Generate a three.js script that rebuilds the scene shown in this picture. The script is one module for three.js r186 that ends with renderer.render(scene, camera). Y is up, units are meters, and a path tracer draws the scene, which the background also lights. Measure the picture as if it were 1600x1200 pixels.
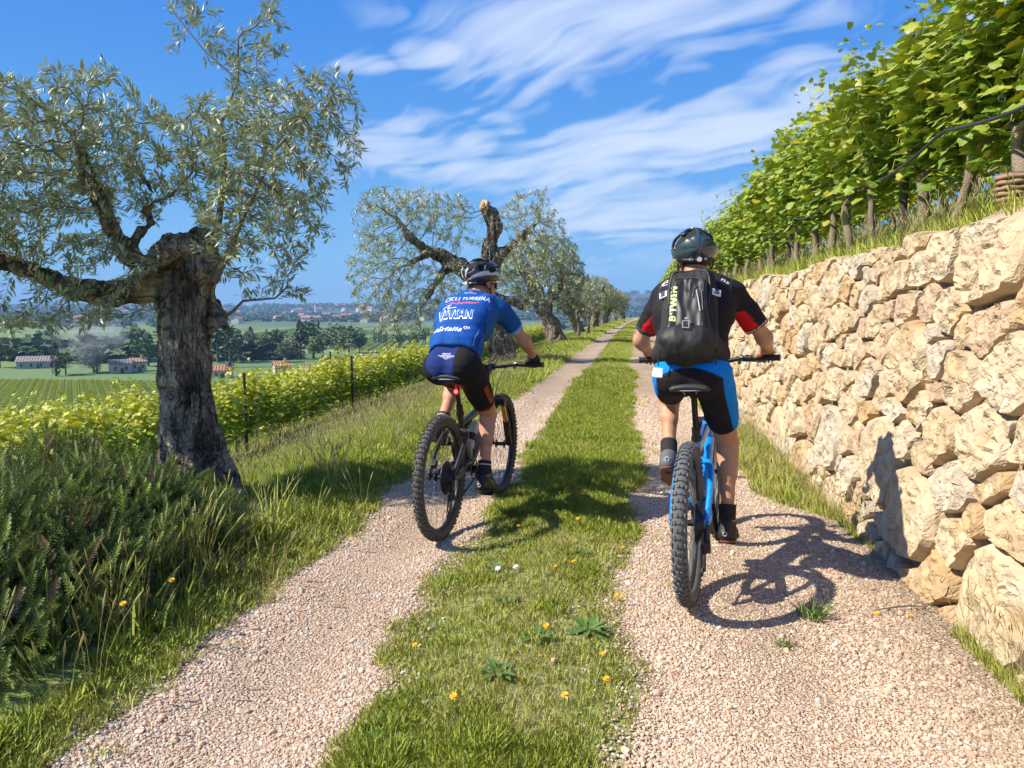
import * as THREE from 'three';
import { mergeGeometries, toCreasedNormals } from 'three/addons/utils/BufferGeometryUtils.js';

// ---------------------------------------------------------------- camera, sky, sun, exposure
const scene = new THREE.Scene();
const camera = new THREE.PerspectiveCamera(53.13, 4 / 3, 0.05, 40000);
camera.position.set(0, 1.34, 0);
camera.rotation.order = 'YXZ';
camera.rotation.set(THREE.MathUtils.degToRad(-5.47), THREE.MathUtils.degToRad(8.1), 0);
camera.updateMatrixWorld(true);

const EXPOSURE = 1.76;
const SUN_DIR = new THREE.Vector3(-0.676, 0.695, 0.246).normalize();   // towards the sun: left, a little behind
const sun = new THREE.DirectionalLight(new THREE.Color(1.0, 0.91, 0.74), 5.0);
sun.name = 'sun';
sun.position.copy(SUN_DIR).multiplyScalar(60);
sun.castShadow = true;
sun.shadow.mapSize.set(4096, 4096);
Object.assign(sun.shadow.camera, { left: -30, right: 30, top: 30, bottom: -30, near: 1, far: 160 });
scene.add(sun, sun.target);
scene.fog = new THREE.FogExp2(new THREE.Color(0.34, 0.6, 1.0), 0.00015);

// ---------------------------------------------------------------- numbers: random, noise
const V3 = (x, y, z) => new THREE.Vector3(x, y, z);
const { lerp, clamp, smoothstep } = THREE.MathUtils;
const ss = (a, b, x) => { const t = clamp((x - a) / (b - a), 0, 1); return t * t * (3 - 2 * t); };
function RNG(seed) {
  let s = seed >>> 0;
  const r = () => { s = (s + 0x6d2b79f5) | 0; let t = Math.imul(s ^ (s >>> 15), 1 | s); t = (t + Math.imul(t ^ (t >>> 7), 61 | t)) ^ t; return ((t ^ (t >>> 14)) >>> 0) / 4294967296; };
  r.range = (a, b) => a + (b - a) * r();
  r.pick = (a) => a[Math.floor(r() * a.length)];
  r.gauss = () => (r() + r() + r() + r() - 2) * 1.0;
  return r;
}
function h3(x, y, z) {
  let h = Math.imul(x, 374761393) ^ Math.imul(y, 668265263) ^ Math.imul(z, 2147483647 - 92837111);
  h = Math.imul(h ^ (h >>> 13), 1274126177); h ^= h >>> 16;
  return (h >>> 0) / 4294967296;
}
function noise3(x, y, z) {
  const ix = Math.floor(x), iy = Math.floor(y), iz = Math.floor(z);
  let fx = x - ix, fy = y - iy, fz = z - iz;
  fx = fx * fx * (3 - 2 * fx); fy = fy * fy * (3 - 2 * fy); fz = fz * fz * (3 - 2 * fz);
  const l = (a, b, t) => a + (b - a) * t;
  return l(l(l(h3(ix, iy, iz), h3(ix + 1, iy, iz), fx), l(h3(ix, iy + 1, iz), h3(ix + 1, iy + 1, iz), fx), fy),
    l(l(h3(ix, iy, iz + 1), h3(ix + 1, iy, iz + 1), fx), l(h3(ix, iy + 1, iz + 1), h3(ix + 1, iy + 1, iz + 1), fx), fy), fz) * 2 - 1;
}
function fbm(x, y, z, o = 4) { let s = 0, a = 0.5; for (let i = 0; i < o; i++) { s += a * noise3(x, y, z); x = x * 2.03 + 17.1; y = y * 2.03 - 3.7; z = z * 2.03 + 8.3; a *= 0.5; } return s; }
const ridge = (x, y, z, o = 3) => { let s = 0, a = 0.55; for (let i = 0; i < o; i++) { s += a * (1 - Math.abs(noise3(x, y, z)) * 2); x = x * 2.1 + 5; y = y * 2.1 + 9; z = z * 2.1 - 4; a *= 0.5; } return s; };

// ---------------------------------------------------------------- the sky: one equirectangular picture of air and thin cloud
{
  const W = 3584, H = 1792, data = new Float32Array(W * H * 4);
  const streak = (x, y, sx, sy, ang) => { const c = Math.cos(ang), s = Math.sin(ang); return [(x * c + y * s) / sx, (-x * s + y * c) / sy]; };
  // banks of cirrus as [azimuth right of the path, elevation, half length, half width (degrees), tilt, strength]
  const rad = Math.PI / 180;
  const banks = [[60, 14, 24, 4, 0.1, 0.8], [80, 28, 22, 5, 0.2, 0.7], [120, 16, 24, 4, 0, 0.7], [165, 22, 20, 5, -0.1, 0.7], [-70, 15, 20, 3, 0.1, 0.6], [-110, 24, 22, 5, 0.1, 0.7], [-155, 12, 20, 3, 0, 0.7], [30, 44, 26, 6, 0.2, 0.6], [-60, 48, 26, 6, 0.1, 0.5], [150, 52, 30, 7, 0, 0.5]];
  // the banks in view, surveyed: pixel of the middle, half length and half width in pixels, tilt, strength
  for (const [px, py, l, w, tilt, st] of [[1040, 222, 310, 58, 0.2, 1.05], [960, 60, 280, 80, 0.08, 0.95], [840, 128, 170, 42, 0.06, 0.8], [650, 232, 140, 44, 0.02, 0.85], [680, 84, 80, 22, 0, 0.75], [570, 102, 60, 24, 0, 0.6], [1015, 330, 190, 36, 0.07, 0.95], [1250, 80, 140, 75, 0.4, 0.7], [1120, 25, 150, 60, 0.3, 0.75], [640, 312, 90, 26, 0, 0.5], [770, 182, 90, 24, -0.35, 0.6], [1230, 165, 120, 50, 0.3, 0.8], [600, 165, 130, 30, 0.1, 0.4], [720, 20, 200, 30, 0.1, 0.4], [900, 400, 260, 40, 0.03, 0.3], [1450, 60, 160, 90, 0.4, 0.6], [420, 170, 60, 40, 0.2, 0.3]]) {
    const d = V3((px - 800) / 1200, -(py - 600) / 1200, -1).transformDirection(camera.matrixWorld), f = 1200 * Math.pow(Math.hypot((px - 800) / 1200, (py - 600) / 1200, 1), 1.5);
    banks.push([Math.atan2(d.x, -d.z) / rad, Math.asin(d.y) / rad, l / f / rad, w / f / rad * 1.08, tilt, st]);
  }
  for (let row = 0; row < H; row++) {
    const el = ((row + 0.5) / H - 0.5) * Math.PI, y = Math.sin(el), ed = el / rad;
    for (let col = 0; col < W; col++) {
      const ph = ((col + 0.5) / W - 0.5) * 2 * Math.PI;      // x = cos(ph), z = sin(ph): the path runs along -z
      let az = ph / rad + 90; if (az > 180) az -= 360;
      const t = clamp(ed / 90, 0, 1), k = Math.pow(1 - t, 5.2), near = Math.exp(-Math.max(ed, 0) / 8.5);
      const toSun = Math.cos(ph) * Math.cos(el) * SUN_DIR.x + y * SUN_DIR.y + Math.sin(ph) * Math.cos(el) * SUN_DIR.z;
      const glow = 0.16 * Math.pow(Math.max(0, toSun), 6);
      let r = 0.006 + 0.035 * k + 0.17 * near + glow, g = 0.105 + 0.14 * k + 0.19 * near + glow, b = 0.45 + 0.1 * k + 0.03 * near + glow * 0.8;
      const seen = Math.abs(az + 8) < 50 && ed < 40;
      if (!seen && ((col & 1) || (row & 1)) && row && ed > 0) { const q = (col & 1 ? row * W + col - 1 : (row - 1) * W + col) * 4, o = (row * W + col) * 4; for (let c = 0; c < 4; c++) data[o + c] = data[q + c]; continue; }
      if (ed > 0.3 && ed < 88) {
        let m = 0;
        for (const [a0, e0, L, Wd, tilt, st] of banks) {
          let da = az - a0; if (da > 180) da -= 360; if (da < -180) da += 360;
          da *= Math.cos(el); const de = ed - e0;
          if (Math.abs(da) > L * 1.9 || Math.abs(de) > L * 0.8 + Wd * 2) continue;
          const u = (da * Math.cos(tilt) + de * Math.sin(tilt)) / L, v = (-da * Math.sin(tilt) + de * Math.cos(tilt)) / Wd;
          m = Math.max(m, st * Math.exp(-(u * u * u * u) * 0.9 - v * v * 0.8));
        }
        if (m > 0.012) {
          const px = Math.cos(ph) * Math.cos(el) / (y + 0.12), pz = Math.sin(ph) * Math.cos(el) / (y + 0.12);
          const wx = fbm(px * 1.7, pz * 1.7, 3.1, 3) * 0.55, wz = fbm(px * 1.7, pz * 1.7, 9.7, 3) * 0.55;
          const [a1, b1] = streak(px + wx, pz + wz, 0.95, 0.2, 0.5), [a2, b2] = streak(px + wx * 0.6, pz + wz * 0.6, 0.3, 0.07, 0.75);
          const n = fbm(a1, b1, 1.3, 5) * 0.95 + fbm(a2, b2, 7.3, 4) * 0.7 + fbm(px * 5, pz * 5, 4.4, 3) * 0.25;
          let c = clamp(m * 0.95 + n * 1.0 - 0.2, 0, 1.2) * clamp(m * 1.9, 0, 1);
          c = 1 - Math.exp(-c * 1.55);
          c *= ss(0.3, 3, ed) * 0.92;
          r = lerp(r, 0.53 + glow, c); g = lerp(g, 0.575 + glow, c); b = lerp(b, 0.64 + glow, c);
        }
      }
      if (ed < 0) { r = 0.16; g = 0.19; b = 0.2; }
      const o = (row * W + col) * 4;
      data[o] = r; data[o + 1] = g; data[o + 2] = b; data[o + 3] = 1;
    }
  }
  const tex = new THREE.DataTexture(data, W, H, THREE.RGBAFormat, THREE.FloatType);
  tex.mapping = THREE.EquirectangularReflectionMapping; tex.magFilter = THREE.LinearFilter; tex.minFilter = THREE.LinearFilter; tex.needsUpdate = true;
  scene.background = tex; scene.environment = tex;
}

// ---------------------------------------------------------------- helpers: naming, meshes, tubes, signed distance fields
const used = new Map();
function numbered(name) { const n = used.get(name) ?? 0; used.set(name, n + 1); return n ? `${name}_${String(n).padStart(3, '0')}` : name; }
function setData(o, label, category, group, kind) { const u = {}; if (label) u.label = label; if (category) u.category = category; if (group) u.group = group; if (kind) u.kind = kind; o.userData = u; return o; }
function thing(name, label, category, pos = [0, 0, 0], turn = 0, group) { const o = new THREE.Group(); o.name = numbered(name); o.position.set(...pos); o.rotation.y = turn; scene.add(o); return setData(o, label, category, group); }
function part(parent, name, geo, mat, label) {
  const m = new THREE.Mesh(geo, mat); m.name = name; m.castShadow = m.receiveShadow = true; parent.add(m);
  if (label) m.userData = { label };
  return m;
}
function stuffPart(parent, name, geo, mat) { const m = part(parent, name, geo, mat); m.userData = { kind: 'stuff' }; return m; }
function structure(name, geo, mat) { const m = new THREE.Mesh(geo, mat); m.name = numbered(name); m.receiveShadow = m.castShadow = true; m.userData = { kind: 'structure' }; scene.add(m); return m; }
function scatter(name, geo, mat, list, parent = scene, tint = true) {   // list of [matrix, r, g, b]
  const m = new THREE.InstancedMesh(geo, mat, list.length); m.name = parent === scene ? numbered(name) : name; m.castShadow = m.receiveShadow = true; m.frustumCulled = false;
  const c = new THREE.Color();
  list.forEach((e, i) => { m.setMatrixAt(i, e[0]); if (tint) m.setColorAt(i, c.setRGB(e[1], e[2], e[3])); });
  m.userData = { kind: 'stuff' }; parent.add(m); return m;
}
const _q = new THREE.Quaternion(), _e = new THREE.Euler();
const mat4 = (p, e, s) => new THREE.Matrix4().compose(p, _q.setFromEuler(_e.set(e[0], e[1], e[2], 'YXZ')), typeof s === 'number' ? V3(s, s, s) : s);
function place(geo, pos = [0, 0, 0], rot = [0, 0, 0], scl = [1, 1, 1]) { return geo.applyMatrix4(mat4(V3(...pos), rot, V3(...scl))); }
const merge = (list) => { const g = list.map((x) => { const y = x.index ? x.toNonIndexed() : x.clone(); for (const n of Object.keys(y.attributes)) if (!['position', 'normal', 'uv', 'color'].includes(n)) y.deleteAttribute(n); return y; });
  const names = new Set(Object.keys(g[0].attributes)); for (const y of g) for (const n of [...names]) if (!y.attributes[n]) names.delete(n);
  for (const y of g) for (const n of Object.keys(y.attributes)) if (!names.has(n)) y.deleteAttribute(n);
  return mergeGeometries(g, false); };
const std = (color, roughness = 0.8, extra = {}) => { const c = new THREE.Color(); Array.isArray(color) ? c.setRGB(...color) : c.set(color); return new THREE.MeshStandardMaterial({ color: c, roughness, ...extra }); };
const phys = (color, roughness = 0.8, extra = {}) => { const c = new THREE.Color(); Array.isArray(color) ? c.setRGB(...color) : c.set(color); return new THREE.MeshPhysicalMaterial({ color: c, roughness, ...extra }); };

// a picture of numbers f(u, v) in [0, 1) that repeats
function dataTex(n, f, srgb = false) {
  const d = new Uint8Array(n * n * 4);
  for (let j = 0; j < n; j++) for (let i = 0; i < n; i++) { const c = f(i / n, j / n), o = (j * n + i) * 4; if (typeof c === 'number') d[o] = d[o + 1] = d[o + 2] = clamp(c, 0, 1) * 255; else for (let k = 0; k < 3; k++) d[o + k] = clamp(c[k], 0, 1) * 255; d[o + 3] = 255; }
  const t = new THREE.DataTexture(d, n, n, THREE.RGBAFormat); t.wrapS = t.wrapT = THREE.RepeatWrapping; t.magFilter = THREE.LinearFilter; t.minFilter = THREE.LinearMipmapLinearFilter; t.generateMipmaps = true; t.needsUpdate = true;
  if (srgb) t.colorSpace = THREE.SRGBColorSpace;
  return t;
}
// noise that repeats: looked up on a torus in 4D replaced by blending of two offsets
function tileFbm(u, v, s, o, z) { const a = fbm(u * s, v * s, z, o), b = fbm((u - 1) * s, v * s, z, o), c = fbm(u * s, (v - 1) * s, z, o), d = fbm((u - 1) * s, (v - 1) * s, z, o); const fu = ss(0.75, 1, u), fv = ss(0.75, 1, v); return lerp(lerp(a, b, fu), lerp(c, d, fu), fv); }
const grainTex = dataTex(256, (u, v) => 0.5 + 0.5 * tileFbm(u, v, 24, 4, 2.2));
const fabricTex = dataTex(128, (u, v) => 0.5 + 0.25 * Math.sin(u * Math.PI * 64) * Math.sin(v * Math.PI * 64) + 0.2 * tileFbm(u, v, 12, 3, 5));
const rockTex = dataTex(512, (u, v) => 0.6 + 0.45 * tileFbm(u, v, 7, 6, 6.1) - 0.4 * ss(0.24, 0.36, tileFbm(u, v, 15, 1, 1.9)) * (tileFbm(u, v, 4, 2, 9) > 0.05 ? 1 : 0) + 0.16 * tileFbm(u, v, 60, 2, 4));

// a tube along points with a radius at each; attribute color optional
function tube(points, radii, segs = 8, closed = true, wob) {
  const n = points.length, pos = [], nor = [], uv = [], idx = [];
  let ref = V3(0, 1, 0), len = 0;
  const T = points.map((p, i) => points[Math.min(i + 1, n - 1)].clone().sub(points[Math.max(i - 1, 0)]).normalize());
  if (Math.abs(T[0].y) > 0.9) ref = V3(1, 0, 0);
  let N = ref.clone().sub(T[0].clone().multiplyScalar(ref.dot(T[0]))).normalize();
  for (let i = 0; i < n; i++) {
    if (i) { N.sub(T[i].clone().multiplyScalar(N.dot(T[i]))).normalize(); len += points[i].distanceTo(points[i - 1]); }
    const B = T[i].clone().cross(N), r = Array.isArray(radii) ? radii[i] : radii;
    for (let j = 0; j <= segs; j++) {
      const a = (j / segs) * Math.PI * 2, c = Math.cos(a), s = Math.sin(a), k = r * (wob ? wob(i, j % segs) : 1);
      const d = N.clone().multiplyScalar(c).addScaledVector(B, s);
      pos.push(points[i].x + d.x * k, points[i].y + d.y * k, points[i].z + d.z * k); nor.push(d.x, d.y, d.z); uv.push(j / segs, len);
    }
  }
  for (let i = 0; i < n - 1; i++) for (let j = 0; j < segs; j++) { const a = i * (segs + 1) + j, b = a + segs + 1; idx.push(a, a + 1, b, a + 1, b + 1, b); }
  if (closed) for (const [i, dir] of [[0, -1], [n - 1, 1]]) {
    const c = pos.length / 3; pos.push(points[i].x, points[i].y, points[i].z); nor.push(T[i].x * dir, T[i].y * dir, T[i].z * dir); uv.push(0.5, 0);
    const base = pos.length / 3;
    for (let j = 0; j <= segs; j++) { const o = (i * (segs + 1) + j) * 3; pos.push(pos[o], pos[o + 1], pos[o + 2]); nor.push(T[i].x * dir, T[i].y * dir, T[i].z * dir); uv.push(0, 0); }
    for (let j = 0; j < segs; j++) dir > 0 ? idx.push(c, base + j, base + j + 1) : idx.push(c, base + j + 1, base + j);
  }
  const g = new THREE.BufferGeometry();
  g.setAttribute('position', new THREE.Float32BufferAttribute(pos, 3)); g.setAttribute('normal', new THREE.Float32BufferAttribute(nor, 3)); g.setAttribute('uv', new THREE.Float32BufferAttribute(uv, 2)); g.setIndex(idx);
  return g;
}
const bar = (a, b, r, segs = 8, r2) => tube([V3(...a), V3(...b)], [r, r2 ?? r], segs);
function box(w, h, d, pos = [0, 0, 0], rot = [0, 0, 0], bev = 0) {
  if (!bev) return place(new THREE.BoxGeometry(w, h, d), pos, rot);
  const s = new THREE.Shape(), x = w / 2 - bev, y = h / 2 - bev; s.moveTo(-x, -y); s.lineTo(x, -y); s.lineTo(x, y); s.lineTo(-x, y);
  const g = new THREE.ExtrudeGeometry(s, { depth: d - 2 * bev, bevelEnabled: true, bevelThickness: bev, bevelSize: bev, bevelSegments: 2, steps: 1 }); g.translate(0, 0, -(d / 2 - bev));
  return place(g, pos, rot);
}
// signed distances
const smin = (a, b, k) => { const h = Math.max(k - Math.abs(a - b), 0) / k; return Math.min(a, b) - h * h * k * 0.25; };
const smax = (a, b, k) => -smin(-a, -b, k);
function cap(ax, ay, az, bx, by, bz, ra, rb) {
  const dx = bx - ax, dy = by - ay, dz = bz - az, l2 = dx * dx + dy * dy + dz * dz || 1e-9;
  return (x, y, z) => { const t = clamp(((x - ax) * dx + (y - ay) * dy + (z - az) * dz) / l2, 0, 1), px = x - ax - dx * t, py = y - ay - dy * t, pz = z - az - dz * t; return Math.sqrt(px * px + py * py + pz * pz) - (ra + (rb - ra) * t); };
}
const C = (a, b, ra, rb = ra) => cap(a[0], a[1], a[2], b[0], b[1], b[2], ra, rb);
const ell = (c, r) => (x, y, z) => { const px = (x - c[0]) / r[0], py = (y - c[1]) / r[1], pz = (z - c[2]) / r[2], k = Math.sqrt(px * px + py * py + pz * pz), k1 = Math.hypot(px / r[0], py / r[1], pz / r[2]); return k1 < 1e-6 ? -Math.min(...r) : k * (k - 1) / k1; };
const plane = (p, n) => { const l = Math.hypot(...n), a = n[0] / l, b = n[1] / l, c = n[2] / l, d = p[0] * a + p[1] * b + p[2] * c; return (x, y, z) => x * a + y * b + z * c - d; };
// a smooth union; near(c, r) gives the same field for a ball of radius r, from the members that matter there
const union = (list, k = 0.02) => { const f = (x, y, z) => { let d = list[0](x, y, z); for (let i = 1; i < list.length; i++) d = smin(d, list[i](x, y, z), k); return d; };
  f.near = (c, r) => { const ds = list.map((g) => g(...c)), m = Math.min(...ds), keep = list.filter((g, i) => ds[i] < m + 2.6 * r + k); return keep.length < list.length ? union(keep, k) : f; }; return f; };
const near = (f, c, r) => (f.near ? f.near(c, r) : f);
const inter = (a, b, k = 0.004) => (x, y, z) => smax(a(x, y, z), b(x, y, z), k);
const cut = (a, b, k = 0.004) => (x, y, z) => smax(a(x, y, z), -b(x, y, z), k);
// surface nets over a box; skips blocks far from the surface
function sdfMesh(f, lo, hi, cell, slack = 1.6) {
  const nx = Math.ceil((hi[0] - lo[0]) / cell) + 1, ny = Math.ceil((hi[1] - lo[1]) / cell) + 1, nz = Math.ceil((hi[2] - lo[2]) / cell) + 1;
  const F = new Float32Array(nx * ny * nz).fill(1e3), id = (i, j, k) => (k * ny + j) * nx + i, B = 6;
  for (let k0 = 0; k0 < nz; k0 += B) for (let j0 = 0; j0 < ny; j0 += B) for (let i0 = 0; i0 < nx; i0 += B) {
    const c = [lo[0] + (i0 + B / 2 - 0.5) * cell, lo[1] + (j0 + B / 2 - 0.5) * cell, lo[2] + (k0 + B / 2 - 0.5) * cell], d = f(...c), far = Math.abs(d) > B * 0.87 * cell * slack, h = far ? f : near(f, c, B * 0.87 * cell);
    for (let k = k0; k < Math.min(k0 + B, nz); k++) for (let j = j0; j < Math.min(j0 + B, ny); j++) for (let i = i0; i < Math.min(i0 + B, nx); i++) F[id(i, j, k)] = far ? d : h(lo[0] + i * cell, lo[1] + j * cell, lo[2] + k * cell);
  }
  const vid = new Int32Array(nx * ny * nz).fill(-1), pos = [], idx = [];
  for (let k = 0; k < nz - 1; k++) for (let j = 0; j < ny - 1; j++) for (let i = 0; i < nx - 1; i++) {
    let mask = 0; const v = [];
    for (let c = 0; c < 8; c++) { const q = F[id(i + (c & 1), j + ((c >> 1) & 1), k + (c >> 2))]; v.push(q); if (q < 0) mask |= 1 << c; }
    if (mask === 0 || mask === 255) continue;
    let x = 0, y = 0, z = 0, n = 0;
    for (let c = 0; c < 8; c++) for (const b of [1, 2, 4]) if (!(c & b)) { const e = c | b, a0 = v[c], a1 = v[e]; if ((a0 < 0) !== (a1 < 0)) { const t = a0 / (a0 - a1); x += (c & 1) + (b === 1 ? t : 0); y += ((c >> 1) & 1) + (b === 2 ? t : 0); z += (c >> 2) + (b === 4 ? t : 0); n++; } }
    vid[id(i, j, k)] = pos.length / 3;
    pos.push(lo[0] + (i + x / n) * cell, lo[1] + (j + y / n) * cell, lo[2] + (k + z / n) * cell);
  }
  const quad = (a, b, c, d, flip) => { if (a < 0 || b < 0 || c < 0 || d < 0) return; flip ? idx.push(a, c, b, a, d, c) : idx.push(a, b, c, a, c, d); };
  for (let k = 1; k < nz - 1; k++) for (let j = 1; j < ny - 1; j++) for (let i = 1; i < nx - 1; i++) {
    const s = F[id(i, j, k)] < 0;
    if (s !== F[id(i + 1, j, k)] < 0) quad(vid[id(i, j - 1, k - 1)], vid[id(i, j, k - 1)], vid[id(i, j, k)], vid[id(i, j - 1, k)], !s);
    if (s !== F[id(i, j + 1, k)] < 0) quad(vid[id(i - 1, j, k - 1)], vid[id(i - 1, j, k)], vid[id(i, j, k)], vid[id(i, j, k - 1)], !s);
    if (s !== F[id(i, j, k + 1)] < 0) quad(vid[id(i - 1, j - 1, k)], vid[id(i, j - 1, k)], vid[id(i, j, k)], vid[id(i - 1, j, k)], !s);
  }
  const g = new THREE.BufferGeometry(); g.setAttribute('position', new THREE.Float32BufferAttribute(pos, 3)); g.setIndex(idx); g.computeVertexNormals();
  return g;
}
function paint(g, f) {   // vertex colours f(x, y, z, nx, ny, nz) -> [r, g, b]
  const p = g.attributes.position, n = g.attributes.normal, c = new Float32Array(p.count * 3);
  for (let i = 0; i < p.count; i++) { const q = f(p.getX(i), p.getY(i), p.getZ(i), n.getX(i), n.getY(i), n.getZ(i)); c[i * 3] = q[0]; c[i * 3 + 1] = q[1]; c[i * 3 + 2] = q[2]; }
  g.setAttribute('color', new THREE.BufferAttribute(c, 3)); return g;
}
function uvBy(g, f) { const p = g.attributes.position, n = g.attributes.normal, u = new Float32Array(p.count * 2); for (let i = 0; i < p.count; i++) { const q = f(p.getX(i), p.getY(i), p.getZ(i), n.getX(i), n.getY(i), n.getZ(i)); u[i * 2] = q[0]; u[i * 2 + 1] = q[1]; } g.setAttribute('uv', new THREE.BufferAttribute(u, 2)); return g; }
const mix3 = (a, b, t) => [lerp(a[0], b[0], t), lerp(a[1], b[1], t), lerp(a[2], b[2], t)];
// where the photograph's 1600 x 1200 pixel grid meets the place (used to survey it)
const CR = new THREE.Matrix4().extractRotation(camera.matrixWorld);
function sight(px, py) { return V3((px - 800) / 1200, -(py - 600) / 1200, -1).applyMatrix4(CR); }
function at(px, py, depth) { return sight(px, py).multiplyScalar(depth).add(camera.position); }
// ---------------------------------------------------------------- the lie of the land: D runs along the path (-z), x to the right of it
const bend = (D) => (D < 4 ? 0 : 0.0055 * (D - 4) + 0.00021 * (D - 4) * (D - 4));
const rutL = (D) => ({ a: -1.6 + bend(D) + 0.06 * noise3(D * 0.9, 1, 0), b: -0.88 + bend(D) + 0.07 * noise3(D * 1.3, 5, 0) });
const rutR = (D) => ({ a: 0.03 + bend(D) * 1.0 + 0.08 * noise3(D * 1.1, 9, 0) + 0.12 * ss(4, 6, D), b: 1.3 + bend(D) });
const wallX = (D, h) => 1.45 + bend(D) + 0.085 * h;      // the face of the wall leans back a little
const WALL_TOP = 1.74;
function plainY(x, D) {   // the valley
  return -25 + 2.5 * fbm(x * 0.004, D * 0.004, 2, 3) + ss(2400, 5400, Math.hypot(x, D)) * (35 + 125 * ss(-2600, -300, x - D * 0.1 + 300 * noise3(x * 0.001, D * 0.001, 3)) * (0.8 + 0.5 * fbm(x * 0.0011 + 3, D * 0.0011, 7, 4)) + 30 * fbm(x * 0.002, D * 0.002, 2, 3));
}
function landY(x, D) {
  const s = x - bend(clamp(D, 0, 110));
  let y;
  if (s > 1.7) y = WALL_TOP - 0.06 + (s - 1.7) * 0.36 * ss(1.7, 2.3, s) ;
  else if (s > -2.3) y = 0.035 * Math.exp(-Math.pow((s + 0.43) / 0.3, 2)) + 0.03 * ss(-1.55, -2.2, s) + 0.018 * noise3(x * 1.6, D * 1.1, 3) - 0.025 * Math.exp(-Math.pow((s + 1.25) / 0.25, 2));
  else {
    const t = -s - 2.3;
    const a = 0.03 - 0.3 * t * ss(-0.4, 1.7, t), slope = -0.2 - 0.225 * t;
    y = lerp(a, slope, ss(3, 7, t)) + 0.05 * fbm(x * 0.7, D * 0.7, 4, 3) * ss(0, 2, t);
  }
  const fallen = plainY(x, D);
  if (s < 0) y = Math.max(y, fallen) + 0;   // the slope meets the valley floor
  const end = ss(150, 420, D + Math.max(0, s) * 0.2);
  y = lerp(y, fallen, end);
  if (s < -60) y = lerp(y, Math.max(y, fallen), 1);
  return y;
}
const nearTrack = (x, D) => { const L = rutL(D), R = rutR(D); const e = 0.05 * fbm(x * 4, D * 4, 2, 2) * 2; const l = Math.min(x - L.a, L.b - x) + e, r = Math.min(x - R.a, R.b - x) + e; return Math.max(l, r); };   // > 0 on the gravel
{
  const axis = (marks) => { const out = []; for (let i = 0; i < marks.length - 1; i++) { const [a, n] = marks[i], b = marks[i + 1][0]; for (let k = 0; k < n; k++) out.push(a + (b - a) * k / n); } out.push(marks[marks.length - 1][0]); return out; };
  const xs = axis([[-9000, 26], [-2500, 34], [-700, 50], [-130, 40], [-14, 34], [-4, 90], [1.68, 30], [6, 14], [40, 12], [400, 10], [5000, 1]]);
  const ds = axis([[-14, 8], [-2, 12], [1.2, 110], [12, 80], [34, 50], [110, 50], [420, 60], [1400, 50], [5000, 30], [9500, 1]]);
  const pos = [], idx = [], col = [], uv = [], nx = xs.length;
  const patches = (x, D) => { // fields of the plain, each its own crop
    const s = 150, ix = Math.floor((x + D * 0.35) / s), iz = Math.floor((D - x * 0.2) / (s * 0.8)); return h3(ix, iz, 5); };
  for (const D of ds) for (const x of xs) {
    const y = landY(x, D); pos.push(x, y, -D); uv.push(x, D);
    const s = x - bend(clamp(D, 0, 110)), n = fbm(x * 0.8, D * 0.8, 1, 3), n2 = fbm(x * 3, D * 3, 6, 2);
    let c;
    const grass = mix3([0.12, 0.19, 0.025], [0.22, 0.25, 0.06], clamp(0.5 + n, 0, 1)), dirt = [0.34, 0.245, 0.18];
    if (s > 1.45 && s < 60) c = mix3(grass, [0.2, 0.17, 0.09], 0.3 + 0.3 * n2);
    else if (s > -3.4) {
      const on = nearTrack(x, D), strip = ss(-0.9, -0.75, s) * ss(0.15, 0.0, s);
      c = mix3(mix3(grass, strip > 0.1 ? [0.33, 0.26, 0.15] : [0.27, 0.21, 0.12], clamp(0.5 + n2 * 1.2, 0, 1) * 0.75), dirt, ss(-0.06, 0.04, on));
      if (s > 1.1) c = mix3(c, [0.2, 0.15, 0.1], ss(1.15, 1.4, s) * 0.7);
    } else c = mix3(grass, [0.13, 0.12, 0.05], clamp(0.4 + n2, 0, 1) * 0.5);
    const far = ss(60, 200, Math.hypot(x, D));
    if (far > 0) {
      const p = patches(x, D), q = p < 0.35 ? [0.14, 0.2, 0.04] : p < 0.6 ? [0.11, 0.18, 0.05] : p < 0.8 ? [0.16, 0.2, 0.06] : p < 0.93 ? [0.07, 0.12, 0.04] : [0.2, 0.19, 0.09];
      c = mix3(c, mix3(q, [0.045, 0.07, 0.025], clamp(fbm(x * 0.01, D * 0.01, 3, 4) * 1.5, 0, 0.7)), far);
      const woods = ss(1300, 2100, Math.hypot(x, D)); c = mix3(c, mix3([0.03, 0.05, 0.022], [0.11, 0.12, 0.07], clamp(0.35 + fbm(x * 0.004, D * 0.004, 8, 5) * 1.6, 0, 1)), woods * 0.9);
    }
    col.push(...c);
  }
  for (let j = 0; j < ds.length - 1; j++) for (let i = 0; i < nx - 1; i++) { const a = j * nx + i, b = a + nx; idx.push(a, a + 1, b, a + 1, b + 1, b); }
  const g = new THREE.BufferGeometry(); g.setAttribute('position', new THREE.Float32BufferAttribute(pos, 3)); g.setAttribute('color', new THREE.Float32BufferAttribute(col, 3)); g.setAttribute('uv', new THREE.Float32BufferAttribute(uv, 2)); g.setIndex(idx); g.computeVertexNormals();
  const soil = std([1, 1, 1], 0.95, { vertexColors: true }); soil.bumpMap = grainTex.clone(); soil.bumpMap.repeat.set(0.9, 0.9); soil.bumpMap.needsUpdate = true; soil.bumpScale = 0.03;
  structure('ground', g, soil);
}
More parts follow.
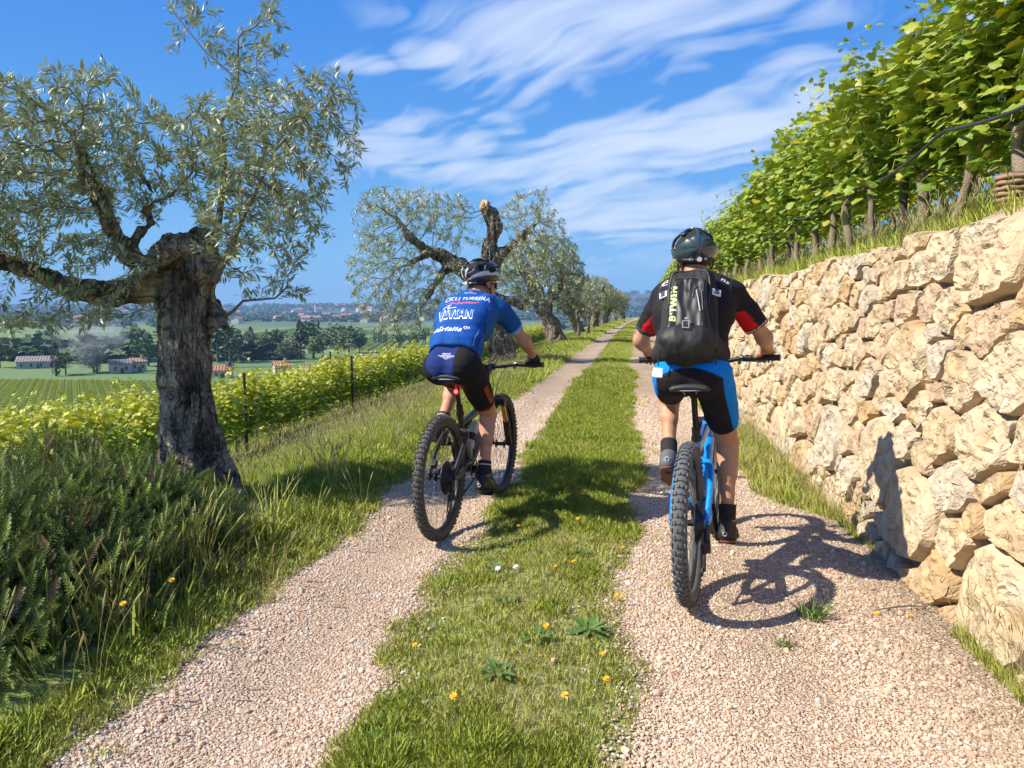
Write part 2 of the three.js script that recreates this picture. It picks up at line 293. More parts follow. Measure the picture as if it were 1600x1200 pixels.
// the gravel of the two wheel tracks: a sheet a few millimetres above the soil, with a ragged edge, then loose stones lying on it
const gravelBump = dataTex(512, (u, v) => {   // packed chips
  const S = 42; let best = 9, second = 9, id = 0; const x = u * S, y = v * S, ix = Math.floor(x), iy = Math.floor(y);
  for (let j = -1; j <= 1; j++) for (let i = -1; i <= 1; i++) { const a = ((ix + i) % S + S) % S, b = ((iy + j) % S + S) % S, dx = ix + i + h3(a, b, 1) - x, dy = iy + j + h3(a, b, 2) - y, d = dx * dx + dy * dy; if (d < best) { second = best; best = d; id = h3(a, b, 3); } else if (d < second) second = d; }
  return clamp((Math.sqrt(second) - Math.sqrt(best)) * 1.4, 0, 0.6) + id * 0.4;
});
const gravelCol = dataTex(512, (u, v) => {
  const S = 42; let best = 9, id = 0, id2 = 0; const x = u * S, y = v * S, ix = Math.floor(x), iy = Math.floor(y);
  for (let j = -1; j <= 1; j++) for (let i = -1; i <= 1; i++) { const a = ((ix + i) % S + S) % S, b = ((iy + j) % S + S) % S, dx = ix + i + h3(a, b, 1) - x, dy = iy + j + h3(a, b, 2) - y, d = dx * dx + dy * dy; if (d < best) { best = d; id = h3(a, b, 4); id2 = h3(a, b, 6); } }
  const k = 0.84 + 0.16 * id; return [0.97 * k, (0.92 + 0.05 * id2) * k, (0.88 + 0.08 * id2) * k];
}, true);
{
  const strips = [];
  for (const [edge, wide] of [[rutL, 0.16], [rutR, 0.2]]) {
    const pos = [], uv = [], idx = [], N = 14; let row = 0;
    for (let D = -3; D < 125; D += D < 14 ? 0.07 : D < 40 ? 0.4 : 2) {
      const e = edge(Math.max(D, 0)), rag = 0.06 * fbm(D * 5, 3, wide, 3) * 2, rag2 = 0.06 * fbm(D * 5, 13, wide, 3) * 2, k = ss(9, 30, D);
      const a = e.a - 0.02 + rag, b = (edge === rutR ? 1.43 + bend(D) : e.b + 0.02 + rag2);
      for (let i = 0; i <= N; i++) { const x = lerp(a, b, i / N); pos.push(x, landY(x, D) + 0.006 + 0.012 * k - (i === 0 || i === N ? 0.004 : 0), -D); uv.push(x * 1.25, D * 1.25); }
      if (row) for (let i = 0; i < N; i++) { const p = (row - 1) * (N + 1) + i, q = p + N + 1; idx.push(p, p + 1, q, p + 1, q + 1, q); }
      row++;
    }
    const g = new THREE.BufferGeometry(); g.setAttribute('position', new THREE.Float32BufferAttribute(pos, 3)); g.setAttribute('uv', new THREE.Float32BufferAttribute(uv, 2)); g.setIndex(idx); g.computeVertexNormals();
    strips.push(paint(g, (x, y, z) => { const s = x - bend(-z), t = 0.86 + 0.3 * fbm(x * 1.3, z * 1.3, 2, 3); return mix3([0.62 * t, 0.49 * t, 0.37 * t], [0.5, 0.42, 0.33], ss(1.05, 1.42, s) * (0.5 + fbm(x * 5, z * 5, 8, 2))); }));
  }
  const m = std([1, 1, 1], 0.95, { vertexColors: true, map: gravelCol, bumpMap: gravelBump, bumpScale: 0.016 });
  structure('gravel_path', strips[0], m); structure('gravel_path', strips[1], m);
  // loose chips
  const R = RNG(11), chips = [];
  for (let v = 0; v < 5; v++) {
    const g = new THREE.IcosahedronGeometry(1, 1), p = g.attributes.position, sx = R.range(0.8, 1.25), sy = R.range(0.45, 0.75), sz = R.range(0.7, 1);
    const cuts = Array.from({ length: 7 }, () => [V3(R.range(-1, 1), R.range(-1, 1), R.range(-1, 1)).normalize(), R.range(0.55, 0.85)]);
    for (let i = 0; i < p.count; i++) { const q = V3(p.getX(i), p.getY(i), p.getZ(i)); for (const [n, d] of cuts) { const e = q.dot(n) - d; if (e > 0) q.addScaledVector(n, -e); } p.setXYZ(i, q.x * sx, q.y * sy, q.z * sz); }
    g.computeVertexNormals(); chips.push(g);
  }
  const lists = chips.map(() => []);
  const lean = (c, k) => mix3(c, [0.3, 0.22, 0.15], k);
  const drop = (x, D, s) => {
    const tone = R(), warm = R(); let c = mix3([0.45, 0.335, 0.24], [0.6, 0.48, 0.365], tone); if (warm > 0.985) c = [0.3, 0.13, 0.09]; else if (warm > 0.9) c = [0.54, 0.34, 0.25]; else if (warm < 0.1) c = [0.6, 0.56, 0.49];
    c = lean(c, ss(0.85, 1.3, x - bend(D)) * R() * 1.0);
    lists[Math.floor(R() * chips.length)].push([mat4(V3(x, landY(x, D) + 0.006 + s * 0.18, -D), [R.range(-0.5, 0.5), R() * 6.28, R.range(-0.5, 0.5)], s), ...c]);
  };
  for (let k = 0; k < 600000; k++) {
    const D = 1.45 + Math.pow(R(), 1.7) * 11.3, x = -2.0 + R() * 3.5, on = nearTrack(x, D), wallSide = x > 1.2 && x < wallX(D, 0);
    const keep = on > 0 ? 0.95 - 0.35 * Math.min(1, Math.exp(-Math.pow((x - bend(D) - 0.62) / 0.24, 2)) + Math.exp(-Math.pow((x - bend(D) + 1.24) / 0.16, 2))) : on > -0.12 ? 0.28 : wallSide ? 0.6 : on > -0.3 ? 0.03 : 0;
    if (R() > keep) continue;
    if (x > wallX(D, 0) - 0.02) continue;
    const worn = Math.exp(-Math.pow((x - bend(D) - 0.62) / 0.24, 2)) + Math.exp(-Math.pow((x - bend(D) + 1.24) / 0.16, 2));   // finer where the wheels run
    const big = R(), s = (0.0023 + 0.0055 * Math.pow(big, 3) + (R() > 0.993 ? R.range(0.003, 0.012) : 0)) * (1.15 - 0.38 * worn * (R() < 0.85 ? 1 : 0)) * (x > 0.9 ? 1.15 : 1) * (1 + ss(5, 10, D) * 0.5) * 0.84;
    if (D > 9 && R() < (D - 9) / 4) continue;
    drop(x, D, s * 1.25);
  }
  const chipMat = std([1, 1, 1], 0.92);
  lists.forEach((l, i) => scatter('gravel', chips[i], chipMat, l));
}
// ---------------------------------------------------------------- the dry-laid limestone wall: every stone its own mesh
{
  const R = RNG(77), S0 = -0.6, S1 = 62, HS = 1.38;      // stones lie: wider than they are high
  const top = (s) => WALL_TOP - 0.02 + 0.07 * ss(6, 2.6, s) + 0.025 * noise3(s * 1.1, 4, 0) + 0.015 * noise3(s * 3.1, 8, 0);
  // big stones surveyed from the photograph: px, py of the middle, radius in metres of height
  const big = [[1565, 950, 0.3], [1490, 905, 0.17], [1430, 800, 0.3], [1560, 400, 0.27], [1595, 840, 0.2], [1515, 370, 0.21], [1430, 565, 0.27], [1595, 590, 0.2], [1560, 510, 0.15], [1405, 640, 0.1], [1365, 590, 0.17], [1480, 680, 0.17], [1545, 690, 0.2], [1450, 420, 0.13], [1350, 410, 0.13], [1500, 760, 0.16], [1330, 690, 0.14], [1540, 780, 0.13], [1395, 770, 0.15], [1310, 600, 0.16], [1280, 720, 0.15], [1365, 855, 0.13], [1270, 610, 0.14], [1450, 640, 0.12], [1580, 330, 0.14], [1400, 390, 0.12], [1320, 500, 0.15], [1420, 490, 0.12], [1250, 540, 0.14]];
  const pts = [];
  const add = (s, h, r) => { for (const q of pts) { const d = Math.hypot(q.s - s, q.h - h); if (d < (q.r + r) * 0.8) return false; } pts.push({ s, h, r }); return true; };
  for (const [px, py, r] of big) {
    const d = sight(px, py); let t = 1; for (let k = 0; k < 30; k++) { const p = d.clone().multiplyScalar(t).add(camera.position), want = wallX(-p.z, p.y); t *= want / p.x; }
    const p = d.multiplyScalar(t).add(camera.position); add(-p.z / HS, clamp(p.y, 0.05, top(-p.z) - r * 0.5), r * 0.84);
  }
  const rr = (h, k) => (k ? k : 1) * (0.072 + 0.13 * Math.pow(R(), 1.5)) * (1.25 - 0.3 * clamp(h / 1.7, 0, 1));
  for (let k = 0; k < 15000; k++) { const s = R.range(S0, 16) / HS, h = R.range(-0.03, 1.72), f = k / 15000; add(s, h, Math.max(0.03, rr(h, 1.5 - 1.05 * f))); }
  const nearN = pts.length;
  const grid = new Map();
  for (let k = 0; k < 14000; k++) {
    const s = R.range(16, S1) / HS, h = R.range(0, 1.72), r = rr(h, 1.15), key = Math.floor(s / 0.5); let ok = true;
    for (let a = -1; a <= 1 && ok; a++) for (const q of grid.get(key + a) ?? []) if (Math.hypot(q.s - s, q.h - h) < (q.r + r) * 0.84) { ok = false; break; }
    if (ok) { const q = { s, h, r }; pts.push(q); if (!grid.has(key)) grid.set(key, []); grid.get(key).push(q); }
  }
  pts.sort((a, b) => a.s - b.s);
  const cell = (i) => {
    const p = pts[i], s0 = S0 / HS - 0.1;
    let poly = [[p.s - 0.7, -0.08], [p.s + 0.7, -0.08], [p.s + 0.7, 2.1], [p.s - 0.7, 2.1]];
    const clip = (nx, ny, d) => { const out = []; for (let k = 0; k < poly.length; k++) { const a = poly[k], b = poly[(k + 1) % poly.length], da = a[0] * nx + a[1] * ny - d, db = b[0] * nx + b[1] * ny - d; if (da <= 0) out.push(a); if (da * db < 0) { const t = da / (da - db); out.push([lerp(a[0], b[0], t), lerp(a[1], b[1], t)]); } } poly = out; };
    for (let dir = -1; dir <= 1; dir += 2) for (let j = i + dir; j >= 0 && j < pts.length; j += dir) {
      const q = pts[j]; if (Math.abs(q.s - p.s) > 1.0) break;
      const dx = q.s - p.s, dy = q.h - p.h, l2 = dx * dx + dy * dy; if (l2 > 1) continue;
      const d = (q.s * q.s + q.h * q.h - q.r * q.r - p.s * p.s - p.h * p.h + p.r * p.r) / 2; clip(dx, dy, d);
      if (poly.length < 3) return null;
    }
    const tl = top(p.s * HS) + (h3(i, 3, 1) - 0.5) * 0.045; clip(0, 1, tl); clip(-1, 0, -s0);
    return poly.length < 3 ? null : poly.map(([s, h]) => [s * HS, h]);
  };
  // one stone: its outline inset by the joint, then rings that climb to a face broken into flat facets
  function stone(poly, i, N, rings) {
    const r = RNG(1000 + i); let cx = 0, cy = 0, A = 0;
    for (let k = 0; k < poly.length; k++) { const a = poly[k], b = poly[(k + 1) % poly.length], w = a[0] * b[1] - b[0] * a[1]; A += w; cx += (a[0] + b[0]) * w; cy += (a[1] + b[1]) * w; }
    A /= 2; if (Math.abs(A) < 0.0006) return null; cx /= 6 * A; cy /= 6 * A;
    const size = Math.sqrt(Math.abs(A));
    // outline as a radius for each angle, corners knocked off
    const rad = []; for (let k = 0; k < N; k++) {
      const a = (k / N) * Math.PI * 2, dx = Math.cos(a), dy = Math.sin(a); let best = 9;
      for (let m = 0; m < poly.length; m++) { const p = poly[m], q = poly[(m + 1) % poly.length], ex = q[0] - p[0], ey = q[1] - p[1], den = dx * ey - dy * ex; if (Math.abs(den) < 1e-9) continue; const t = ((p[0] - cx) * ey - (p[1] - cy) * ex) / den, u = ((p[0] - cx) * dy - (p[1] - cy) * dx) / den; if (t > 0 && u >= -1e-6 && u <= 1 + 1e-6) best = Math.min(best, t); }
      rad.push(best);
    }
    const soft = rad.map((v, k) => Math.min(v, 0.6 * v + 0.2 * (rad[(k + 1) % N] + rad[(k + N - 1) % N])));
    const gap = Math.min(0.003 + 0.006 * r(), 0.04 * size);
    const out = soft.map((v, k) => Math.max(0.3 * v, v - gap - 0.04 * size * Math.max(0, noise3(k / N * 9, i, 2))));
    const lift = 0.04 + 0.022 * r() + 0.01 * clamp(size / 0.28, 0.3, 1.6), planes = [];
    for (let k = 0; k < 6; k++) { const a = r() * 6.28, tl = k < 2 ? r.range(0.0, 0.1) : r.range(0.25, 0.6); planes.push([Math.cos(a) * tl, Math.sin(a) * tl, lift + (k < 2 ? 0 : size * tl * r.range(0.34, 0.72)) - 0.006 * r()]); }
    const pos = [], idx = [];
    const T = [0]; for (let k = 1; k <= rings; k++) T.push(Math.pow(k / rings, 1.25));
    const zAt = (x, y, t) => {
      let z = lift; for (const [a, b, c] of planes) z = Math.min(z, c + (x - cx) * a + (y - cy) * b);
      const e = clamp(t / 0.075, 0, 1); z = Math.max(z, 0.012) * (0.25 + 0.75 * Math.pow(e, 0.6)) - 0.01 * (1 - e);
      return z + (0.3 + 0.7 * e) * (0.02 * fbm(x * 8 + i, y * 8, i * 3.3, 3) + 0.012 * (ridge(x * 17, y * 17, i, 2) - 0.3) + 0.008 * noise3(x * 40, y * 40, i)) * clamp(size / 0.2, 0.35, 1.3);
    };
    for (let k = 0; k < rings; k++) for (let m = 0; m < N; m++) {
      const a = (m / N) * Math.PI * 2, t = T[k], rr2 = out[m] * (1 - t), x = cx + Math.cos(a) * rr2, y = cy + Math.sin(a) * rr2;
      pos.push(x, y, k === 0 ? -0.09 : zAt(x, y, T[k] - T[1] * 0.72));
    }
    pos.push(cx, cy, zAt(cx, cy, 1));
    for (let k = 0; k < rings - 1; k++) for (let m = 0; m < N; m++) { const a = k * N + m, b = k * N + (m + 1) % N; idx.push(a, b, a + N, b, b + N, a + N); }
    for (let m = 0; m < N; m++) idx.push((rings - 1) * N + m, (rings - 1) * N + (m + 1) % N, rings * N);
    // first ring stands straight back into the wall
    for (let m = 0; m < N; m++) { pos[m * 3] = cx + (pos[(N + m) * 3] - cx) * 1.012; pos[m * 3 + 1] = cy + (pos[(N + m) * 3 + 1] - cy) * 1.012; }
    const uv = []; let g; const ou = r() * 7, ov = r() * 7;
    for (let k = 0; k < pos.length; k += 3) { const s = pos[k], h = pos[k + 1], z = pos[k + 2]; uv.push(s * 2.1 + ou + z, h * 2.1 + ov + z); pos[k] = wallX(s, h) - z; pos[k + 1] = h; pos[k + 2] = -s; }
    g = new THREE.BufferGeometry(); g.setAttribute('position', new THREE.Float32BufferAttribute(pos, 3)); g.setAttribute('uv', new THREE.Float32BufferAttribute(uv, 2)); g.setIndex(idx); g = toCreasedNormals(g, 0.36);
    const tone = r(), hue = r();
    let base = mix3([0.47, 0.35, 0.21], [0.54, 0.425, 0.28], tone); if (hue > 0.86) base = [0.46, 0.31, 0.16]; else if (hue < 0.2) base = [0.48, 0.405, 0.31]; else if (hue < 0.28) base = [0.47, 0.335, 0.22];
    paint(g, (x, y, z) => { const n = fbm(y * 6, z * 6, i * 1.7, 4), v = fbm(y * 22, z * 22, i, 3); let c = mix3(base, [0.57, 0.48, 0.35], ss(0.0, 0.5, n) * 0.7); c = mix3(c, [0.46, 0.28, 0.12], ss(0.1, 0.55, fbm(y * 4 + 9, z * 4, i * 2.9, 3)) * 0.6); const k = 0.95 + 0.36 * v - 0.25 * ss(0.3, 0.5, fbm(y * 60, z * 60, i, 2)); const w = ss(0.25, 0.0, y) * 0.16 + ss(0.15, 0.5, fbm(y * 3, z * 3, 88, 3)) * 0.22; c = [c[0] * k, c[1] * k, c[2] * k]; return mix3(c, [0.33, 0.29, 0.24], w); });
    g.userData.area = Math.abs(A);
    return g;
  }
  const wall = thing('stone_wall', 'long honey-coloured dry stone wall holding up the vineyard along the right side of the gravel path', 'wall');
  const stoneMat = std([1, 1, 1], 0.93, { vertexColors: true, bumpMap: rockTex, bumpScale: 0.024 });
  const all = [];
  for (let i = 0; i < pts.length; i++) {
    const poly = cell(i); if (!poly) continue;
    const s = Math.abs(pts[i].s * HS - 1) + 1, nearK = s < 6, g = stone(poly, i, nearK ? 44 : s < 12 ? 28 : 16, nearK ? 11 : s < 12 ? 7 : 4);
    if (g) all.push({ g, score: g.userData.area / Math.pow(Math.max(s, 2), 3) * (s < 2.3 ? 0.02 : 1) });
  }
  all.sort((a, b) => b.score - a.score);
  all.slice(0, 300).forEach((e, k) => part(wall, k ? `stone_${String(k).padStart(3, '0')}` : 'stone', e.g, stoneMat));
  stuffPart(wall, 'small_stones', merge(all.slice(300).map((e) => e.g)), stoneMat);
  // earth and mortar behind the joints, and the rough crown of the wall
  const pos = [], idx = []; let row = 0;
  for (let s = S0 - 0.15; s < S1 + 2; s += s < 14 ? 0.045 : 0.3) {
    for (let k = 0; k <= 34; k++) {
      const h = -0.1 + k / 34 * (top(s) + 0.06), bulge = 0.03 * fbm(s * 7, h * 7, 3, 3);
      pos.push(wallX(s, h) + 0.012 - bulge * 0.8, h, -s);
    }
    for (const [dx, dy] of [[0.12, 0.015], [0.25, -0.01], [0.5, -0.12]]) pos.push(wallX(s, 1.7) + dx, top(s) + dy + 0.03 * noise3(s * 6, dx * 9, 1), -s);
    if (row) for (let k = 0; k < 37; k++) { const a = (row - 1) * 38 + k, b = a + 38; idx.push(a, a + 1, b, a + 1, b + 1, b); }
    row++;
  }
  const g = new THREE.BufferGeometry(); g.setAttribute('position', new THREE.Float32BufferAttribute(pos, 3)); g.setIndex(idx); g.computeVertexNormals(); uvBy(g, (x, y, z) => [z * 3, y * 3 + x]);
  paint(g, (x, y, z) => mix3([0.42, 0.33, 0.22], [0.28, 0.21, 0.14], clamp(0.5 + fbm(y * 9, z * 9, 1, 3), 0, 1)));
  part(wall, 'mortar_core', g, std([1, 1, 1], 0.97, { vertexColors: true, bumpMap: rockTex, bumpScale: 0.02 }));
}
// ---------------------------------------------------------------- leaf shapes
function leafGeo(outline, fold, curl) {   // outline: half of the leaf as [across, along]; two halves folded along the midrib
  const pos = [], uv = [], idx = [];
  const rib = outline.map(([w, l]) => l);
  for (const side of [-1, 1]) { const b = pos.length / 3; outline.forEach(([w, l]) => { pos.push(0, -curl * l * l, l); uv.push(0.5, l); pos.push(side * w, fold * Math.abs(w) - curl * l * l - w * w * curl * 0.5, l); uv.push(0.5 + side * w / 2, l); });
    for (let i = 0; i < outline.length - 1; i++) { const a = b + i * 2; side > 0 ? idx.push(a, a + 2, a + 1, a + 1, a + 2, a + 3) : idx.push(a, a + 1, a + 2, a + 1, a + 3, a + 2); } }
  const g = new THREE.BufferGeometry(); g.setAttribute('position', new THREE.Float32BufferAttribute(pos, 3)); g.setAttribute('uv', new THREE.Float32BufferAttribute(uv, 2)); g.setIndex(idx); g.computeVertexNormals(); return g;
}
// a grape leaf, unit width: five toothed lobes fanned from the stalk, dished and crumpled
function grapeLeaf(seed, fine) {
  const R = RNG(seed), pos = [0, 0, 0], uv = [0.5, 0.5], idx = [], N = fine ? 30 : 12;
  const lobes = [[-2.2, 0.4], [-1.05, 0.5], [0, 0.62], [1.05, 0.5], [2.2, 0.4]];
  const a1 = R.range(0.05, 0.22), a2 = R() * 6;
  for (let k = 0; k <= N; k++) {
    const a = lerp(-2.85, 2.85, k / N); let r = 0.2;
    for (const [c, l] of lobes) r = Math.max(r, l * (1 - Math.pow(Math.abs(a - c) / 0.98, 1.7) * 0.55));
    if (fine) r *= 1 - 0.09 * (k % 2); r *= 1 + 0.05 * (R() - 0.5);
    for (const q of fine ? [0.55, 1] : [1]) { const x = Math.sin(a) * r * q, z = Math.cos(a) * r * q; const y = 0.12 * Math.sin(a * 2.5 + a2) * q * q * r + a1 * (q * r) * (q * r) * -1.3 + (fine ? 0.045 * Math.cos(a * 5) * q * (1 - q * 0.5) : 0.03 * Math.cos(a * 5) * q); pos.push(x, y, z + 0.12); uv.push(0.5 + x * 0.6, 0.4 + z * 0.6); }
  }
  const w = fine ? 2 : 1;
  for (let k = 0; k < N; k++) { const a = 1 + k * w, b = a + w; idx.push(0, a, b); if (fine) idx.push(a, a + 1, b, b, a + 1, b + 1); }
  const g = new THREE.BufferGeometry(); g.setAttribute('position', new THREE.Float32BufferAttribute(pos, 3)); g.setAttribute('uv', new THREE.Float32BufferAttribute(uv, 2)); g.setIndex(idx); g.computeVertexNormals(); return g;
}
// many copies of leaf shapes written into one geometry: list of [matrix, colour, which]
function leafMass(shapes, list) {
  let nv = 0, ni = 0; for (const e of list) { const s = shapes[e[2]]; nv += s.attributes.position.count; ni += s.index.count; }
  const P = new Float32Array(nv * 3), N = new Float32Array(nv * 3), Cc = new Float32Array(nv * 3), I = new Uint32Array(ni), nm = new THREE.Matrix3(), v = V3(); let a = 0, b = 0;
  for (const [m, c, w] of list) {
    const s = shapes[w], p = s.attributes.position, n = s.attributes.normal; nm.getNormalMatrix(m);
    for (let i = 0; i < s.index.count; i++) I[b++] = s.index.getX(i) + a;
    for (let i = 0; i < p.count; i++, a++) { v.fromBufferAttribute(p, i).applyMatrix4(m).toArray(P, a * 3); v.fromBufferAttribute(n, i).applyMatrix3(nm).normalize().toArray(N, a * 3); Cc[a * 3] = c[0]; Cc[a * 3 + 1] = c[1]; Cc[a * 3 + 2] = c[2]; }
  }
  const g = new THREE.BufferGeometry(); g.setAttribute('position', new THREE.BufferAttribute(P, 3)); g.setAttribute('normal', new THREE.BufferAttribute(N, 3)); g.setAttribute('color', new THREE.BufferAttribute(Cc, 3)); g.setIndex(new THREE.BufferAttribute(I, 1)); return g;
}
const basis = (z, y) => { const Z = z.clone().normalize(), X = y.clone().cross(Z); if (X.lengthSq() < 1e-6) X.set(1, 0, 0); X.normalize(); return new THREE.Matrix4().makeBasis(X, Z.clone().cross(X), Z); };
const leafAt = (p, dir, up, s) => basis(dir, up).multiply(new THREE.Matrix4().makeScale(s, s, s)).setPosition(p);
const woodBump = grainTex.clone(); woodBump.repeat.set(2, 6); woodBump.needsUpdate = true;

// ---------------------------------------------------------------- grape vines
const vineLeafMat = phys([1, 1, 1], 0.5, { vertexColors: true, transmission: 0.5, thickness: 0, side: THREE.DoubleSide, specularIntensity: 0.6 });
const vineLeafPlain = phys([1, 1, 1], 0.42, { transmission: 0.5, thickness: 0, side: THREE.DoubleSide, specularIntensity: 0.6 });
const vineBark = std([0.27, 0.21, 0.155], 0.95, { bumpMap: woodBump, bumpScale: 0.012 });
const shootMat = std([0.22, 0.22, 0.06], 0.7);
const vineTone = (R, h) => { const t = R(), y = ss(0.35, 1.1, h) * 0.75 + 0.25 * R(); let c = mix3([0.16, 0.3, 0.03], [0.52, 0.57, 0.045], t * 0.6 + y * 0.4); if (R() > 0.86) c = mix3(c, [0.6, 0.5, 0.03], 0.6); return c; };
function vineShape(seed, o) {   // o: trunk height, canopy height, spread along the row, depth, leaves, leaf size, fine
  const R = RNG(seed), leaves = [], woods = [], canes = [];
  const lean = R.range(-0.06, 0.06), pts = [], rs = [];
  for (let k = 0; k <= 6; k++) { const t = k / 6; pts.push(V3(0.05 * noise3(seed, t * 2, 1) + lean * t, t * o.trunk, 0.06 * noise3(seed, t * 2.3, 9))); rs.push((0.042 - 0.014 * t + 0.012 * noise3(t * 6, seed, 3) + (k === 6 ? 0.012 : 0)) * (o.thick ?? 1)); }
  woods.push(tube(pts, rs, 9, true, (i, j) => 1 + 0.2 * noise3(i * 0.9, j * 1.4, seed)));
  const head = pts[6];
  for (const s of [-1, 1]) { const a = [head.clone(), head.clone().add(V3(0.01, 0.06, s * 0.12)), head.clone().add(V3(0, 0.08 + 0.03 * R(), s * o.along * 0.5))]; woods.push(tube(a, [0.026, 0.02, 0.011], 7)); }
  const nS = Math.round(o.along * 16);
  for (let k = 0; k < nS; k++) {
    const z0 = (k + R()) / nS * o.along - o.along / 2, H = o.canopy * (0.72 + 0.42 * R()), side = R.range(-1, 1), p = [];
    for (let m = 0; m <= 5; m++) { const t = m / 5; p.push(V3(head.x + side * o.depth * 0.42 * Math.sin(t * 2.2) + 0.03 * R.gauss(), o.trunk + 0.05 + H * t, z0 + 0.1 * noise3(k, t * 2, seed) * (1 + t))); }
    if (R() > 0.3) { const tip = p[5]; p.push(V3(tip.x + R.range(-0.12, 0.12), tip.y + R.range(0.08, 0.34), tip.z + R.range(-0.12, 0.12))); }
    canes.push(tube(p, p.map((_, m) => 0.0045 - 0.0006 * m), 4, false));
    const per = Math.round(o.leaves / nS);
    for (let m = 0; m < per; m++) {
      const t = Math.pow(R(), 0.85) * (p.length - 1), i = Math.min(Math.floor(t), p.length - 2), q = p[i].clone().lerp(p[i + 1], t - i), a = R() * Math.PI * 2, hang = R();
      const off = V3(Math.cos(a) * 1.2, R.range(-0.4, 0.25), Math.sin(a)).normalize(), reach = R.range(0.05, 0.13);
      q.addScaledVector(off, reach); if (R() < 0.3) q.y -= R.range(0, 0.24);
      const top = t > p.length - 1.6, s = o.size * R.range(0.6, 1.1) * (top ? 0.58 : 1);
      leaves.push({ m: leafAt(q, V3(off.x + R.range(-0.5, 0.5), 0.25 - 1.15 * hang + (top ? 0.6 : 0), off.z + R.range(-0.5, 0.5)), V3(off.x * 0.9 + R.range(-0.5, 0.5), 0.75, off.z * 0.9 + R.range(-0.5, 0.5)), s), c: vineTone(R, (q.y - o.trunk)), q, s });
    }
  }
  return { leaves, wood: merge(woods), cane: merge(canes), head };
}
const vineFine = [1, 2, 3, 4, 5].map((s) => grapeLeaf(s, true)), vineRough = [11, 12, 13].map((s) => grapeLeaf(s, false));
const VINE_R = { trunk: 0.55, canopy: 0.95, along: 1.05, depth: 0.64, size: 0.125 };
const rowR = (D) => 2.15 + bend(D), rowL = (D, x0) => x0 + bend(D);
{
  // the row above the wall. The nearest vines carry their own leaves one by one; farther ones share four crowns
  const spots = []; for (let D = 3.1; D < 62; D += 0.78) spots.push(D + 0.1 * noise3(D * 3, 1, 1));
  const far = [1, 2, 3, 4].map((s) => { const v = vineShape(500 + s, { ...VINE_R, leaves: 720 }); const R = RNG(s); return { ...v, mass: leafMass(vineRough, v.leaves.map((l) => [l.m, l.c, Math.floor(R() * 3)])) }; });
  const back = [1, 2, 3].map((s) => { const v = vineShape(560 + s, { ...VINE_R, trunk: 0.3, canopy: 1.15, leaves: 620 }), R = RNG(s + 8); return { ...v, mass: leafMass(vineRough, v.leaves.map((l) => [l.m, l.c, Math.floor(R() * 3)])) }; });
  const protos = [];
  spots.forEach((D, k) => {
    const x = rowR(D), y = landY(x, D) - 0.03;
    if (k < 9) {
      const words = ['nearest to the right edge of the photo', 'with the thickest, palest bare trunk', 'with a straw guard round its foot', 'just beyond the straw-guarded one', 'in front of the tall dark post', 'just past the tall dark post', 'second beyond the tall dark post', 'third beyond the tall dark post', 'fourth beyond the tall dark post'][k];
      const t = thing('grape_vine', 'grape vine above the stone wall, ' + words, 'grape vine', [x, y, -D], 0, 'grape vines in the row above the stone wall');
      const v = vineShape(40 + k, { ...VINE_R, leaves: k < 5 ? 1000 : 820, size: k < 4 ? 0.13 : 0.125, thick: k === 1 ? 1.5 : 1.1 }), R = RNG(900 + k);
      part(t, 'trunk', v.wood, vineBark); part(t, 'shoots', v.cane, shootMat);
      // leaves that face the path are single; the ones inside are one mass
      const eye = V3(-x, 1.34 - y, D).normalize(), order = v.leaves.map((l) => ({ l, s: l.q.x * eye.x * 1.6 + l.q.y * 0.25 + l.q.z * eye.z * 0.4 })).sort((a, b) => b.s - a.s).map((e) => e.l), single = k < 3 ? 260 : k < 6 ? 170 : 100;
      const tints = [0.15, 0.35, 0.5, 0.65, 0.85].map((q, i) => { if (protos[i]) return protos[i]; const m = vineLeafPlain.clone(); m.color.setRGB(...mix3([0.14, 0.27, 0.03], [0.52, 0.54, 0.04], q)); return (protos[i] = m); });
      order.slice(0, single).forEach((l, i) => { const m = part(t, i ? `leaf_${String(i).padStart(3, '0')}` : 'leaf', vineFine[Math.floor(R() * 5)], tints[clamp(Math.floor(((l.c[0] - 0.14) / 0.38) * 5 + R() - 0.3), 0, 4)]); m.applyMatrix4(l.m); });
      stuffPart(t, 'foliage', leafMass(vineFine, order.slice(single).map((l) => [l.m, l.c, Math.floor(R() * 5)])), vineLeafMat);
    } else {
      const v = far[k % 4], R = RNG(k);
      const t = thing('grape_vine', 'leafy green grape vine far along the row above the stone wall', 'grape vine', [x, y, -D], R() > 0.5 ? Math.PI : 0, 'grape vines far along the row above the stone wall');
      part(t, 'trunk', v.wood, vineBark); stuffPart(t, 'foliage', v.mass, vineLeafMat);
      t.scale.set(1, R.range(0.92, 1.1), 1);
    }
  });
  // two more rows up the slope, seen between the trunks and above
  [[3.7, 2.2], [5.3, 2.5]].forEach(([x0, start], n) => { for (let D = start; D < 40; D += 0.95) {
    const R = RNG(Math.floor(D * 100 + n)), x = x0 + bend(D), v = back[Math.floor(R() * 3)];
    const t = thing('grape_vine', `leafy green grape vine in the ${n ? 'third' : 'second'} row up the slope above the stone wall`, 'grape vine', [x, landY(x, D), -D], R() > 0.5 ? Math.PI : 0, `grape vines in the ${n ? 'third' : 'second'} row above the stone wall`);
    part(t, 'trunk', v.wood, vineBark); stuffPart(t, 'foliage', v.mass, vineLeafMat);
  } });
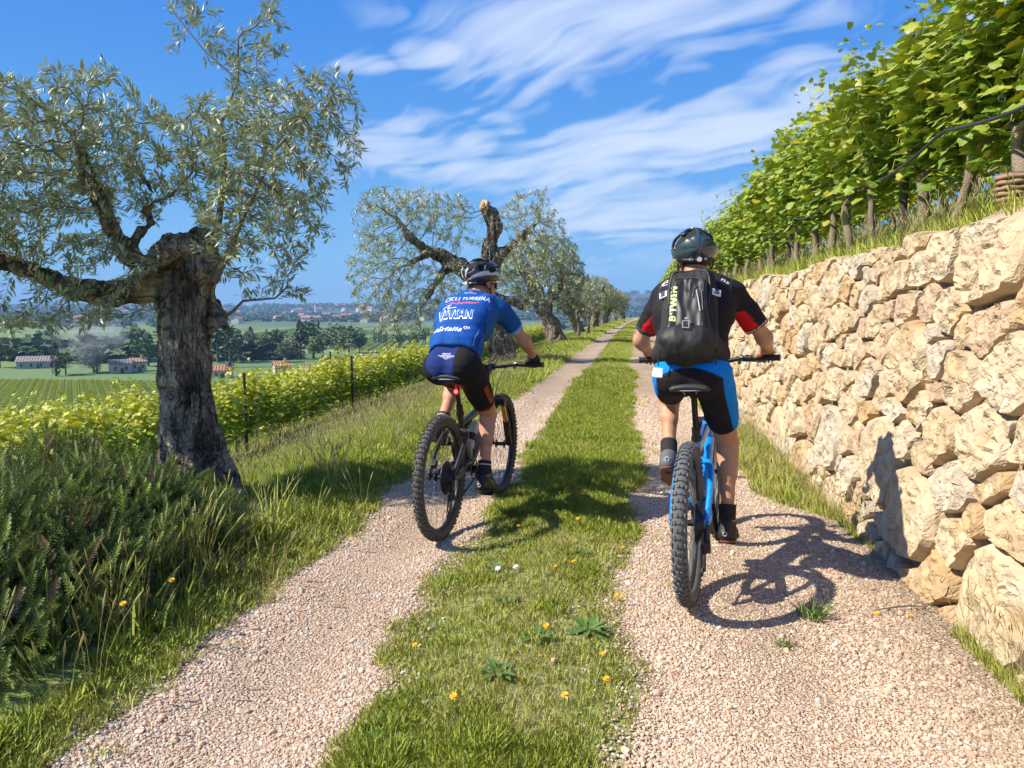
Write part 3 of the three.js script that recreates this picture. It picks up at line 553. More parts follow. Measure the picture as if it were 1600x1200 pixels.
  // the vineyard below on the left: yellower young leaves
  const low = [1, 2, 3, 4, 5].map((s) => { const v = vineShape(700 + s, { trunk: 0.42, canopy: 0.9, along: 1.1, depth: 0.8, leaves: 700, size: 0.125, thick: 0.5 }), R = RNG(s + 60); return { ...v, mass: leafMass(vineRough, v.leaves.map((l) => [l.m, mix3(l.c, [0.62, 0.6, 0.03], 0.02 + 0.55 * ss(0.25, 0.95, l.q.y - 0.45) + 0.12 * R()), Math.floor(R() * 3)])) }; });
  const rows = [[-7.0, 2.4, 62, 0.95, 'front row nearest the grass bank'], [-9.1, 4, 60, 1.0, 'second row down'], [-11.2, 5, 62, 1.05, 'third row down'], [-13.3, 9, 66, 1.1, 'fourth row down']];
  rows.forEach(([x0, a, b, step, words], n) => { for (let D = a; D < b; D += step) {
    const R = RNG(Math.floor(D * 77 + n * 13)), x = x0 + bend(D) * 0.8 + R.range(-0.06, 0.06), v = low[Math.floor(R() * 5)];
    const t = thing('grape_vine', `yellow-green grape vine in the ${words}, below the olive trees`, 'grape vine', [x, landY(x, D) - 0.02, -D], R() > 0.5 ? Math.PI : 0, `grape vines in the ${words}`);
    part(t, 'trunk', v.wood, vineBark); stuffPart(t, 'foliage', v.mass, vineLeafMat); t.scale.set(1, R.range(0.9, 1.12), 1);
  } });
  // posts: dark stakes through the rows
  const stake = (h, r) => merge([tube([V3(0, -0.2, 0), V3(0.01, h * 0.5, 0), V3(0, h, 0.01)], [r, r * 0.97, r * 0.92], 8)]);
  const postMat = std([0.06, 0.05, 0.045], 0.9, { bumpMap: woodBump, bumpScale: 0.008 });
  const post = (x, D, h, r, label, group) => { const t = thing('vineyard_post', label, 'post', [x, landY(x, D), -D], 0, group); part(t, 'stake', stake(h, r), postMat); part(t, 'wire_clip', place(new THREE.TorusGeometry(r * 1.1, 0.006, 5, 10), [0, h * 0.8, 0], [Math.PI / 2, 0, 0]), std([0.3, 0.3, 0.3], 0.4, { metalness: 1 })); };
  [[6.55, 1.75, 'tall dark wooden post in the vine row above the wall, nearest one standing clear'], [10.9, 1.75, 'dark wooden post midway along the vine row above the wall'], [16, 1.7, 'thin dark post farther along the vine row above the wall']].forEach(([D, h, w]) => post(rowR(D) + 0.02, D, h, 0.032, w, 'posts in the row above the stone wall'));
  [[5.2, 'first dark stake in the front row of the left vineyard, left of the olive trunk'], [12.9, 'dark stake in the left vineyard just right of the big olive trunk'], [18.3, 'tall dark stake standing out in the front row midway between trunk and blue rider'], [28, 'dark stake in the front vineyard row close to the blue rider'], [42, 'far thin stake in the front vineyard row beyond the blue rider']].forEach(([D, w]) => post(-6.75 + bend(D), D, 1.5, 0.03, w, 'stakes in the front row of the left vineyard'));
  [[8.5, 'stake in the second row of the left vineyard, left of the olive trunk'], [22, 'stake in the second row of the left vineyard behind the tall front stake']].forEach(([D, w]) => post(-8.8 + bend(D), D, 1.8, 0.03, w, 'stakes in the second row of the left vineyard'));
  // drip hose and wires along the row
  const hose = []; for (let D = 2.4; D < 24; D += 0.12) { const x = rowR(D) - 0.16, sag = 0.11 * Math.abs(Math.sin((D - 3.0) * 1.35)); hose.push(V3(x, landY(x, D) + 0.74 - sag, -D)); }
  const hz = thing('drip_hose', 'black drip irrigation hose looped along the vines above the wall', 'hose'); part(hz, 'hose', tube(hose, 0.011, 7), std([0.03, 0.032, 0.04], 0.45));
  const ties = []; for (let D = 3.2; D < 14; D += 1.35) { const x = rowR(D) - 0.16; ties.push(place(new THREE.TorusGeometry(0.018, 0.004, 5, 10), [x, landY(x, D) + 0.735, -D], [0, 0, 0])); } part(hz, 'tie', merge(ties), std([0.05, 0.05, 0.05], 0.6));
  for (const [h, w] of [[0.95, 'lower steel trellis wire strung through the vine row above the wall'], [1.4, 'upper steel trellis wire strung over the vine row above the wall']]) { const p = []; for (let D = 1.5; D < 30; D += 0.8) { const x = rowR(D); p.push(V3(x, landY(x, D) + h, -D)); } const t = setData(part(scene, numbered('trellis_wire'), tube(p, 0.0016, 4), std([0.4, 0.4, 0.4], 0.4, { metalness: 1 })), w, 'wire', 'trellis wires above the wall'); }
  // straw guard round the third vine
  const gd = spots[2], gx = rowR(gd), guard = thing('vine_guard', 'brown woven straw guard wrapped round the foot of a vine above the wall', 'plant guard', [gx, landY(gx, gd) - 0.02, -gd]);
  const bands = []; for (let k = 0; k < 9; k++) bands.push(tube(Array.from({ length: 25 }, (_, i) => { const a = i / 24 * 6.2832; return V3(Math.cos(a) * (0.082 + 0.006 * Math.sin(a * 6 + k * 3.14)), 0.03 + k * 0.031, Math.sin(a) * (0.082 + 0.006 * Math.sin(a * 6 + k * 3.14))); }), 0.014, 5, false));
  part(guard, 'woven_band', merge(bands), std([0.3, 0.2, 0.12], 0.95)); part(guard, 'sleeve', place(new THREE.CylinderGeometry(0.078, 0.082, 0.3, 20, 1, true), [0, 0.15, 0]), std([0.22, 0.15, 0.09], 0.95, { side: THREE.DoubleSide }));
}
// ---------------------------------------------------------------- olive trees
const oliveLeafShape = leafGeo([[0.0, 0], [0.11, 0.3], [0.12, 0.6], [0.0, 1]], 0.25, 0.12);
const oliveLeafRough = (() => { const g = new THREE.BufferGeometry(); g.setAttribute('position', new THREE.Float32BufferAttribute([0, 0, 0, 0.125, 0.02, 0.5, 0, -0.04, 1, -0.125, 0.02, 0.5], 3)); g.setAttribute('uv', new THREE.Float32BufferAttribute([0.5, 0, 1, 0.5, 0.5, 1, 0, 0.5], 2)); g.setIndex([0, 1, 2, 0, 2, 3]); g.computeVertexNormals(); return g; })();
const oliveLeafMat = phys([1, 1, 1], 0.4, { vertexColors: true, transmission: 0.34, thickness: 0, side: THREE.DoubleSide, specularIntensity: 0.8 });
const furrow = (u, v, sx, sy, z) => { const f = (a, b) => fbm(a * sx + 0.6 * noise3(a * 3, b * 4, z), b * sy + 0.5 * noise3(a * 5, b * 3, z + 4), z, 3), fu = ss(0.8, 1, u), fv = ss(0.8, 1, v); return lerp(lerp(f(u, v), f(u - 1, v), fu), lerp(f(u, v - 1), f(u - 1, v - 1), fu), fv); };
const barkH = (u, v) => { const a = 1 - Math.min(1, Math.abs(furrow(u, v, 15, 4, 3)) * 5.5), b = 1 - Math.min(1, Math.abs(furrow(u, v, 26, 11, 7)) * 4.5); return clamp(0.85 - 0.6 * a * a - 0.35 * b * b + 0.25 * furrow(u, v, 50, 30, 5), 0, 1); };
const barkBump = dataTex(512, barkH);
const barkCol = dataTex(512, (u, v) => { const k = clamp(0.42 + 0.62 * barkH(u, v) + 0.25 * furrow(u, v, 5, 3, 11), 0, 1); return [k, k * 0.985, k * 0.96]; }, true);
const oliveBark = std([1, 1, 1], 0.95, { vertexColors: true, map: barkCol, bumpMap: barkBump, bumpScale: 0.03 });
const twigMat = std([0.17, 0.15, 0.11], 0.85);
// space colonisation: twigs grow from the limbs into the volumes where the photograph shows leaves
function grow(seeds, blobs, n, step, reach, kill, R, droop) {
  const targets = [];
  for (let k = 0; k < n; k++) { let w = R() * blobs.reduce((s, b) => s + b.w, 0), b = blobs[0]; for (const q of blobs) { w -= q.w; if (w <= 0) { b = q; break; } } let v; do v = V3(R.range(-1, 1), R.range(-1, 1), R.range(-1, 1)); while (v.lengthSq() > 1); targets.push(V3(b.c.x + v.x * b.r.x, b.c.y + v.y * b.r.y, b.c.z + v.z * b.r.z)); }
  const nodes = seeds.map((s) => ({ p: s.p.clone(), parent: -1, root: true, d: s.d, kids: 0 }));
  let alive = targets.map((p) => ({ p, best: -1, bd: 1e9 })), from = 0;
  for (let it = 0; it < 90 && alive.length; it++) {
    for (const t of alive) for (let i = from; i < nodes.length; i++) { const d = t.p.distanceToSquared(nodes[i].p); if (d < t.bd) { t.bd = d; t.best = i; } }
    from = nodes.length; const pull = new Map();
    for (const t of alive) if (t.bd < reach * reach) { const v = t.p.clone().sub(nodes[t.best].p).normalize(); pull.has(t.best) ? pull.get(t.best).add(v) : pull.set(t.best, v); }
    if (!pull.size) { reach *= 1.5; if (reach > 9) break; continue; }
    for (const [i, v] of pull) { if (nodes[i].kids > 4) continue; v.normalize().add(V3(R.range(-0.35, 0.35), R.range(-0.35, 0.35) - droop, R.range(-0.35, 0.35))).normalize(); nodes[i].kids++; nodes.push({ p: nodes[i].p.clone().addScaledVector(v, step), parent: i, kids: 0 }); }
    alive = alive.filter((t) => { for (let i = from; i < nodes.length; i++) if (t.p.distanceToSquared(nodes[i].p) < kill * kill) return false; return true; });
  }
  const kids = nodes.map(() => []); nodes.forEach((q, i) => { if (q.parent >= 0) kids[q.parent].push(i); });
  const area = new Float32Array(nodes.length), depth = new Int32Array(nodes.length);
  for (let i = nodes.length - 1; i >= 0; i--) { if (!kids[i].length) { area[i] = 1; depth[i] = 0; } const p = nodes[i].parent; if (p >= 0) { area[p] += area[i]; depth[p] = Math.max(depth[p], depth[i] + 1); } }
  return { nodes, kids, area, depth };
}
function twigs(t, r0, rMax) {
  const parts = [];
  const chain = (i, from) => {
    const pts = from >= 0 ? [t.nodes[from].p] : [], rs = from >= 0 ? [Math.min(rMax, r0 * Math.sqrt(t.area[i]))] : []; let k = i;
    for (;;) { pts.push(t.nodes[k].p); rs.push(Math.min(rMax, r0 * Math.sqrt(t.area[k]))); const ks = t.kids[k]; if (!ks.length) break; let b = ks[0]; for (const q of ks) if (t.area[q] > t.area[b]) b = q; for (const q of ks) if (q !== b) chain(q, k); k = b; }
    if (pts.length > 1) parts.push(tube(pts, rs, rs[0] > 0.012 ? 7 : 4, false));
  };
  t.nodes.forEach((q, i) => { if (q.root) for (const k of t.kids[i]) chain(k, i); });
  return merge(parts);
}
function oliveLeaves(t, per, size, R, lastN, droop, yellow) {
  const out = [];
  t.nodes.forEach((q, i) => {
    if (q.parent < 0 || t.depth[i] > lastN) return;
    const a = t.nodes[q.parent].p, dir = q.p.clone().sub(a).normalize(), n = Math.round(per * (0.6 + 0.8 * R()));
    for (let k = 0; k < n; k++) {
      const p = a.clone().lerp(q.p, R() * 1.15), ang = R() * 6.283, side = V3(Math.cos(ang), Math.sin(ang) * 0.7, Math.sin(ang + 1)).cross(dir).normalize();
      p.addScaledVector(side, R.range(0, 0.025) * (size / 0.06));
      const d = dir.clone().multiplyScalar(0.75).addScaledVector(side, 0.7).add(V3(0, 0.25 - droop * R() * 1.6, 0)).normalize(), s = size * R.range(0.65, 1.25);
      // grey-green above, silver below
      const tone = R(); let c = mix3([0.24, 0.285, 0.11], [0.47, 0.51, 0.29], tone); if (R() > 0.5) c = mix3(c, [0.6, 0.65, 0.5], 0.75); if (R() < yellow) c = mix3(c, [0.32, 0.29, 0.06], 0.55);
      out.push([leafAt(p, d, V3(R.range(-0.6, 0.6), 0.8, R.range(-0.6, 0.6)), s), c, 0]);
    }
  });
  return out;
}
function barkPaint(seed, y0, cuts = []) {
  return (x, y, z) => {
    const n = fbm(x * 7 + seed, y * 3, z * 7, 4), r = ridge(x * 16, y * 5, z * 16 + seed, 3), f = fbm(x * 40, y * 16, z * 40, 2);
    let c = mix3([0.1, 0.076, 0.055], [0.5, 0.42, 0.32], clamp(0.3 + n * 0.6 + (ridge(x * 13 + seed, y * 2.6, z * 13, 3) - 0.2) * 0.9 + f * 0.5, 0, 1)); c = mix3(c, [0.3, 0.28, 0.24], ss(0.1, 0.4, fbm(x * 5, y * 4, z * 5 + seed, 3)) * 0.55);
    for (const [p, rr, cc] of cuts) if (Math.hypot(x - p[0], y - p[1], z - p[2]) < rr) c = cc;
    return c;
  };
}
function limbSDF(limbs, k, rough, seed) {   // limbs: lists of [x, y, z, r]
  const caps = []; for (const l of limbs) for (let i = 0; i < l.length - 1; i++) caps.push(C(l[i], l[i + 1], l[i][3], l[i + 1][3]));
  const u = union(caps, k);
  return (x, y, z) => { const d = u(x, y, z); if (d > 0.25) return d; const w = 1 + 0; return d + rough * (1.0 * (0.3 - ridge(x * 13 + seed, y * 2.6, z * 13, 3)) + 1.0 * fbm(x * 3.4, y * 2.2 + seed, z * 3.4, 3) * 1.2 + 0.35 * fbm(x * 24, y * 11, z * 24, 2)) * w; };
}
const bounds = (limbs, m) => { const lo = [1e9, 1e9, 1e9], hi = [-1e9, -1e9, -1e9]; for (const l of limbs) for (const p of l) for (let k = 0; k < 3; k++) { lo[k] = Math.min(lo[k], p[k] - p[3] - m); hi[k] = Math.max(hi[k], p[k] + p[3] + m); } return [lo, hi]; };
// points surveyed from the photograph at a stated depth, relative to the tree's foot
const survey = (foot) => (px, py, depth, r) => { const p = at(px, py, depth); return [p.x - foot[0], p.y - foot[1], p.z - foot[2], r]; };
function oliveTree(o) {
  const R = RNG(o.seed), t = thing('olive_tree', o.label, 'olive tree', o.foot, 0, o.group), [lo, hi] = bounds(o.limbs, 0.12);
  const g = sdfMesh(limbSDF(o.limbs, o.blend, o.rough, o.seed), lo, hi, o.cell, 2.2); { const k = o.girth ?? 1; uvBy(g, (x, y, z) => Math.hypot(x, z) < 0.4 * k && y < 1.75 * k ? [Math.atan2(x, z) * 0.36 * k, y * 2.4] : [x * 2.4 + 0.3, (y + z) * 2.4]); }
  const trunk = part(t, 'trunk', paint(g, barkPaint(o.seed, 0, o.cuts)), oliveBark);
  const seeds = []; for (const l of o.limbs) for (let i = 0; i < l.length - 1; i++) { const n = 5; for (let k = 0; k <= n; k++) { const q = l[i].map((v, m) => lerp(v, l[i + 1][m], k / n)); if (q[1] > o.crownFrom) seeds.push({ p: V3(q[0], q[1], q[2]) }); } }
  for (const s of o.sprouts ?? []) for (let i = 0; i < s.length - 1; i++) for (let k = 0; k <= 4; k++) { const q = s[i].map((v, m) => lerp(v, s[i + 1][m], k / 4)); seeds.push({ p: V3(q[0], q[1], q[2]) }); }
  const blobs = o.blobs.map(([p, rx, ry, rz, w]) => ({ c: V3(p[0], p[1], p[2]), r: V3(rx, ry, rz), w: (w ?? 1) * rx * ry * rz }));
  const net = grow(seeds, blobs, o.targets, o.step, o.reach ?? 1.2, o.kill, R, o.droop);
  const woody = [twigs(net, o.twig, 0.03)]; for (const s of o.sprouts ?? []) woody.push(tube(s.map((q) => V3(q[0], q[1], q[2])), s.map((q) => q[3]), 8));
  part(t, 'branches', merge(woody), twigMat);
  const leaves = oliveLeaves(net, o.per, o.leaf, R, o.lastN, o.droop * 1.4, o.yellow ?? 0.1);
  if (o.single) {   // the leaves nearest the camera hang one by one
    const order = leaves.map((l) => ({ l, z: l[0].elements[14] + 0.25 * R() })).sort((a, b) => b.z - a.z).map((e) => e.l), tints = [[0.24, 0.28, 0.12], [0.34, 0.38, 0.19], [0.48, 0.52, 0.36]].map((c) => phys(c, 0.4, { transmission: 0.34, thickness: 0, side: THREE.DoubleSide, specularIntensity: 0.8 }));
    order.slice(0, o.single).forEach((l, i) => { const m = part(t, i ? `leaf_${String(i).padStart(3, '0')}` : 'leaf', oliveLeafShape, tints[l[1][0] < 0.29 ? 0 : l[1][0] < 0.42 ? 1 : 2]); m.applyMatrix4(l[0]); });
    leaves.splice(0, leaves.length, ...order.slice(o.single));
  }
  stuffPart(t, 'crown', leafMass([o.fine ? oliveLeafShape : oliveLeafRough], leaves), oliveLeafMat);
  
  return t;
}
{
  const f1 = [-3.02, 0, -5.12], s1 = survey(f1), b = (px, py, d, rx, ry, rz, w) => [s1(px, py, d, 0), rx / 1200 * d, ry / 1200 * d, rz, w];
  const D1 = 5.55;
  oliveTree({
    seed: 5, girth: 1.05, single: 300, foot: f1, label: 'big gnarled pollarded olive tree with thick furrowed trunk, nearest the camera', group: null, cell: 0.0095, rough: 0.034, blend: 0.035, crownFrom: 1.4, fine: true,
    limbs: [[s1(322, 835, D1, 0.3), s1(315, 785, D1, 0.24), s1(303, 735, D1, 0.19), s1(292, 670, D1, 0.165), s1(288, 590, D1, 0.16), s1(287, 530, D1, 0.165), s1(284, 470, D1, 0.175), s1(288, 425, D1, 0.16), s1(303, 392, D1, 0.12), s1(312, 374, D1, 0.085)],
      [s1(262, 835, D1 - 0.12, 0.11), s1(266, 780, D1 - 0.1, 0.1), s1(268, 720, D1 - 0.08, 0.09), s1(272, 640, D1 - 0.05, 0.08), s1(265, 520, D1 - 0.05, 0.07), s1(262, 470, D1 - 0.05, 0.1)], [s1(392, 820, D1 - 0.08, 0.08), s1(366, 780, D1 - 0.05, 0.085), s1(342, 735, D1 - 0.04, 0.09), s1(318, 660, D1 - 0.06, 0.08), s1(312, 560, D1 - 0.06, 0.075), s1(312, 470, D1 - 0.06, 0.09), s1(322, 420, D1 - 0.06, 0.09)],
      [s1(285, 440, D1, 0.16), s1(235, 448, D1, 0.11), s1(180, 458, D1 - 0.05, 0.074), s1(115, 452, D1 - 0.15, 0.062), s1(55, 425, D1 - 0.2, 0.058), s1(0, 410, D1 - 0.3, 0.054), s1(-80, 395, D1 - 0.4, 0.055)],
      [s1(280, 440, D1 - 0.02, 0.13), s1(225, 415, D1 - 0.12, 0.08), s1(198, 395, D1 - 0.16, 0.062), s1(176, 360, D1 - 0.2, 0.05), s1(155, 315, D1 - 0.25, 0.04), s1(132, 265, D1 - 0.3, 0.03), s1(112, 205, D1 - 0.35, 0.02)],
      [s1(245, 405, D1 - 0.2, 0.09), s1(265, 385, D1 - 0.22, 0.08), s1(290, 385, D1 - 0.16, 0.1)], [s1(318, 420, D1 - 0.1, 0.13), s1(322, 375, D1 - 0.1, 0.07)],
      [s1(205, 385, D1 - 0.17, 0.05), s1(222, 362, D1 - 0.15, 0.034), s1(237, 348, D1 - 0.14, 0.03), s1(229, 330, D1 - 0.14, 0.03), s1(246, 312, D1 - 0.14, 0.017), s1(222, 275, D1 - 0.14, 0.014)],
      [s1(330, 478, D1 - 0.02, 0.07), s1(346, 498, D1 - 0.06, 0.045), s1(358, 517, D1 - 0.1, 0.032)]],
    sprouts: [[s1(330, 435, D1 - 0.15, 0.036), s1(333, 395, D1 - 0.17, 0.03), s1(342, 345, D1 - 0.17, 0.024), s1(352, 260, D1 - 0.15, 0.016), s1(345, 195, D1 - 0.12, 0.012), s1(372, 125, D1 - 0.1, 0.009), s1(372, 60, D1 - 0.1, 0.006)], [s1(336, 440, D1 - 0.2, 0.026), s1(352, 405, D1 - 0.25, 0.02), s1(385, 330, D1 - 0.3, 0.014), s1(430, 235, D1 - 0.3, 0.01), s1(490, 165, D1 - 0.3, 0.005), s1(530, 135, D1 - 0.3, 0.003)],
      [s1(346, 498, D1 - 0.06, 0.016), s1(362, 488, D1 - 0.08, 0.012), s1(380, 470, D1 - 0.1, 0.01), s1(430, 466, D1 - 0.12, 0.006)], [s1(242, 315, D1 - 0.14, 0.014), s1(265, 308, D1 - 0.14, 0.011), s1(300, 270, D1 - 0.1, 0.008), s1(300, 200, D1, 0.006)], [s1(372, 125, D1 - 0.1, 0.008), s1(320, 80, D1 - 0.1, 0.006), s1(268, 15, D1 - 0.1, 0.004)]],
    blobs: [b(70, 230, D1 - 0.3, 130, 110, 0.75, 1.25), b(30, 330, D1 - 0.4, 130, 80, 0.7, 1.1), b(150, 160, D1 - 0.3, 80, 65, 0.5), b(200, 260, D1 - 0.2, 95, 90, 0.5), b(130, 420, D1 - 0.45, 120, 55, 0.35), b(-90, 280, D1 - 0.5, 140, 150, 0.8),
      b(330, 240, D1 - 0.1, 110, 90, 0.6, 1.2), b(430, 250, D1 - 0.2, 110, 110, 0.6, 1.25), b(490, 160, D1 - 0.3, 75, 65, 0.4), b(530, 230, D1 - 0.3, 45, 50, 0.3), b(400, 350, D1 - 0.3, 110, 80, 0.5, 1.1), b(470, 360, D1 - 0.3, 55, 50, 0.35), b(390, 110, D1 - 0.1, 60, 55, 0.3, 1.2), b(430, 30, D1 - 0.1, 28, 60, 0.2, 1.6), b(300, 20, D1 - 0.1, 55, 40, 0.2), b(340, 70, D1 - 0.1, 40, 40, 0.2, 1.2),
      b(420, 445, D1 - 0.2, 65, 32, 0.25, 1.5), b(80, 500, D1 - 0.5, 120, 28, 0.3, 1.6), b(165, 495, D1 - 0.5, 40, 25, 0.2, 1.5), b(255, 70, D1, 14, 18, 0.1, 1)],
    targets: 3600, step: 0.07, kill: 0.085, twig: 0.0021, per: 14, leaf: 0.058, lastN: 12, droop: 0.1, yellow: 0.16,
  });
  const f2 = [-3.05, -0.02, -19.3], s2 = survey(f2), D2 = 19.6, b2 = (px, py, rx, ry, rz, w) => [s2(px, py, D2 - 0.3, 0), rx / 1200 * D2, ry / 1200 * D2, rz, w];
  const second = oliveTree({
    seed: 9, girth: 1.7, foot: f2, label: 'spreading olive tree with a sawn-off stub pointing up, behind the rider in blue', cell: 0.026, rough: 0.05, blend: 0.14, crownFrom: 1.8,
    cuts: [[s2(757, 322, D2 - 0.1, 0), 0.15, [0.62, 0.42, 0.2]]],
    limbs: [[s2(788, 580, D2, 0.42), s2(782, 540, D2, 0.31), s2(768, 500, D2, 0.28), s2(757, 465, D2, 0.28), s2(752, 430, D2, 0.26)],
      [s2(755, 450, D2, 0.22), s2(762, 410, D2, 0.17), s2(764, 385, D2, 0.15), s2(774, 355, D2, 0.15), s2(768, 335, D2, 0.16), s2(760, 325, D2 - 0.1, 0.14)],
      [s2(752, 450, D2, 0.2), s2(720, 415, D2, 0.17), s2(690, 400, D2, 0.14), s2(665, 390, D2, 0.11), s2(640, 370, D2, 0.08), s2(618, 340, D2, 0.05)], [s2(690, 400, D2, 0.1), s2(670, 395, D2 - 0.3, 0.09), s2(640, 412, D2 - 0.4, 0.06)], [s2(700, 415, D2, 0.11), s2(686, 435, D2 - 0.2, 0.07), s2(668, 465, D2 - 0.3, 0.05)],
      [s2(757, 440, D2, 0.17), s2(785, 395, D2, 0.11), s2(815, 370, D2, 0.08), s2(835, 350, D2, 0.06)], [s2(750, 460, D2, 0.15), s2(800, 470, D2 - 0.3, 0.08), s2(815, 478, D2 - 0.3, 0.06), s2(826, 464, D2 - 0.3, 0.04)]],
    blobs: [b2(600, 350, 50, 60, 1.1, 1.3), b2(585, 430, 45, 75, 0.9, 1.2), b2(650, 330, 55, 40, 1), b2(690, 345, 50, 42, 1.1, 1.2), b2(712, 322, 26, 26, 0.8), b2(640, 440, 55, 60, 1, 1), b2(620, 495, 40, 35, 0.7, 1.2), b2(828, 342, 48, 46, 1.1, 1.2), b2(850, 390, 48, 52, 1.1, 1.2), b2(812, 415, 45, 36, 0.9), b2(840, 450, 45, 40, 0.8), b2(705, 440, 50, 40, 1.0), b2(840, 305, 8, 14, 0.3, 2), b2(660, 470, 60, 45, 1, 1)],
    targets: 3600, step: 0.15, kill: 0.16, twig: 0.0034, per: 17, leaf: 0.09, lastN: 5, droop: 0.22, yellow: 0.12,
  });
  { const tip = s2(757, 320, D2 - 0.14, 0), disc = new THREE.CylinderGeometry(0.125, 0.15, 0.1, 18); disc.applyMatrix4(new THREE.Matrix4().makeRotationFromQuaternion(new THREE.Quaternion().setFromUnitVectors(V3(0, 1, 0), V3(-0.45, 0.45, 0.78).normalize()))); disc.translate(tip[0], tip[1], tip[2]); part(second, 'sawn_end', disc, std([0.5, 0.345, 0.19], 0.9, { bumpMap: grainTex, bumpScale: 0.02 }), 'pale freshly sawn end of the stub'); }
  const f3 = [-2.83, 0, -32.3], s3 = survey(f3), D3 = 32.4, b3 = (px, py, rx, ry, rz, w) => [s3(px, py, D3, 0), rx / 1200 * D3, ry / 1200 * D3, rz, w];
  const third = oliveTree({
    seed: 14, girth: 1.7, foot: f3, label: 'olive tree with a dark split leaning trunk, third along the left side of the track', cell: 0.045, rough: 0.07, blend: 0.2, crownFrom: 1.8,
    limbs: [[s3(872, 538, D3, 0.42), s3(862, 510, D3, 0.33), s3(848, 480, D3, 0.28), s3(836, 450, D3, 0.24), s3(830, 425, D3, 0.15)], [s3(850, 485, D3, 0.2), s3(872, 450, D3, 0.14), s3(885, 420, D3, 0.08)], [s3(836, 450, D3, 0.15), s3(815, 420, D3, 0.1), s3(800, 395, D3, 0.06)]],
    blobs: [b3(850, 405, 62, 40, 1.5, 1.2), b3(885, 435, 36, 40, 1.2, 1.2), b3(830, 440, 40, 40, 1.2), b3(890, 475, 26, 26, 0.8), b3(800, 430, 36, 40, 1)],
    targets: 1700, step: 0.2, kill: 0.22, twig: 0.006, per: 28, leaf: 0.14, lastN: 5, droop: 0.2, yellow: 0.25,
  });
  // the rest of the row, dwindling along the track
  const words = ['fourth', 'fifth', 'sixth', 'seventh', 'eighth'];
  [[45, -3.0, 0.78, 0.6], [57, -2.8, 0.86, 2.1], [70, -2.9, 0.8, 4.0], [84, -2.6, 0.75, 5.2], [99, -2.2, 0.8, 1.1]].forEach(([D, x0, s, turn], k) => {
    const c = third.clone(); c.name = numbered('olive_tree'); scene.add(c); const x = x0 + bend(D); c.position.set(x, landY(x, D), -D); c.rotation.y = turn; c.scale.setScalar(s);
    setData(c, `small distant olive tree, ${words[k]} along the left side of the track`, 'olive tree');
  });
  // slim young olives between them
  [[36, -2.4, 'left of'], [40, -2.2, 'right of']].forEach(([D, x0, w], k) => {
    const x = x0 + bend(D), foot = [x, landY(x, D), -D];
    oliveTree({ seed: 31 + k, foot, label: `slim young olive sapling past the third olive, ${w} its twin`, cell: 0.03, rough: 0.02, blend: 0.05, crownFrom: 1.2,
      limbs: [[[0, -0.1, 0, 0.1], [0.05, 0.6, 0, 0.075], [-0.1, 1.2, 0, 0.06], [0, 1.7, 0, 0.04]], [[-0.05, 0.9, 0, 0.05], [0.35, 1.5, 0.1, 0.035]]], blobs: [[[0, 2.2, 0], 0.75, 0.7, 0.7, 1], [[0.3, 1.8, 0], 0.6, 0.5, 0.6, 1]], targets: 420, step: 0.18, kill: 0.2, twig: 0.006, per: 14, leaf: 0.13, lastN: 5, droop: 0.15 });
  });
}
// ---------------------------------------------------------------- grass, weeds, flowers, the rosemary hedge
function tuftGeo(seed, n, h, spread, w, bendy) {
  const R = RNG(seed), pos = [], nor = [], idx = [];
  for (let k = 0; k < n; k++) {
    const a = R() * 6.283, r = spread * Math.sqrt(R()), bx = Math.cos(a) * r, bz = Math.sin(a) * r, H = h * R.range(0.45, 1.1), la = a + R.gauss() * 0.9, lean = bendy * R.range(0.15, 1) * H, cx = Math.cos(la), cz = Math.sin(la), face = R() * 6.283, wx = Math.cos(face) * w, wz = Math.sin(face) * w, b = pos.length / 3;
    for (const [t, ww] of [[0, 0.8], [0.45, 1], [0.8, 0.6], [1, 0]]) {
      const o = lean * t * t, y = H * (t - 0.18 * bendy * t * t), x = bx + cx * o, z = bz + cz * o;
      if (t < 1) { pos.push(x - wx * ww, y, z - wz * ww, x + wx * ww, y, z + wz * ww); for (let q = 0; q < 2; q++) nor.push(-wz / w * 0.6, 0.7, wx / w * 0.6); } else { pos.push(x, y, z); nor.push(-wz / w * 0.6, 0.7, wx / w * 0.6); }
    }
    for (let q = 0; q < 2; q++) idx.push(b + q * 2, b + q * 2 + 1, b + q * 2 + 2, b + q * 2 + 2, b + q * 2 + 1, b + q * 2 + 3);
    idx.push(b + 4, b + 5, b + 6);
  }
  const g = new THREE.BufferGeometry(); g.setAttribute('position', new THREE.Float32BufferAttribute(pos, 3)); g.setAttribute('normal', new THREE.Float32BufferAttribute(nor, 3)); g.setIndex(idx); return g;
}
const grassMat = phys([1, 1, 1], 0.55, { transmission: 0.35, thickness: 0, side: THREE.DoubleSide, specularIntensity: 0.5 });
const lawn = [tuftGeo(1, 16, 0.055, 0.035, 0.0021, 0.9), tuftGeo(2, 14, 0.075, 0.04, 0.0023, 0.8), tuftGeo(3, 18, 0.045, 0.04, 0.002, 1.1)];
const meadow = [tuftGeo(4, 16, 0.17, 0.06, 0.0028, 0.7), tuftGeo(5, 14, 0.22, 0.06, 0.003, 0.6), tuftGeo(6, 18, 0.14, 0.07, 0.003, 0.8)];
const farTuft = [tuftGeo(7, 16, 0.24, 0.2, 0.008, 0.7), tuftGeo(8, 16, 0.2, 0.22, 0.009, 0.8)];
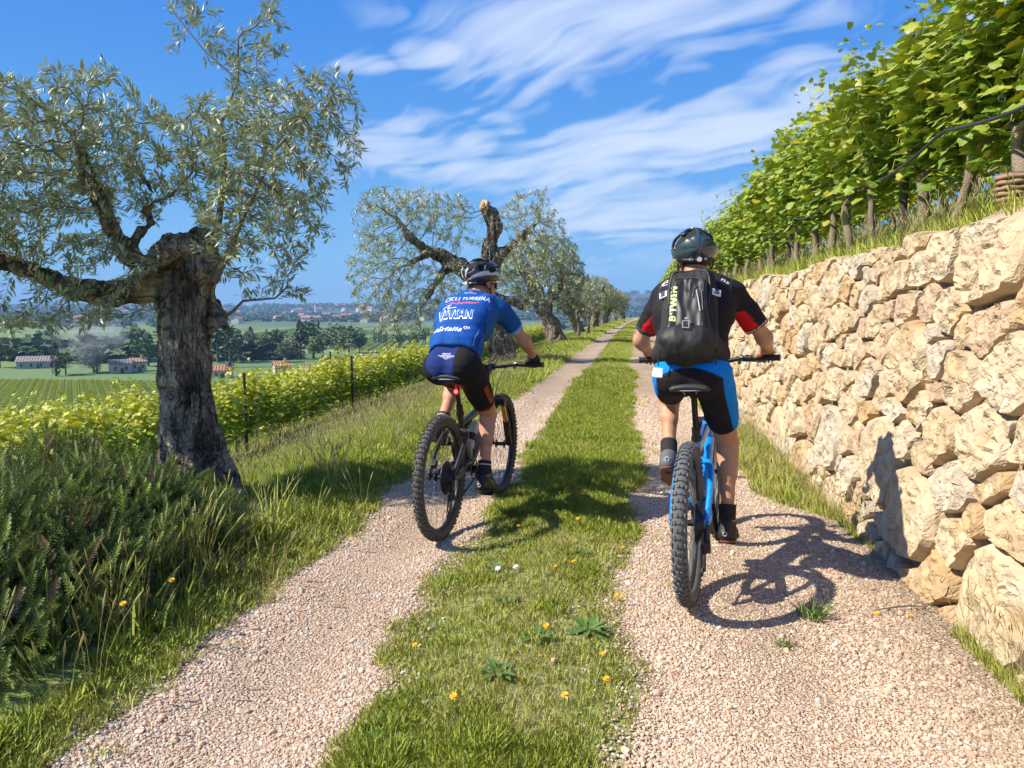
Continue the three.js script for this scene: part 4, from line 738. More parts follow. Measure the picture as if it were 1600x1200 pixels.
const seedHeads = (() => { const R = RNG(71), gs = []; for (let k = 0; k < 5; k++) { const a = R() * 6.28, o = V3(Math.cos(a) * 0.03, 0, Math.sin(a) * 0.03), lean = R.range(0.04, 0.13), H = R.range(0.26, 0.42), p = [0, 0.4, 0.75, 1].map((t) => V3(o.x + Math.cos(a) * lean * t * t, H * t, o.z + Math.sin(a) * lean * t * t)); gs.push(tube(p, [0.0016, 0.0014, 0.0012, 0.001], 3, false)); const e = p[3], d = p[3].clone().sub(p[2]).normalize(); gs.push(tube([e.clone().addScaledVector(d, -0.05), e.clone().addScaledVector(d, -0.015), e.clone().addScaledVector(d, 0.03)], [0.001, 0.0052, 0.001], 4, false)); } return merge(gs); })();
{
  const R = RNG(21), L = lawn.map(() => []), M = meadow.map(() => []), F = farTuft.map(() => []), S = [];
  const green = (d, dry) => { const t = R(); let c = mix3([0.22, 0.33, 0.028], [0.5, 0.54, 0.065], t); c = mix3(c, [0.55, 0.47, 0.2], dry * R()); return c; };
  const put = (arr, x, D, s, c, lift = 0) => arr[Math.floor(R() * arr.length)].push([mat4(V3(x, landY(x, D) - 0.004 + lift, -D), [R.range(-0.15, 0.15), R() * 6.283, R.range(-0.15, 0.15)], V3(s * R.range(0.85, 1.2), s * R.range(0.75, 1.3), s * R.range(0.85, 1.2))), ...c]);
  // the strip between the tracks and the edges of the tracks
  for (let k = 0; k < 120000; k++) {
    const D = 1.6 + Math.pow(R(), 1.25) * 16, x = -1.0 + bend(D) + R() * 1.35, on = nearTrack(x, D), s = x - bend(D);
    if (on > 0.0 && R() > 0.012) continue;
    const cover = -0.06 + fbm(x * 2.3, D * 1.9, 12, 3) + fbm(x * 7, D * 7, 2, 2) * 0.5, edge = ss(0, -0.16, on), core = Math.exp(-Math.pow((s + 0.42) / 0.5, 2));
    const bare = ss(0.02, -0.3, cover + 0.22 * ss(5, 7, D) - 0.1 * Math.exp(-Math.pow((D - 3.3) / 0.9, 2)));
    if (R() > (0.25 + 0.75 * edge) * (1 - 0.8 * bare)) continue;
    const lush = ss(0.0, 0.4, cover), dry = 0.65 * bare + 0.25 * (1 - edge) + 0.12;
    if (R() < 0.1 + lush * 0.25) put(M, x, D, 0.26 + 0.2 * lush, green(D, dry * 0.5)); else put(L, x, D, (0.62 + 0.5 * lush) * (1 + 0.5 * ss(7, 14, D)), green(D, dry));
  }
  // the verge on the left and the bank below it
  for (let k = 0; k < 120000; k++) {
    const D = 1.3 + Math.pow(R(), 1.6) * 20, x = -1.5 + bend(D) - Math.pow(R(), 1.3) * 6.5, on = nearTrack(x, D), s = x - bend(D);
    if (on > -0.02 && R() > 0.02) continue; if (s > -1.45) continue;
    const edge = ss(0, -0.35, on), n = fbm(x * 1.1, D * 1.1, 31, 3), dry = clamp(0.08 + n * 0.6 + 0.35 * (1 - edge) + 0.35 * ss(-2.4, -3.2, s) * ss(-4.6, -3.8, s) * ss(6, 9, D), 0, 0.85) * ss(-6.2, -4.4, s);
    if (R() > 0.35 + 0.65 * edge) continue; if (D > 1.9 && D < 5.0 && s < -2.05 - 0.25 * noise3(D * 3, 1, 1)) continue;
    if (s > -2.3 + 0.35 * n) { R() < 0.55 ? put(L, x, D, 1.0 + 0.5 * edge, green(D, dry)) : put(M, x, D, 0.28 + 0.2 * edge, green(D, dry)); }
    else put(M, x, D, (0.5 + 0.45 * n) * (1 - 0.45 * ss(-3.2, -5, s)) * (1 + 0.25 * ss(6, 14, D)), green(D, dry));
    if (R() < (s < -2 ? 0.016 : 0.004)) S.push([mat4(V3(x, landY(x, D), -D), [R.range(-0.25, 0.25), R() * 6.28, R.range(-0.25, 0.25)], R.range(0.6, 1)), ...mix3([0.36, 0.36, 0.11], [0.55, 0.45, 0.28], R())]);
  }
  // farther grass in bigger tufts
  for (let k = 0; k < 60000; k++) {
    const D = 14 + Math.pow(R(), 1.5) * 85, span = R(), x = bend(D) + (span < 0.2 ? R.range(-0.85, 0.2) : R.range(-9, -1.55)), on = nearTrack(x, D); if (on > -0.04) continue;
    const n = fbm(x * 0.8, D * 0.8, 31, 3); put(F, x, D, (span < 0.2 ? 0.24 : 0.6) * (1 + ss(30, 80, D) * 0.6), green(D, clamp(0.3 + n, 0, 0.75)));
  }
  // tall grass on the wall's crown and along its foot
  for (let k = 0; k < 26000; k++) {
    const D = 2.0 + Math.pow(R(), 1.4) * 38, x = wallX(D, WALL_TOP) + 0.1 + Math.pow(R(), 1.5) * 1.7; put(D > 14 ? F : M, x, D, (D > 14 ? 0.5 : R.range(0.35, 0.75)) * (R() < 0.06 ? 1.7 : 1), green(D, 0.35), x < wallX(D, WALL_TOP) + 0.25 ? 0.04 : 0);
    if (R() < 0.02) S.push([mat4(V3(x, landY(x, D), -D), [R.range(-0.3, 0.3), R() * 6.28, R.range(-0.3, 0.3)], R.range(0.6, 0.9)), 0.45, 0.4, 0.16]);
  }
  for (let k = 0; k < 12000; k++) {
    const D = 2.4 + Math.pow(R(), 1.2) * 30, w = wallX(D, 0.02), deep = ss(4.9, 5.8, D) * (0.36 + 0.12 * fbm(D * 0.9, 4, 4, 2)) + 0.06, x = w - 0.02 - Math.pow(R(), 1.6) * deep, n = fbm(D * 1.7, x * 2, 17, 2);
    if (n < 0.0 - 0.35 * ss(5, 6, D) + 0.05) continue; put(M, x, D, R.range(0.5, 1.0) * (0.45 + 0.3 * ss(4.6, 5.6, D)), green(D, 0.7));
    if (R() < 0.03) S.push([mat4(V3(x, landY(x, D), -D), [R.range(-0.25, 0.25), R() * 6.28, R.range(-0.25, 0.25)], R.range(0.5, 0.8)), 0.55, 0.47, 0.25]);
  }
  // taller stalks in front of the rosemary
  for (let k = 0; k < 80; k++) { const D = 2.1 + R() * 2.4, x = -1.9 - R() * 0.3 - (D < 2.6 ? 0.1 : 0); if (R() < 0.35) S.push([mat4(V3(x, landY(x, D), -D), [R.range(-0.2, 0.2), R() * 6.28, R.range(-0.2, 0.2)], R.range(0.7, 1.05)), ...mix3([0.32, 0.36, 0.08], [0.5, 0.46, 0.16], R())]); else put(M, x, D, R.range(1, 1.6), green(D, 0.4)); }
  L.forEach((l, i) => scatter('short_grass', lawn[i], grassMat, l)); M.forEach((l, i) => scatter('meadow_grass', meadow[i], grassMat, l)); F.forEach((l, i) => scatter('distant_grass', farTuft[i], grassMat, l)); scatter('seed_grass', seedHeads, grassMat, S);
  // dry litter and twigs under the wall
  const bits = [], straw = tube([V3(-0.03, 0, 0), V3(0, 0.004, 0.004), V3(0.03, 0, 0)], [0.0008, 0.001, 0.0006], 3, false);
  for (let k = 0; k < 5200; k++) { const D = 1.9 + R() * 4.5, x = wallX(D, 0) - 0.03 - Math.pow(R(), 1.8) * 0.5; bits.push([mat4(V3(x, landY(x, D) + 0.013, -D), [R.range(-0.15, 0.15), R() * 6.28, 0], R.range(0.2, 0.9)), ...mix3([0.18, 0.12, 0.07], [0.5, 0.4, 0.25], R())]); }
  scatter('dry_litter', straw, std([1, 1, 1], 0.9), bits);
}
{ // single plants
  const R = RNG(5);
  const blade = leafGeo([[0.02, 0], [0.11, 0.25], [0.17, 0.55], [0.1, 0.85], [0, 1]], 0.22, 0.35);
  const leafMat = phys([0.11, 0.21, 0.03], 0.5, { transmission: 0.25, thickness: 0, side: THREE.DoubleSide });
  const weeds = [[-0.12, 3.1, 0.16, 'largest leafy weed on the right edge of the grass strip'], [-0.32, 2.95, 0.11, 'leafy weed just left of the largest one on the grass strip'], [-0.42, 2.62, 0.12, 'leafy weed in the middle of the near grass strip beside bare soil'], [-0.68, 2.16, 0.13, 'wide leafy rosette low in the grass strip near the bottom edge'], [-0.62, 3.75, 0.1, 'small dark leafy weed at the left edge of the strip below the rider in blue'], [-0.2, 4.1, 0.1, 'leafy weed among daisies at the edge of the riders\' shadow'], [-0.5, 3.3, 0.09, 'small leafy weed on bare soil midway up the strip']];
  weeds.forEach(([x, D, s, w]) => { const t = thing('broadleaf_weed', w, 'weed', [x, landY(x, D), -D]); for (let k = 0; k < 17; k++) { const a = k * 2.4 + R() * 0.4, m = part(t, k ? `leaf_${String(k).padStart(3, '0')}` : 'leaf', blade, leafMat), up = R.range(0.25, 1.1); m.applyMatrix4(leafAt(V3(Math.cos(a) * 0.012, 0.005, Math.sin(a) * 0.012), V3(Math.cos(a), up, Math.sin(a)), V3(-Math.cos(a) * up, 1, -Math.sin(a) * up), 0.62 * s * R.range(0.6, 1.05))); } });
  const petalG = (() => { const gs = []; for (let r = 0; r < 2; r++) for (let k = 0; k < 14; k++) { const a = k / 14 * 6.283 + r * 0.2, g = leafGeo([[0.02, 0], [0.13, 0.5], [0.09, 0.95], [0, 1]], 0.05, r ? -0.25 : 0.1); g.scale(1, 1, r ? 0.7 : 1); g.rotateY(a); g.translate(0, r * 0.06, 0); gs.push(g); } const c = new THREE.SphereGeometry(0.28, 10, 6, 0, 6.283, 0, 1.5); c.translate(0, 0.02, 0); gs.push(c); return merge(gs); })();
  const yellow = std([0.8, 0.4, 0.01], 0.6, { side: THREE.DoubleSide }), stemM = std([0.12, 0.2, 0.04], 0.7), white = std([0.8, 0.8, 0.78], 0.6, { side: THREE.DoubleSide });
  const flower = (x, D, h, s, mat, name, label, cat, group) => { const t = thing(name, label, cat, [x, landY(x, D), -D], 0, group); part(t, 'stem', tube([V3(0, 0, 0), V3(0.006, h * 0.6, 0), V3(0.01, h, 0.004)], 0.0016, 4), stemM); const f = part(t, 'flower_head', petalG, mat); f.position.set(0.01, h, 0.004); f.scale.setScalar(s); f.rotation.set(R.range(-0.2, 0.5), R() * 6, R.range(-0.3, 0.3)); };
  const ys = [[943, 1065], [938, 1035], [878, 1115], [850, 990], [971, 937], [960, 930], [865, 905], [880, 887], [893, 888], [808, 835], [787, 828], [970, 858], [960, 850], [645, 1015], [705, 1122], [930, 808], [843, 805], [900, 820]];
  for (const [px, py] of ys) { const d = sight(px, py + 10), p = d.multiplyScalar(1.34 / -d.y); flower(p.x, -p.z, R.range(0.03, 0.08), R.range(0.01, 0.015), yellow, 'dandelion', 'small yellow dandelion standing in the grass strip between the two gravel tracks', 'flower', 'yellow dandelions in the grass strip'); }
  for (const [px, py, w] of [[270, 920, 'right one of the two yellow flowers against the dark rosemary'], [195, 965, 'left one of the two yellow flowers against the dark rosemary'], [1366, 962, 'yellow flower lying at the foot of the wall, left one'], [1418, 966, 'yellow flower lying at the foot of the wall, right one']]) { const low = px > 1000, d = sight(px, py + (low ? 4 : 80)), p = d.multiplyScalar(1.34 / -d.y); flower(p.x, -p.z, low ? 0.02 : 0.24, 0.014, yellow, 'yellow_flower', w, 'flower'); }
  for (const [px, py, w] of [[775, 900, 'left white daisy in the grass strip below the blue rider'], [803, 899, 'right white daisy in the grass strip below the blue rider']]) { const d = sight(px, py + 5), p = d.multiplyScalar(1.34 / -d.y); flower(p.x, -p.z, 0.03, 0.016, white, 'daisy', w, 'flower'); }
  // lone tufts on the gravel
  for (const [px, py, s, w] of [[1268, 968, 1.0, 'bright green grass tuft alone on the gravel by the rear wheel shadow'], [1225, 1010, 0.45, 'tiny pale grass tuft on the gravel below the wheel shadow'], [1330, 830, 1.1, 'yellow-green grass tuft against the foot of the wall in shade']]) {
    const d = sight(px, py), p = d.multiplyScalar(1.34 / -d.y), t = thing('grass_tuft', w, 'grass tuft', [p.x, landY(p.x, -p.z), p.z]); const g = merge([0, 1, 2, 3].map((k) => tuftGeo(300 + k, 34, 0.11, 0.055, 0.0021, 1.0))); const m = part(t, 'blades', g, phys([0.17, 0.27, 0.04], 0.55, { transmission: 0.3, thickness: 0, side: THREE.DoubleSide })); m.scale.setScalar(s); m.userData = { kind: 'stuff' };
  }
  // a dry twig under the wall and a few bigger stones
  { const d = sight(1405, 960), p = d.multiplyScalar(1.34 / -d.y), t = thing('dry_twig', 'thin dry twig lying at the foot of the stone wall beside yellow flowers', 'twig', [p.x, landY(p.x, -p.z) + 0.022, p.z], 0.3); part(t, 'stick', tube([V3(-0.12, 0, 0), V3(-0.03, 0.012, 0.01), V3(0.05, 0.006, -0.008), V3(0.13, 0, 0)], [0.003, 0.0045, 0.004, 0.002], 6), twigMat); }
}
{ // the rosemary: upright leafy shoots over a dark woody inside
  const needle = (() => { const R = RNG(3), gs = [], p = [V3(0, 0, 0), V3(0.004, 0.07, 0), V3(0, 0.15, 0.004)], idx = []; gs.push(tube(p, [0.002, 0.0016, 0.001], 4, false)); for (let k = 0; k < 74; k++) { const t = 0.06 + 0.94 * k / 74, a = k * 2.4, y = 0.155 * t, l = 0.03 * (1 - 0.4 * t * t), g = new THREE.BufferGeometry(), u = 0.25 + 0.8 * t; const dx = Math.cos(a), dz = Math.sin(a), n = Math.hypot(1, u), ex = dx / n * l, ey = u / n * l, ez = dz / n * l, w = 0.0023; g.setAttribute('position', new THREE.Float32BufferAttribute([0, y, 0, ex * 0.6 - dz * w, y + ey * 0.6, ez * 0.6 + dx * w, ex * 0.6 + dz * w, y + ey * 0.6, ez * 0.6 - dx * w, ex, y + ey, ez], 3)); g.setIndex([0, 2, 1, 1, 2, 3]); g.computeVertexNormals(); g.setAttribute('uv', new THREE.Float32BufferAttribute([0, 0, 0, 0, 0, 0, 0, 0], 2)); gs.push(g); } return merge(gs); })();
  const mat = phys([1, 1, 1], 0.5, { transmission: 0.15, thickness: 0, side: THREE.DoubleSide, specularIntensity: 0.5 });
  const bushes = [[-2.95, 2.75, 1.0, 0.74, 0.95, 3800, 'big dark rosemary bush at the left edge of the photo, nearest the camera'], [-2.85, 3.7, 0.9, 0.62, 0.75, 3300, 'dark rosemary bush in the middle of the hedge left of the olive trunk'], [-2.9, 4.55, 0.42, 0.3, 0.36, 800, 'small rosemary bush right against the foot of the big olive trunk'], [-4.2, 3.9, 0.75, 0.72, 0.8, 1200, 'tall rosemary bush behind the others at the left edge'], [-2.42, 3.1, 0.5, 0.42, 0.75, 1300, 'low rosemary bush spilling out in front toward the gravel']];
  bushes.forEach(([x, D, rx, h, rz, n, w], bi) => {
    const R = RNG(60 + bi), t = thing('rosemary_bush', w, 'bush', [x, landY(x, D), -D]), list = [], stems = [];
    for (let k = 0; k < 26; k++) { const a = R() * 6.28, r = R.range(0.2, 0.75); stems.push(tube([V3(Math.cos(a) * 0.06, 0, Math.sin(a) * 0.06), V3(Math.cos(a) * r * rx * 0.5, h * 0.35, Math.sin(a) * r * rz * 0.5), V3(Math.cos(a + 0.3) * r * rx * 0.85, h * 0.8, Math.sin(a + 0.3) * r * rz * 0.85)], [0.011, 0.007, 0.003], 5, false)); }
    part(t, 'woody_stems', merge(stems), std([0.12, 0.08, 0.055], 0.9));
    for (let k = 0; k < n; k++) {
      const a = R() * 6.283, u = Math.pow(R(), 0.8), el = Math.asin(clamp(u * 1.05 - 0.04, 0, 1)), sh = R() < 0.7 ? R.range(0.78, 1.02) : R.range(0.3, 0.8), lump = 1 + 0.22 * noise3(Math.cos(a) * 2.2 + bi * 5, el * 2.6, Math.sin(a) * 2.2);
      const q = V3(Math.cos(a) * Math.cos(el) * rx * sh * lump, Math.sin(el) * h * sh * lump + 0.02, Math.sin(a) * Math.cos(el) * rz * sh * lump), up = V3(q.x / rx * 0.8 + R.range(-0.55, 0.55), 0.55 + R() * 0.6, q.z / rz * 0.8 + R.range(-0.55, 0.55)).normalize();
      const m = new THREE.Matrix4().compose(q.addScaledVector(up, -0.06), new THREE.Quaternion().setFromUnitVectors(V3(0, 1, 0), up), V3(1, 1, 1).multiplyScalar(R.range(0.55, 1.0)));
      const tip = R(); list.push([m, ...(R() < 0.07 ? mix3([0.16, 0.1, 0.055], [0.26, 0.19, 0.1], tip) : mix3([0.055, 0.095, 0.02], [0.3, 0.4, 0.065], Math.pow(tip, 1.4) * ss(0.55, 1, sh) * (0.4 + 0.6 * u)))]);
    }
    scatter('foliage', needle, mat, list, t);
  });
}
// ---------------------------------------------------------------- the valley: fields, hamlet, trees, smoke, woods, hills
function hit(px, py) { const d = sight(px, py); let t = 20; for (let k = 0; t < 8200; k++) { const p = d.clone().multiplyScalar(t).add(camera.position); if (p.y < landY(p.x, -p.z)) return p; t *= 1.0025; } return null; }
function crownCloud(seed, n, f, leaf) { const R = RNG(seed), list = []; for (let k = 0; k < n; k++) { const q = f(R), m = basis(V3(R.range(-1, 1), R.range(-0.6, 1), R.range(-1, 1)), V3(R.range(-1, 1), 1, R.range(-1, 1))).multiply(new THREE.Matrix4().makeScale(leaf * 4, leaf, leaf)).setPosition(q.p); list.push([m, q.c, 0]); } return leafMass([oliveLeafRough], list); }
const farLeafMat = std([1, 1, 1], 0.8, { vertexColors: true, side: THREE.DoubleSide }), farWood = std([0.1, 0.08, 0.06], 0.9);
{
  const sphere = (R) => { let v; do v = V3(R.range(-1, 1), R.range(-1, 1), R.range(-1, 1)); while (v.lengthSq() > 1); return v; };
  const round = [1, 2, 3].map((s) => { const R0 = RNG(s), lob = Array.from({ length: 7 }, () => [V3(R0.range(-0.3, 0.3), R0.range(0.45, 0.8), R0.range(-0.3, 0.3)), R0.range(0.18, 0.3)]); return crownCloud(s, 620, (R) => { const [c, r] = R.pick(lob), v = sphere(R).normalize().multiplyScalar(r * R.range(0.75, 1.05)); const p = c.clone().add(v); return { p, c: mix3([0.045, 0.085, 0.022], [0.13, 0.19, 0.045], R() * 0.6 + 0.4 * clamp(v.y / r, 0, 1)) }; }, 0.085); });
  const cyp = [4, 5].map((s) => crownCloud(s, 420, (R) => { const h = Math.pow(R(), 0.9), w = 0.105 * Math.sqrt(Math.sin(Math.PI * clamp(0.12 + h * 0.88, 0, 1))) * (0.9 + 0.2 * R()), a = R() * 6.283; return { p: V3(Math.cos(a) * w, 0.04 + h * 0.96, Math.sin(a) * w), c: mix3([0.012, 0.024, 0.012], [0.035, 0.055, 0.02], R()) }; }, 0.05));
  const trunk = tube([V3(0, -0.05, 0), V3(0, 0.5, 0)], [0.035, 0.02], 6, false);
  const R = RNG(8);
  // px of the middle, py of the foot, height in px, kind, words
  const trees = [[88, 588, 40, 1, 'dark cypress left of the smoke, left one of a close pair'], [103, 586, 24, 0, 'dark round tree at the foot of the cypress left of the smoke'], [152, 584, 34, 1, 'dark cypress standing right in the smoke'], [146, 582, 22, 0, 'dark bushy tree beside the cypress in the smoke'], [170, 562, 30, 1, 'slim cypress behind the low houses, left of its twin'], [178, 562, 22, 1, 'shorter slim cypress behind the low houses'],
    [20, 560, 22, 0, 'dark round tree at the left edge, beyond the grey barn'], [45, 556, 18, 0, 'round tree above the grey barn'], [78, 548, 24, 0, 'round green tree between the grey barn and the cypress'], [210, 552, 30, 0, 'big round green tree left of the olive trunk'], [232, 572, 36, 0, 'pale round tree touching the olive trunk on its left side'], [225, 548, 24, 0, 'round green tree high behind the houses by the olive trunk'], [195, 540, 16, 0, 'small round tree on the rise behind the houses'],
    [341, 566, 52, 0, 'large dark tree just right of the olive trunk'], [360, 574, 50, 1, 'tall dark cypress right of the olive trunk'], [352, 560, 40, 1, 'cypress half hidden behind the tall one right of the olive trunk'], [374, 568, 26, 1, 'short cypress in the group right of the olive trunk'], [386, 556, 32, 1, 'slim cypress, left of two that stand close above the red roof'], [393, 556, 38, 1, 'slim cypress, right of two that stand close above the red roof'],
    [412, 562, 28, 0, 'grey-green round tree in the middle of the hamlet'], [432, 556, 32, 0, 'round green tree above the middle red roof'], [446, 566, 24, 0, 'dark round bush beside the middle red roof'], [470, 562, 52, 1, 'tallest black cypress behind the vineyard posts'], [462, 562, 36, 1, 'short cypress against the tallest one'], [490, 560, 44, 0, 'broad bright green tree right of the tallest cypress'], [505, 566, 34, 0, 'round green tree behind the tall vineyard stake'], [478, 545, 34, 0, 'tall green tree behind the tallest cypress'], [528, 556, 28, 0, 'dark round tree beyond the tall vineyard stake'], [545, 552, 34, 0, 'dark spreading tree left of the five little cypresses'], [562, 552, 20, 0, 'small dark tree just left of the five little cypresses'],
    [586, 536, 20, 1, 'first of the five little cypresses in a row'], [592, 536, 14, 1, 'second of the five little cypresses in a row'], [595, 537, 19, 1, 'third of the five little cypresses in a row'], [600, 538, 14, 1, 'fourth of the five little cypresses in a row'], [604, 538, 18, 1, 'last of the five little cypresses in a row'], [625, 545, 20, 0, 'dark round tree right of the five little cypresses'], [645, 542, 18, 0, 'dark round tree close behind the blue rider'], [665, 540, 22, 0, 'dark green tree just left of the blue rider'], [400, 548, 20, 0, 'green tree on the rise beyond the hamlet'], [520, 540, 20, 0, 'green tree beyond the hamlet, far side'], [0, 575, 26, 0, 'round tree cut by the left edge of the photo']];
  trees.forEach(([px, py, hp, kind, w], k) => { const p = hit(px, py), dc = p.clone().sub(camera.position).length(), h = hp / 1200 * dc * 1.12, t = thing(kind ? 'cypress_tree' : 'round_tree', 'far ' + w, 'tree', [p.x, p.y, p.z], R() * 6.28); const s = kind ? h : h * 1.15; t.scale.set(kind ? s * 1.05 : s * R.range(0.95, 1.3), s, kind ? s * 1.05 : s * R.range(0.95, 1.3)); part(t, 'trunk', trunk, farWood); const c = part(t, 'crown', kind ? cyp[k % 2] : round[k % 3], farLeafMat); c.userData = { kind: 'stuff' }; });
  // houses: walls with windows and a pitched tiled roof
  const wallM = [std([0.5, 0.43, 0.32], 0.9), std([0.4, 0.37, 0.31], 0.9), std([0.52, 0.42, 0.28], 0.9)], roofM = [std([0.4, 0.17, 0.1], 0.9), std([0.3, 0.25, 0.22], 0.9), std([0.36, 0.22, 0.16], 0.9)], glassM = std([0.03, 0.03, 0.035], 0.3), frameM = std([0.5, 0.5, 0.48], 0.8);
  function house(px, py, w, d, h, turn, wi, ri, label, chimney) {
    const p = hit(px, py), t = thing('farmhouse', label, 'house', [p.x, p.y - 0.4, p.z], turn), rise = d * 0.24, o = 0.5;
    const s = new THREE.Shape(); s.moveTo(-d / 2, 0); s.lineTo(d / 2, 0); s.lineTo(d / 2, h); s.lineTo(0, h + rise); s.lineTo(-d / 2, h); const g = new THREE.ExtrudeGeometry(s, { depth: w, bevelEnabled: false }); g.translate(0, 0, -w / 2); g.rotateY(Math.PI / 2); part(t, 'wall', g, wallM[wi]);
    const slope = Math.hypot(d / 2 + o, (d / 2 + o) * rise / (d / 2)), ang = Math.atan2(rise, d / 2), rg = []; for (const sg of [-1, 1]) { const b = new THREE.BoxGeometry(w + 2 * o, 0.22, slope); b.translate(0, 0.12, sg * slope / 2); b.rotateX(sg * ang); b.translate(0, h + rise, 0); rg.push(b); for (let k = 0; k < w / 1.1; k++) { const r = new THREE.CylinderGeometry(0.2, 0.2, slope, 5); r.rotateX(Math.PI / 2); r.translate(-w / 2 + 0.3 + k * 1.1, 0.24, sg * slope / 2); r.rotateX(sg * ang); r.translate(0, h + rise, 0); rg.push(r); } }
    const roof = part(t, 'roof', merge(rg), roofM[ri]);
    if (chimney) part(roof, 'chimney', merge([box(0.9, 1.8, 0.9, [w * 0.25, h + rise + 0.4, 0.6]), box(1.15, 0.2, 1.15, [w * 0.25, h + rise + 1.35, 0.6])]), wallM[wi]);
    const n = Math.max(2, Math.round(w / 4.2)), floors = h > 5 ? 2 : 1;
    for (const sd of [-1, 1]) for (let f = 0; f < floors; f++) for (let k = 0; k < n; k++) { const x = -w / 2 + (k + 0.5) * w / n, y = (f + 0.55) * h / floors, win = part(t, 'window', merge([box(1.2, 0.14, 0.2, [x, y + 0.8, sd * (d / 2 + 0.04)]), box(1.2, 0.14, 0.26, [x, y - 0.8, sd * (d / 2 + 0.06)]), box(0.12, 1.5, 0.18, [x - 0.55, y, sd * (d / 2 + 0.04)]), box(0.12, 1.5, 0.18, [x + 0.55, y, sd * (d / 2 + 0.04)])]), frameM); part(win, 'pane', box(1.0, 1.48, 0.1, [x, y, sd * (d / 2 + 0.02)]), glassM); }
    part(t, 'door', box(1.3, 2.3, 0.14, [w * 0.06, 1.2, d / 2 + 0.05]), std([0.12, 0.07, 0.04], 0.7));
  }
  house(60, 575, 15, 8, 3.6, 0.5, 1, 1, 'low grey barn with a dull roof left of the smoke', false);
  house(188, 582, 8, 6, 4.2, 0.7, 0, 1, 'pale two-storey farmhouse with a grey roof, right of the smoke');
  house(216, 580, 6, 5, 4.6, 0.7, 2, 2, 'small cream house with brownish roof next to the pale farmhouse', true);
  house(125, 552, 26, 10, 4.4, 0.35, 0, 2, 'long farm building with a brownish red roof rising behind the smoke', true);
  house(64, 556, 9, 7, 4.4, 0.9, 0, 1, 'pale farmhouse behind the grey barn');
  house(185, 552, 17, 8, 4.4, 0.2, 1, 1, 'grey-roofed building between the slim cypresses and the round tree');
  house(348, 590, 7, 6, 3.4, 0.35, 0, 0, 'house with a bright red tile roof just right of the olive trunk', true);
  house(440, 583, 6, 6, 3.6, 0.6, 2, 0, 'red-roofed house in the trees, middle of the hamlet', true);
  house(484, 586, 7, 5, 2.8, 0.3, 2, 2, 'low house with a pale red roof hidden behind the vineyard stakes');
  // vineyards in the valley and down the slope, too far to tell the plants apart
  const hedge = [21, 22].map((s) => crownCloud(s, 150, (R) => ({ p: V3(R.range(-0.32, 0.32), 0.45 + 0.85 * R(), R.range(-2, 2)), c: mix3([0.2, 0.27, 0.03], [0.46, 0.47, 0.05], R()) }), 0.34));
  const rowsNear = [[], []], rowsFar = [[], []];
  for (let x = -15.6; x > -100; x -= 2.4) for (let D = 4; D < 110; D += 3.9) { const q = x + bend(D) * 0.5 + R.range(-0.1, 0.1); rowsNear[Math.floor(R() * 2)].push([mat4(V3(q, landY(q, D) - 0.1, -D), [0, R.range(-0.02, 0.02), 0], V3(1, R.range(0.9, 1.1), 1)), ...mix3([0.85, 0.9, 0.8], [1.1, 1.1, 1], R())]); }
    for (let u = 0; u < 46; u++) for (let v = 0; v < 62; v++) { const x = -118 - u * 3.2 - v * 0.3, D = 40 + v * 3.9 + u * 0.6; if (D > 250 || u * 3.2 > 150) continue; rowsFar[(u + v) % 2].push([mat4(V3(x, landY(x, D) - 0.1, -D), [0, 0.08 + 0.0 * R(), 0], V3(1.2, 1, 1)), ...mix3([0.85, 0.95, 0.8], [1.05, 1.05, 1], R())]); }
  rowsNear.forEach((l, i) => scatter('hillside_vineyard', hedge[i], farLeafMat, l)); rowsFar.forEach((l, i) => scatter('valley_vineyard', hedge[i], farLeafMat, l));
  // ranks of vines on the pale fields beyond the hamlet
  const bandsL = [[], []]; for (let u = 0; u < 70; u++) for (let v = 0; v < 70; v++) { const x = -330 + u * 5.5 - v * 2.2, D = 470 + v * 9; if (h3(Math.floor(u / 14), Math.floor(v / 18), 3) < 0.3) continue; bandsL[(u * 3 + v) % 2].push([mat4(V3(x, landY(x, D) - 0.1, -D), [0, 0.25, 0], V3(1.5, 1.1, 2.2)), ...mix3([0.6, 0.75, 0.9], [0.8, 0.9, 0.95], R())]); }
  bandsL.forEach((l, i) => scatter('valley_vineyard', hedge[i], farLeafMat, l));
  // hedgerows and woods across the plain
  const clump = [31, 32].map((s) => crownCloud(s, 46, (R) => { const v = sphere(R); return { p: V3(v.x * 0.6, 0.45 + v.y * 0.42, v.z * 0.6), c: mix3([0.04, 0.07, 0.025], [0.1, 0.145, 0.045], R()) }; }, 0.36)), woods = [[], []];
  for (let k = 0; k < 26000; k++) { const rr = 420 + Math.pow(R(), 1.7) * 6000, a = R.range(-1.3, 0.35), x = Math.sin(a) * rr, D = Math.cos(a) * rr; if (x > -60 && D < 500) continue; const n = fbm(x * 0.0032, D * 0.0055, 4, 4) + 0.22 * ss(1000, 2500, rr) + 0.25 * Math.max(0, noise3(x * 0.02 + 3, D * 0.009, 2)) - 0.1; if (n < 0.17 + 0.1 * R()) continue; const s = R.range(6, 12) * (1 + rr / 2600); woods[k % 2].push([mat4(V3(x, landY(x, D) - 0.3, -D), [0, R() * 6.28, 0], V3(s * 1.3, s * 0.8, s * 1.3)), ...mix3([0.7, 0.8, 0.7], [1.15, 1.15, 1], R())]); }
  woods.forEach((l, i) => scatter('far_woods', clump[i], farLeafMat, l));
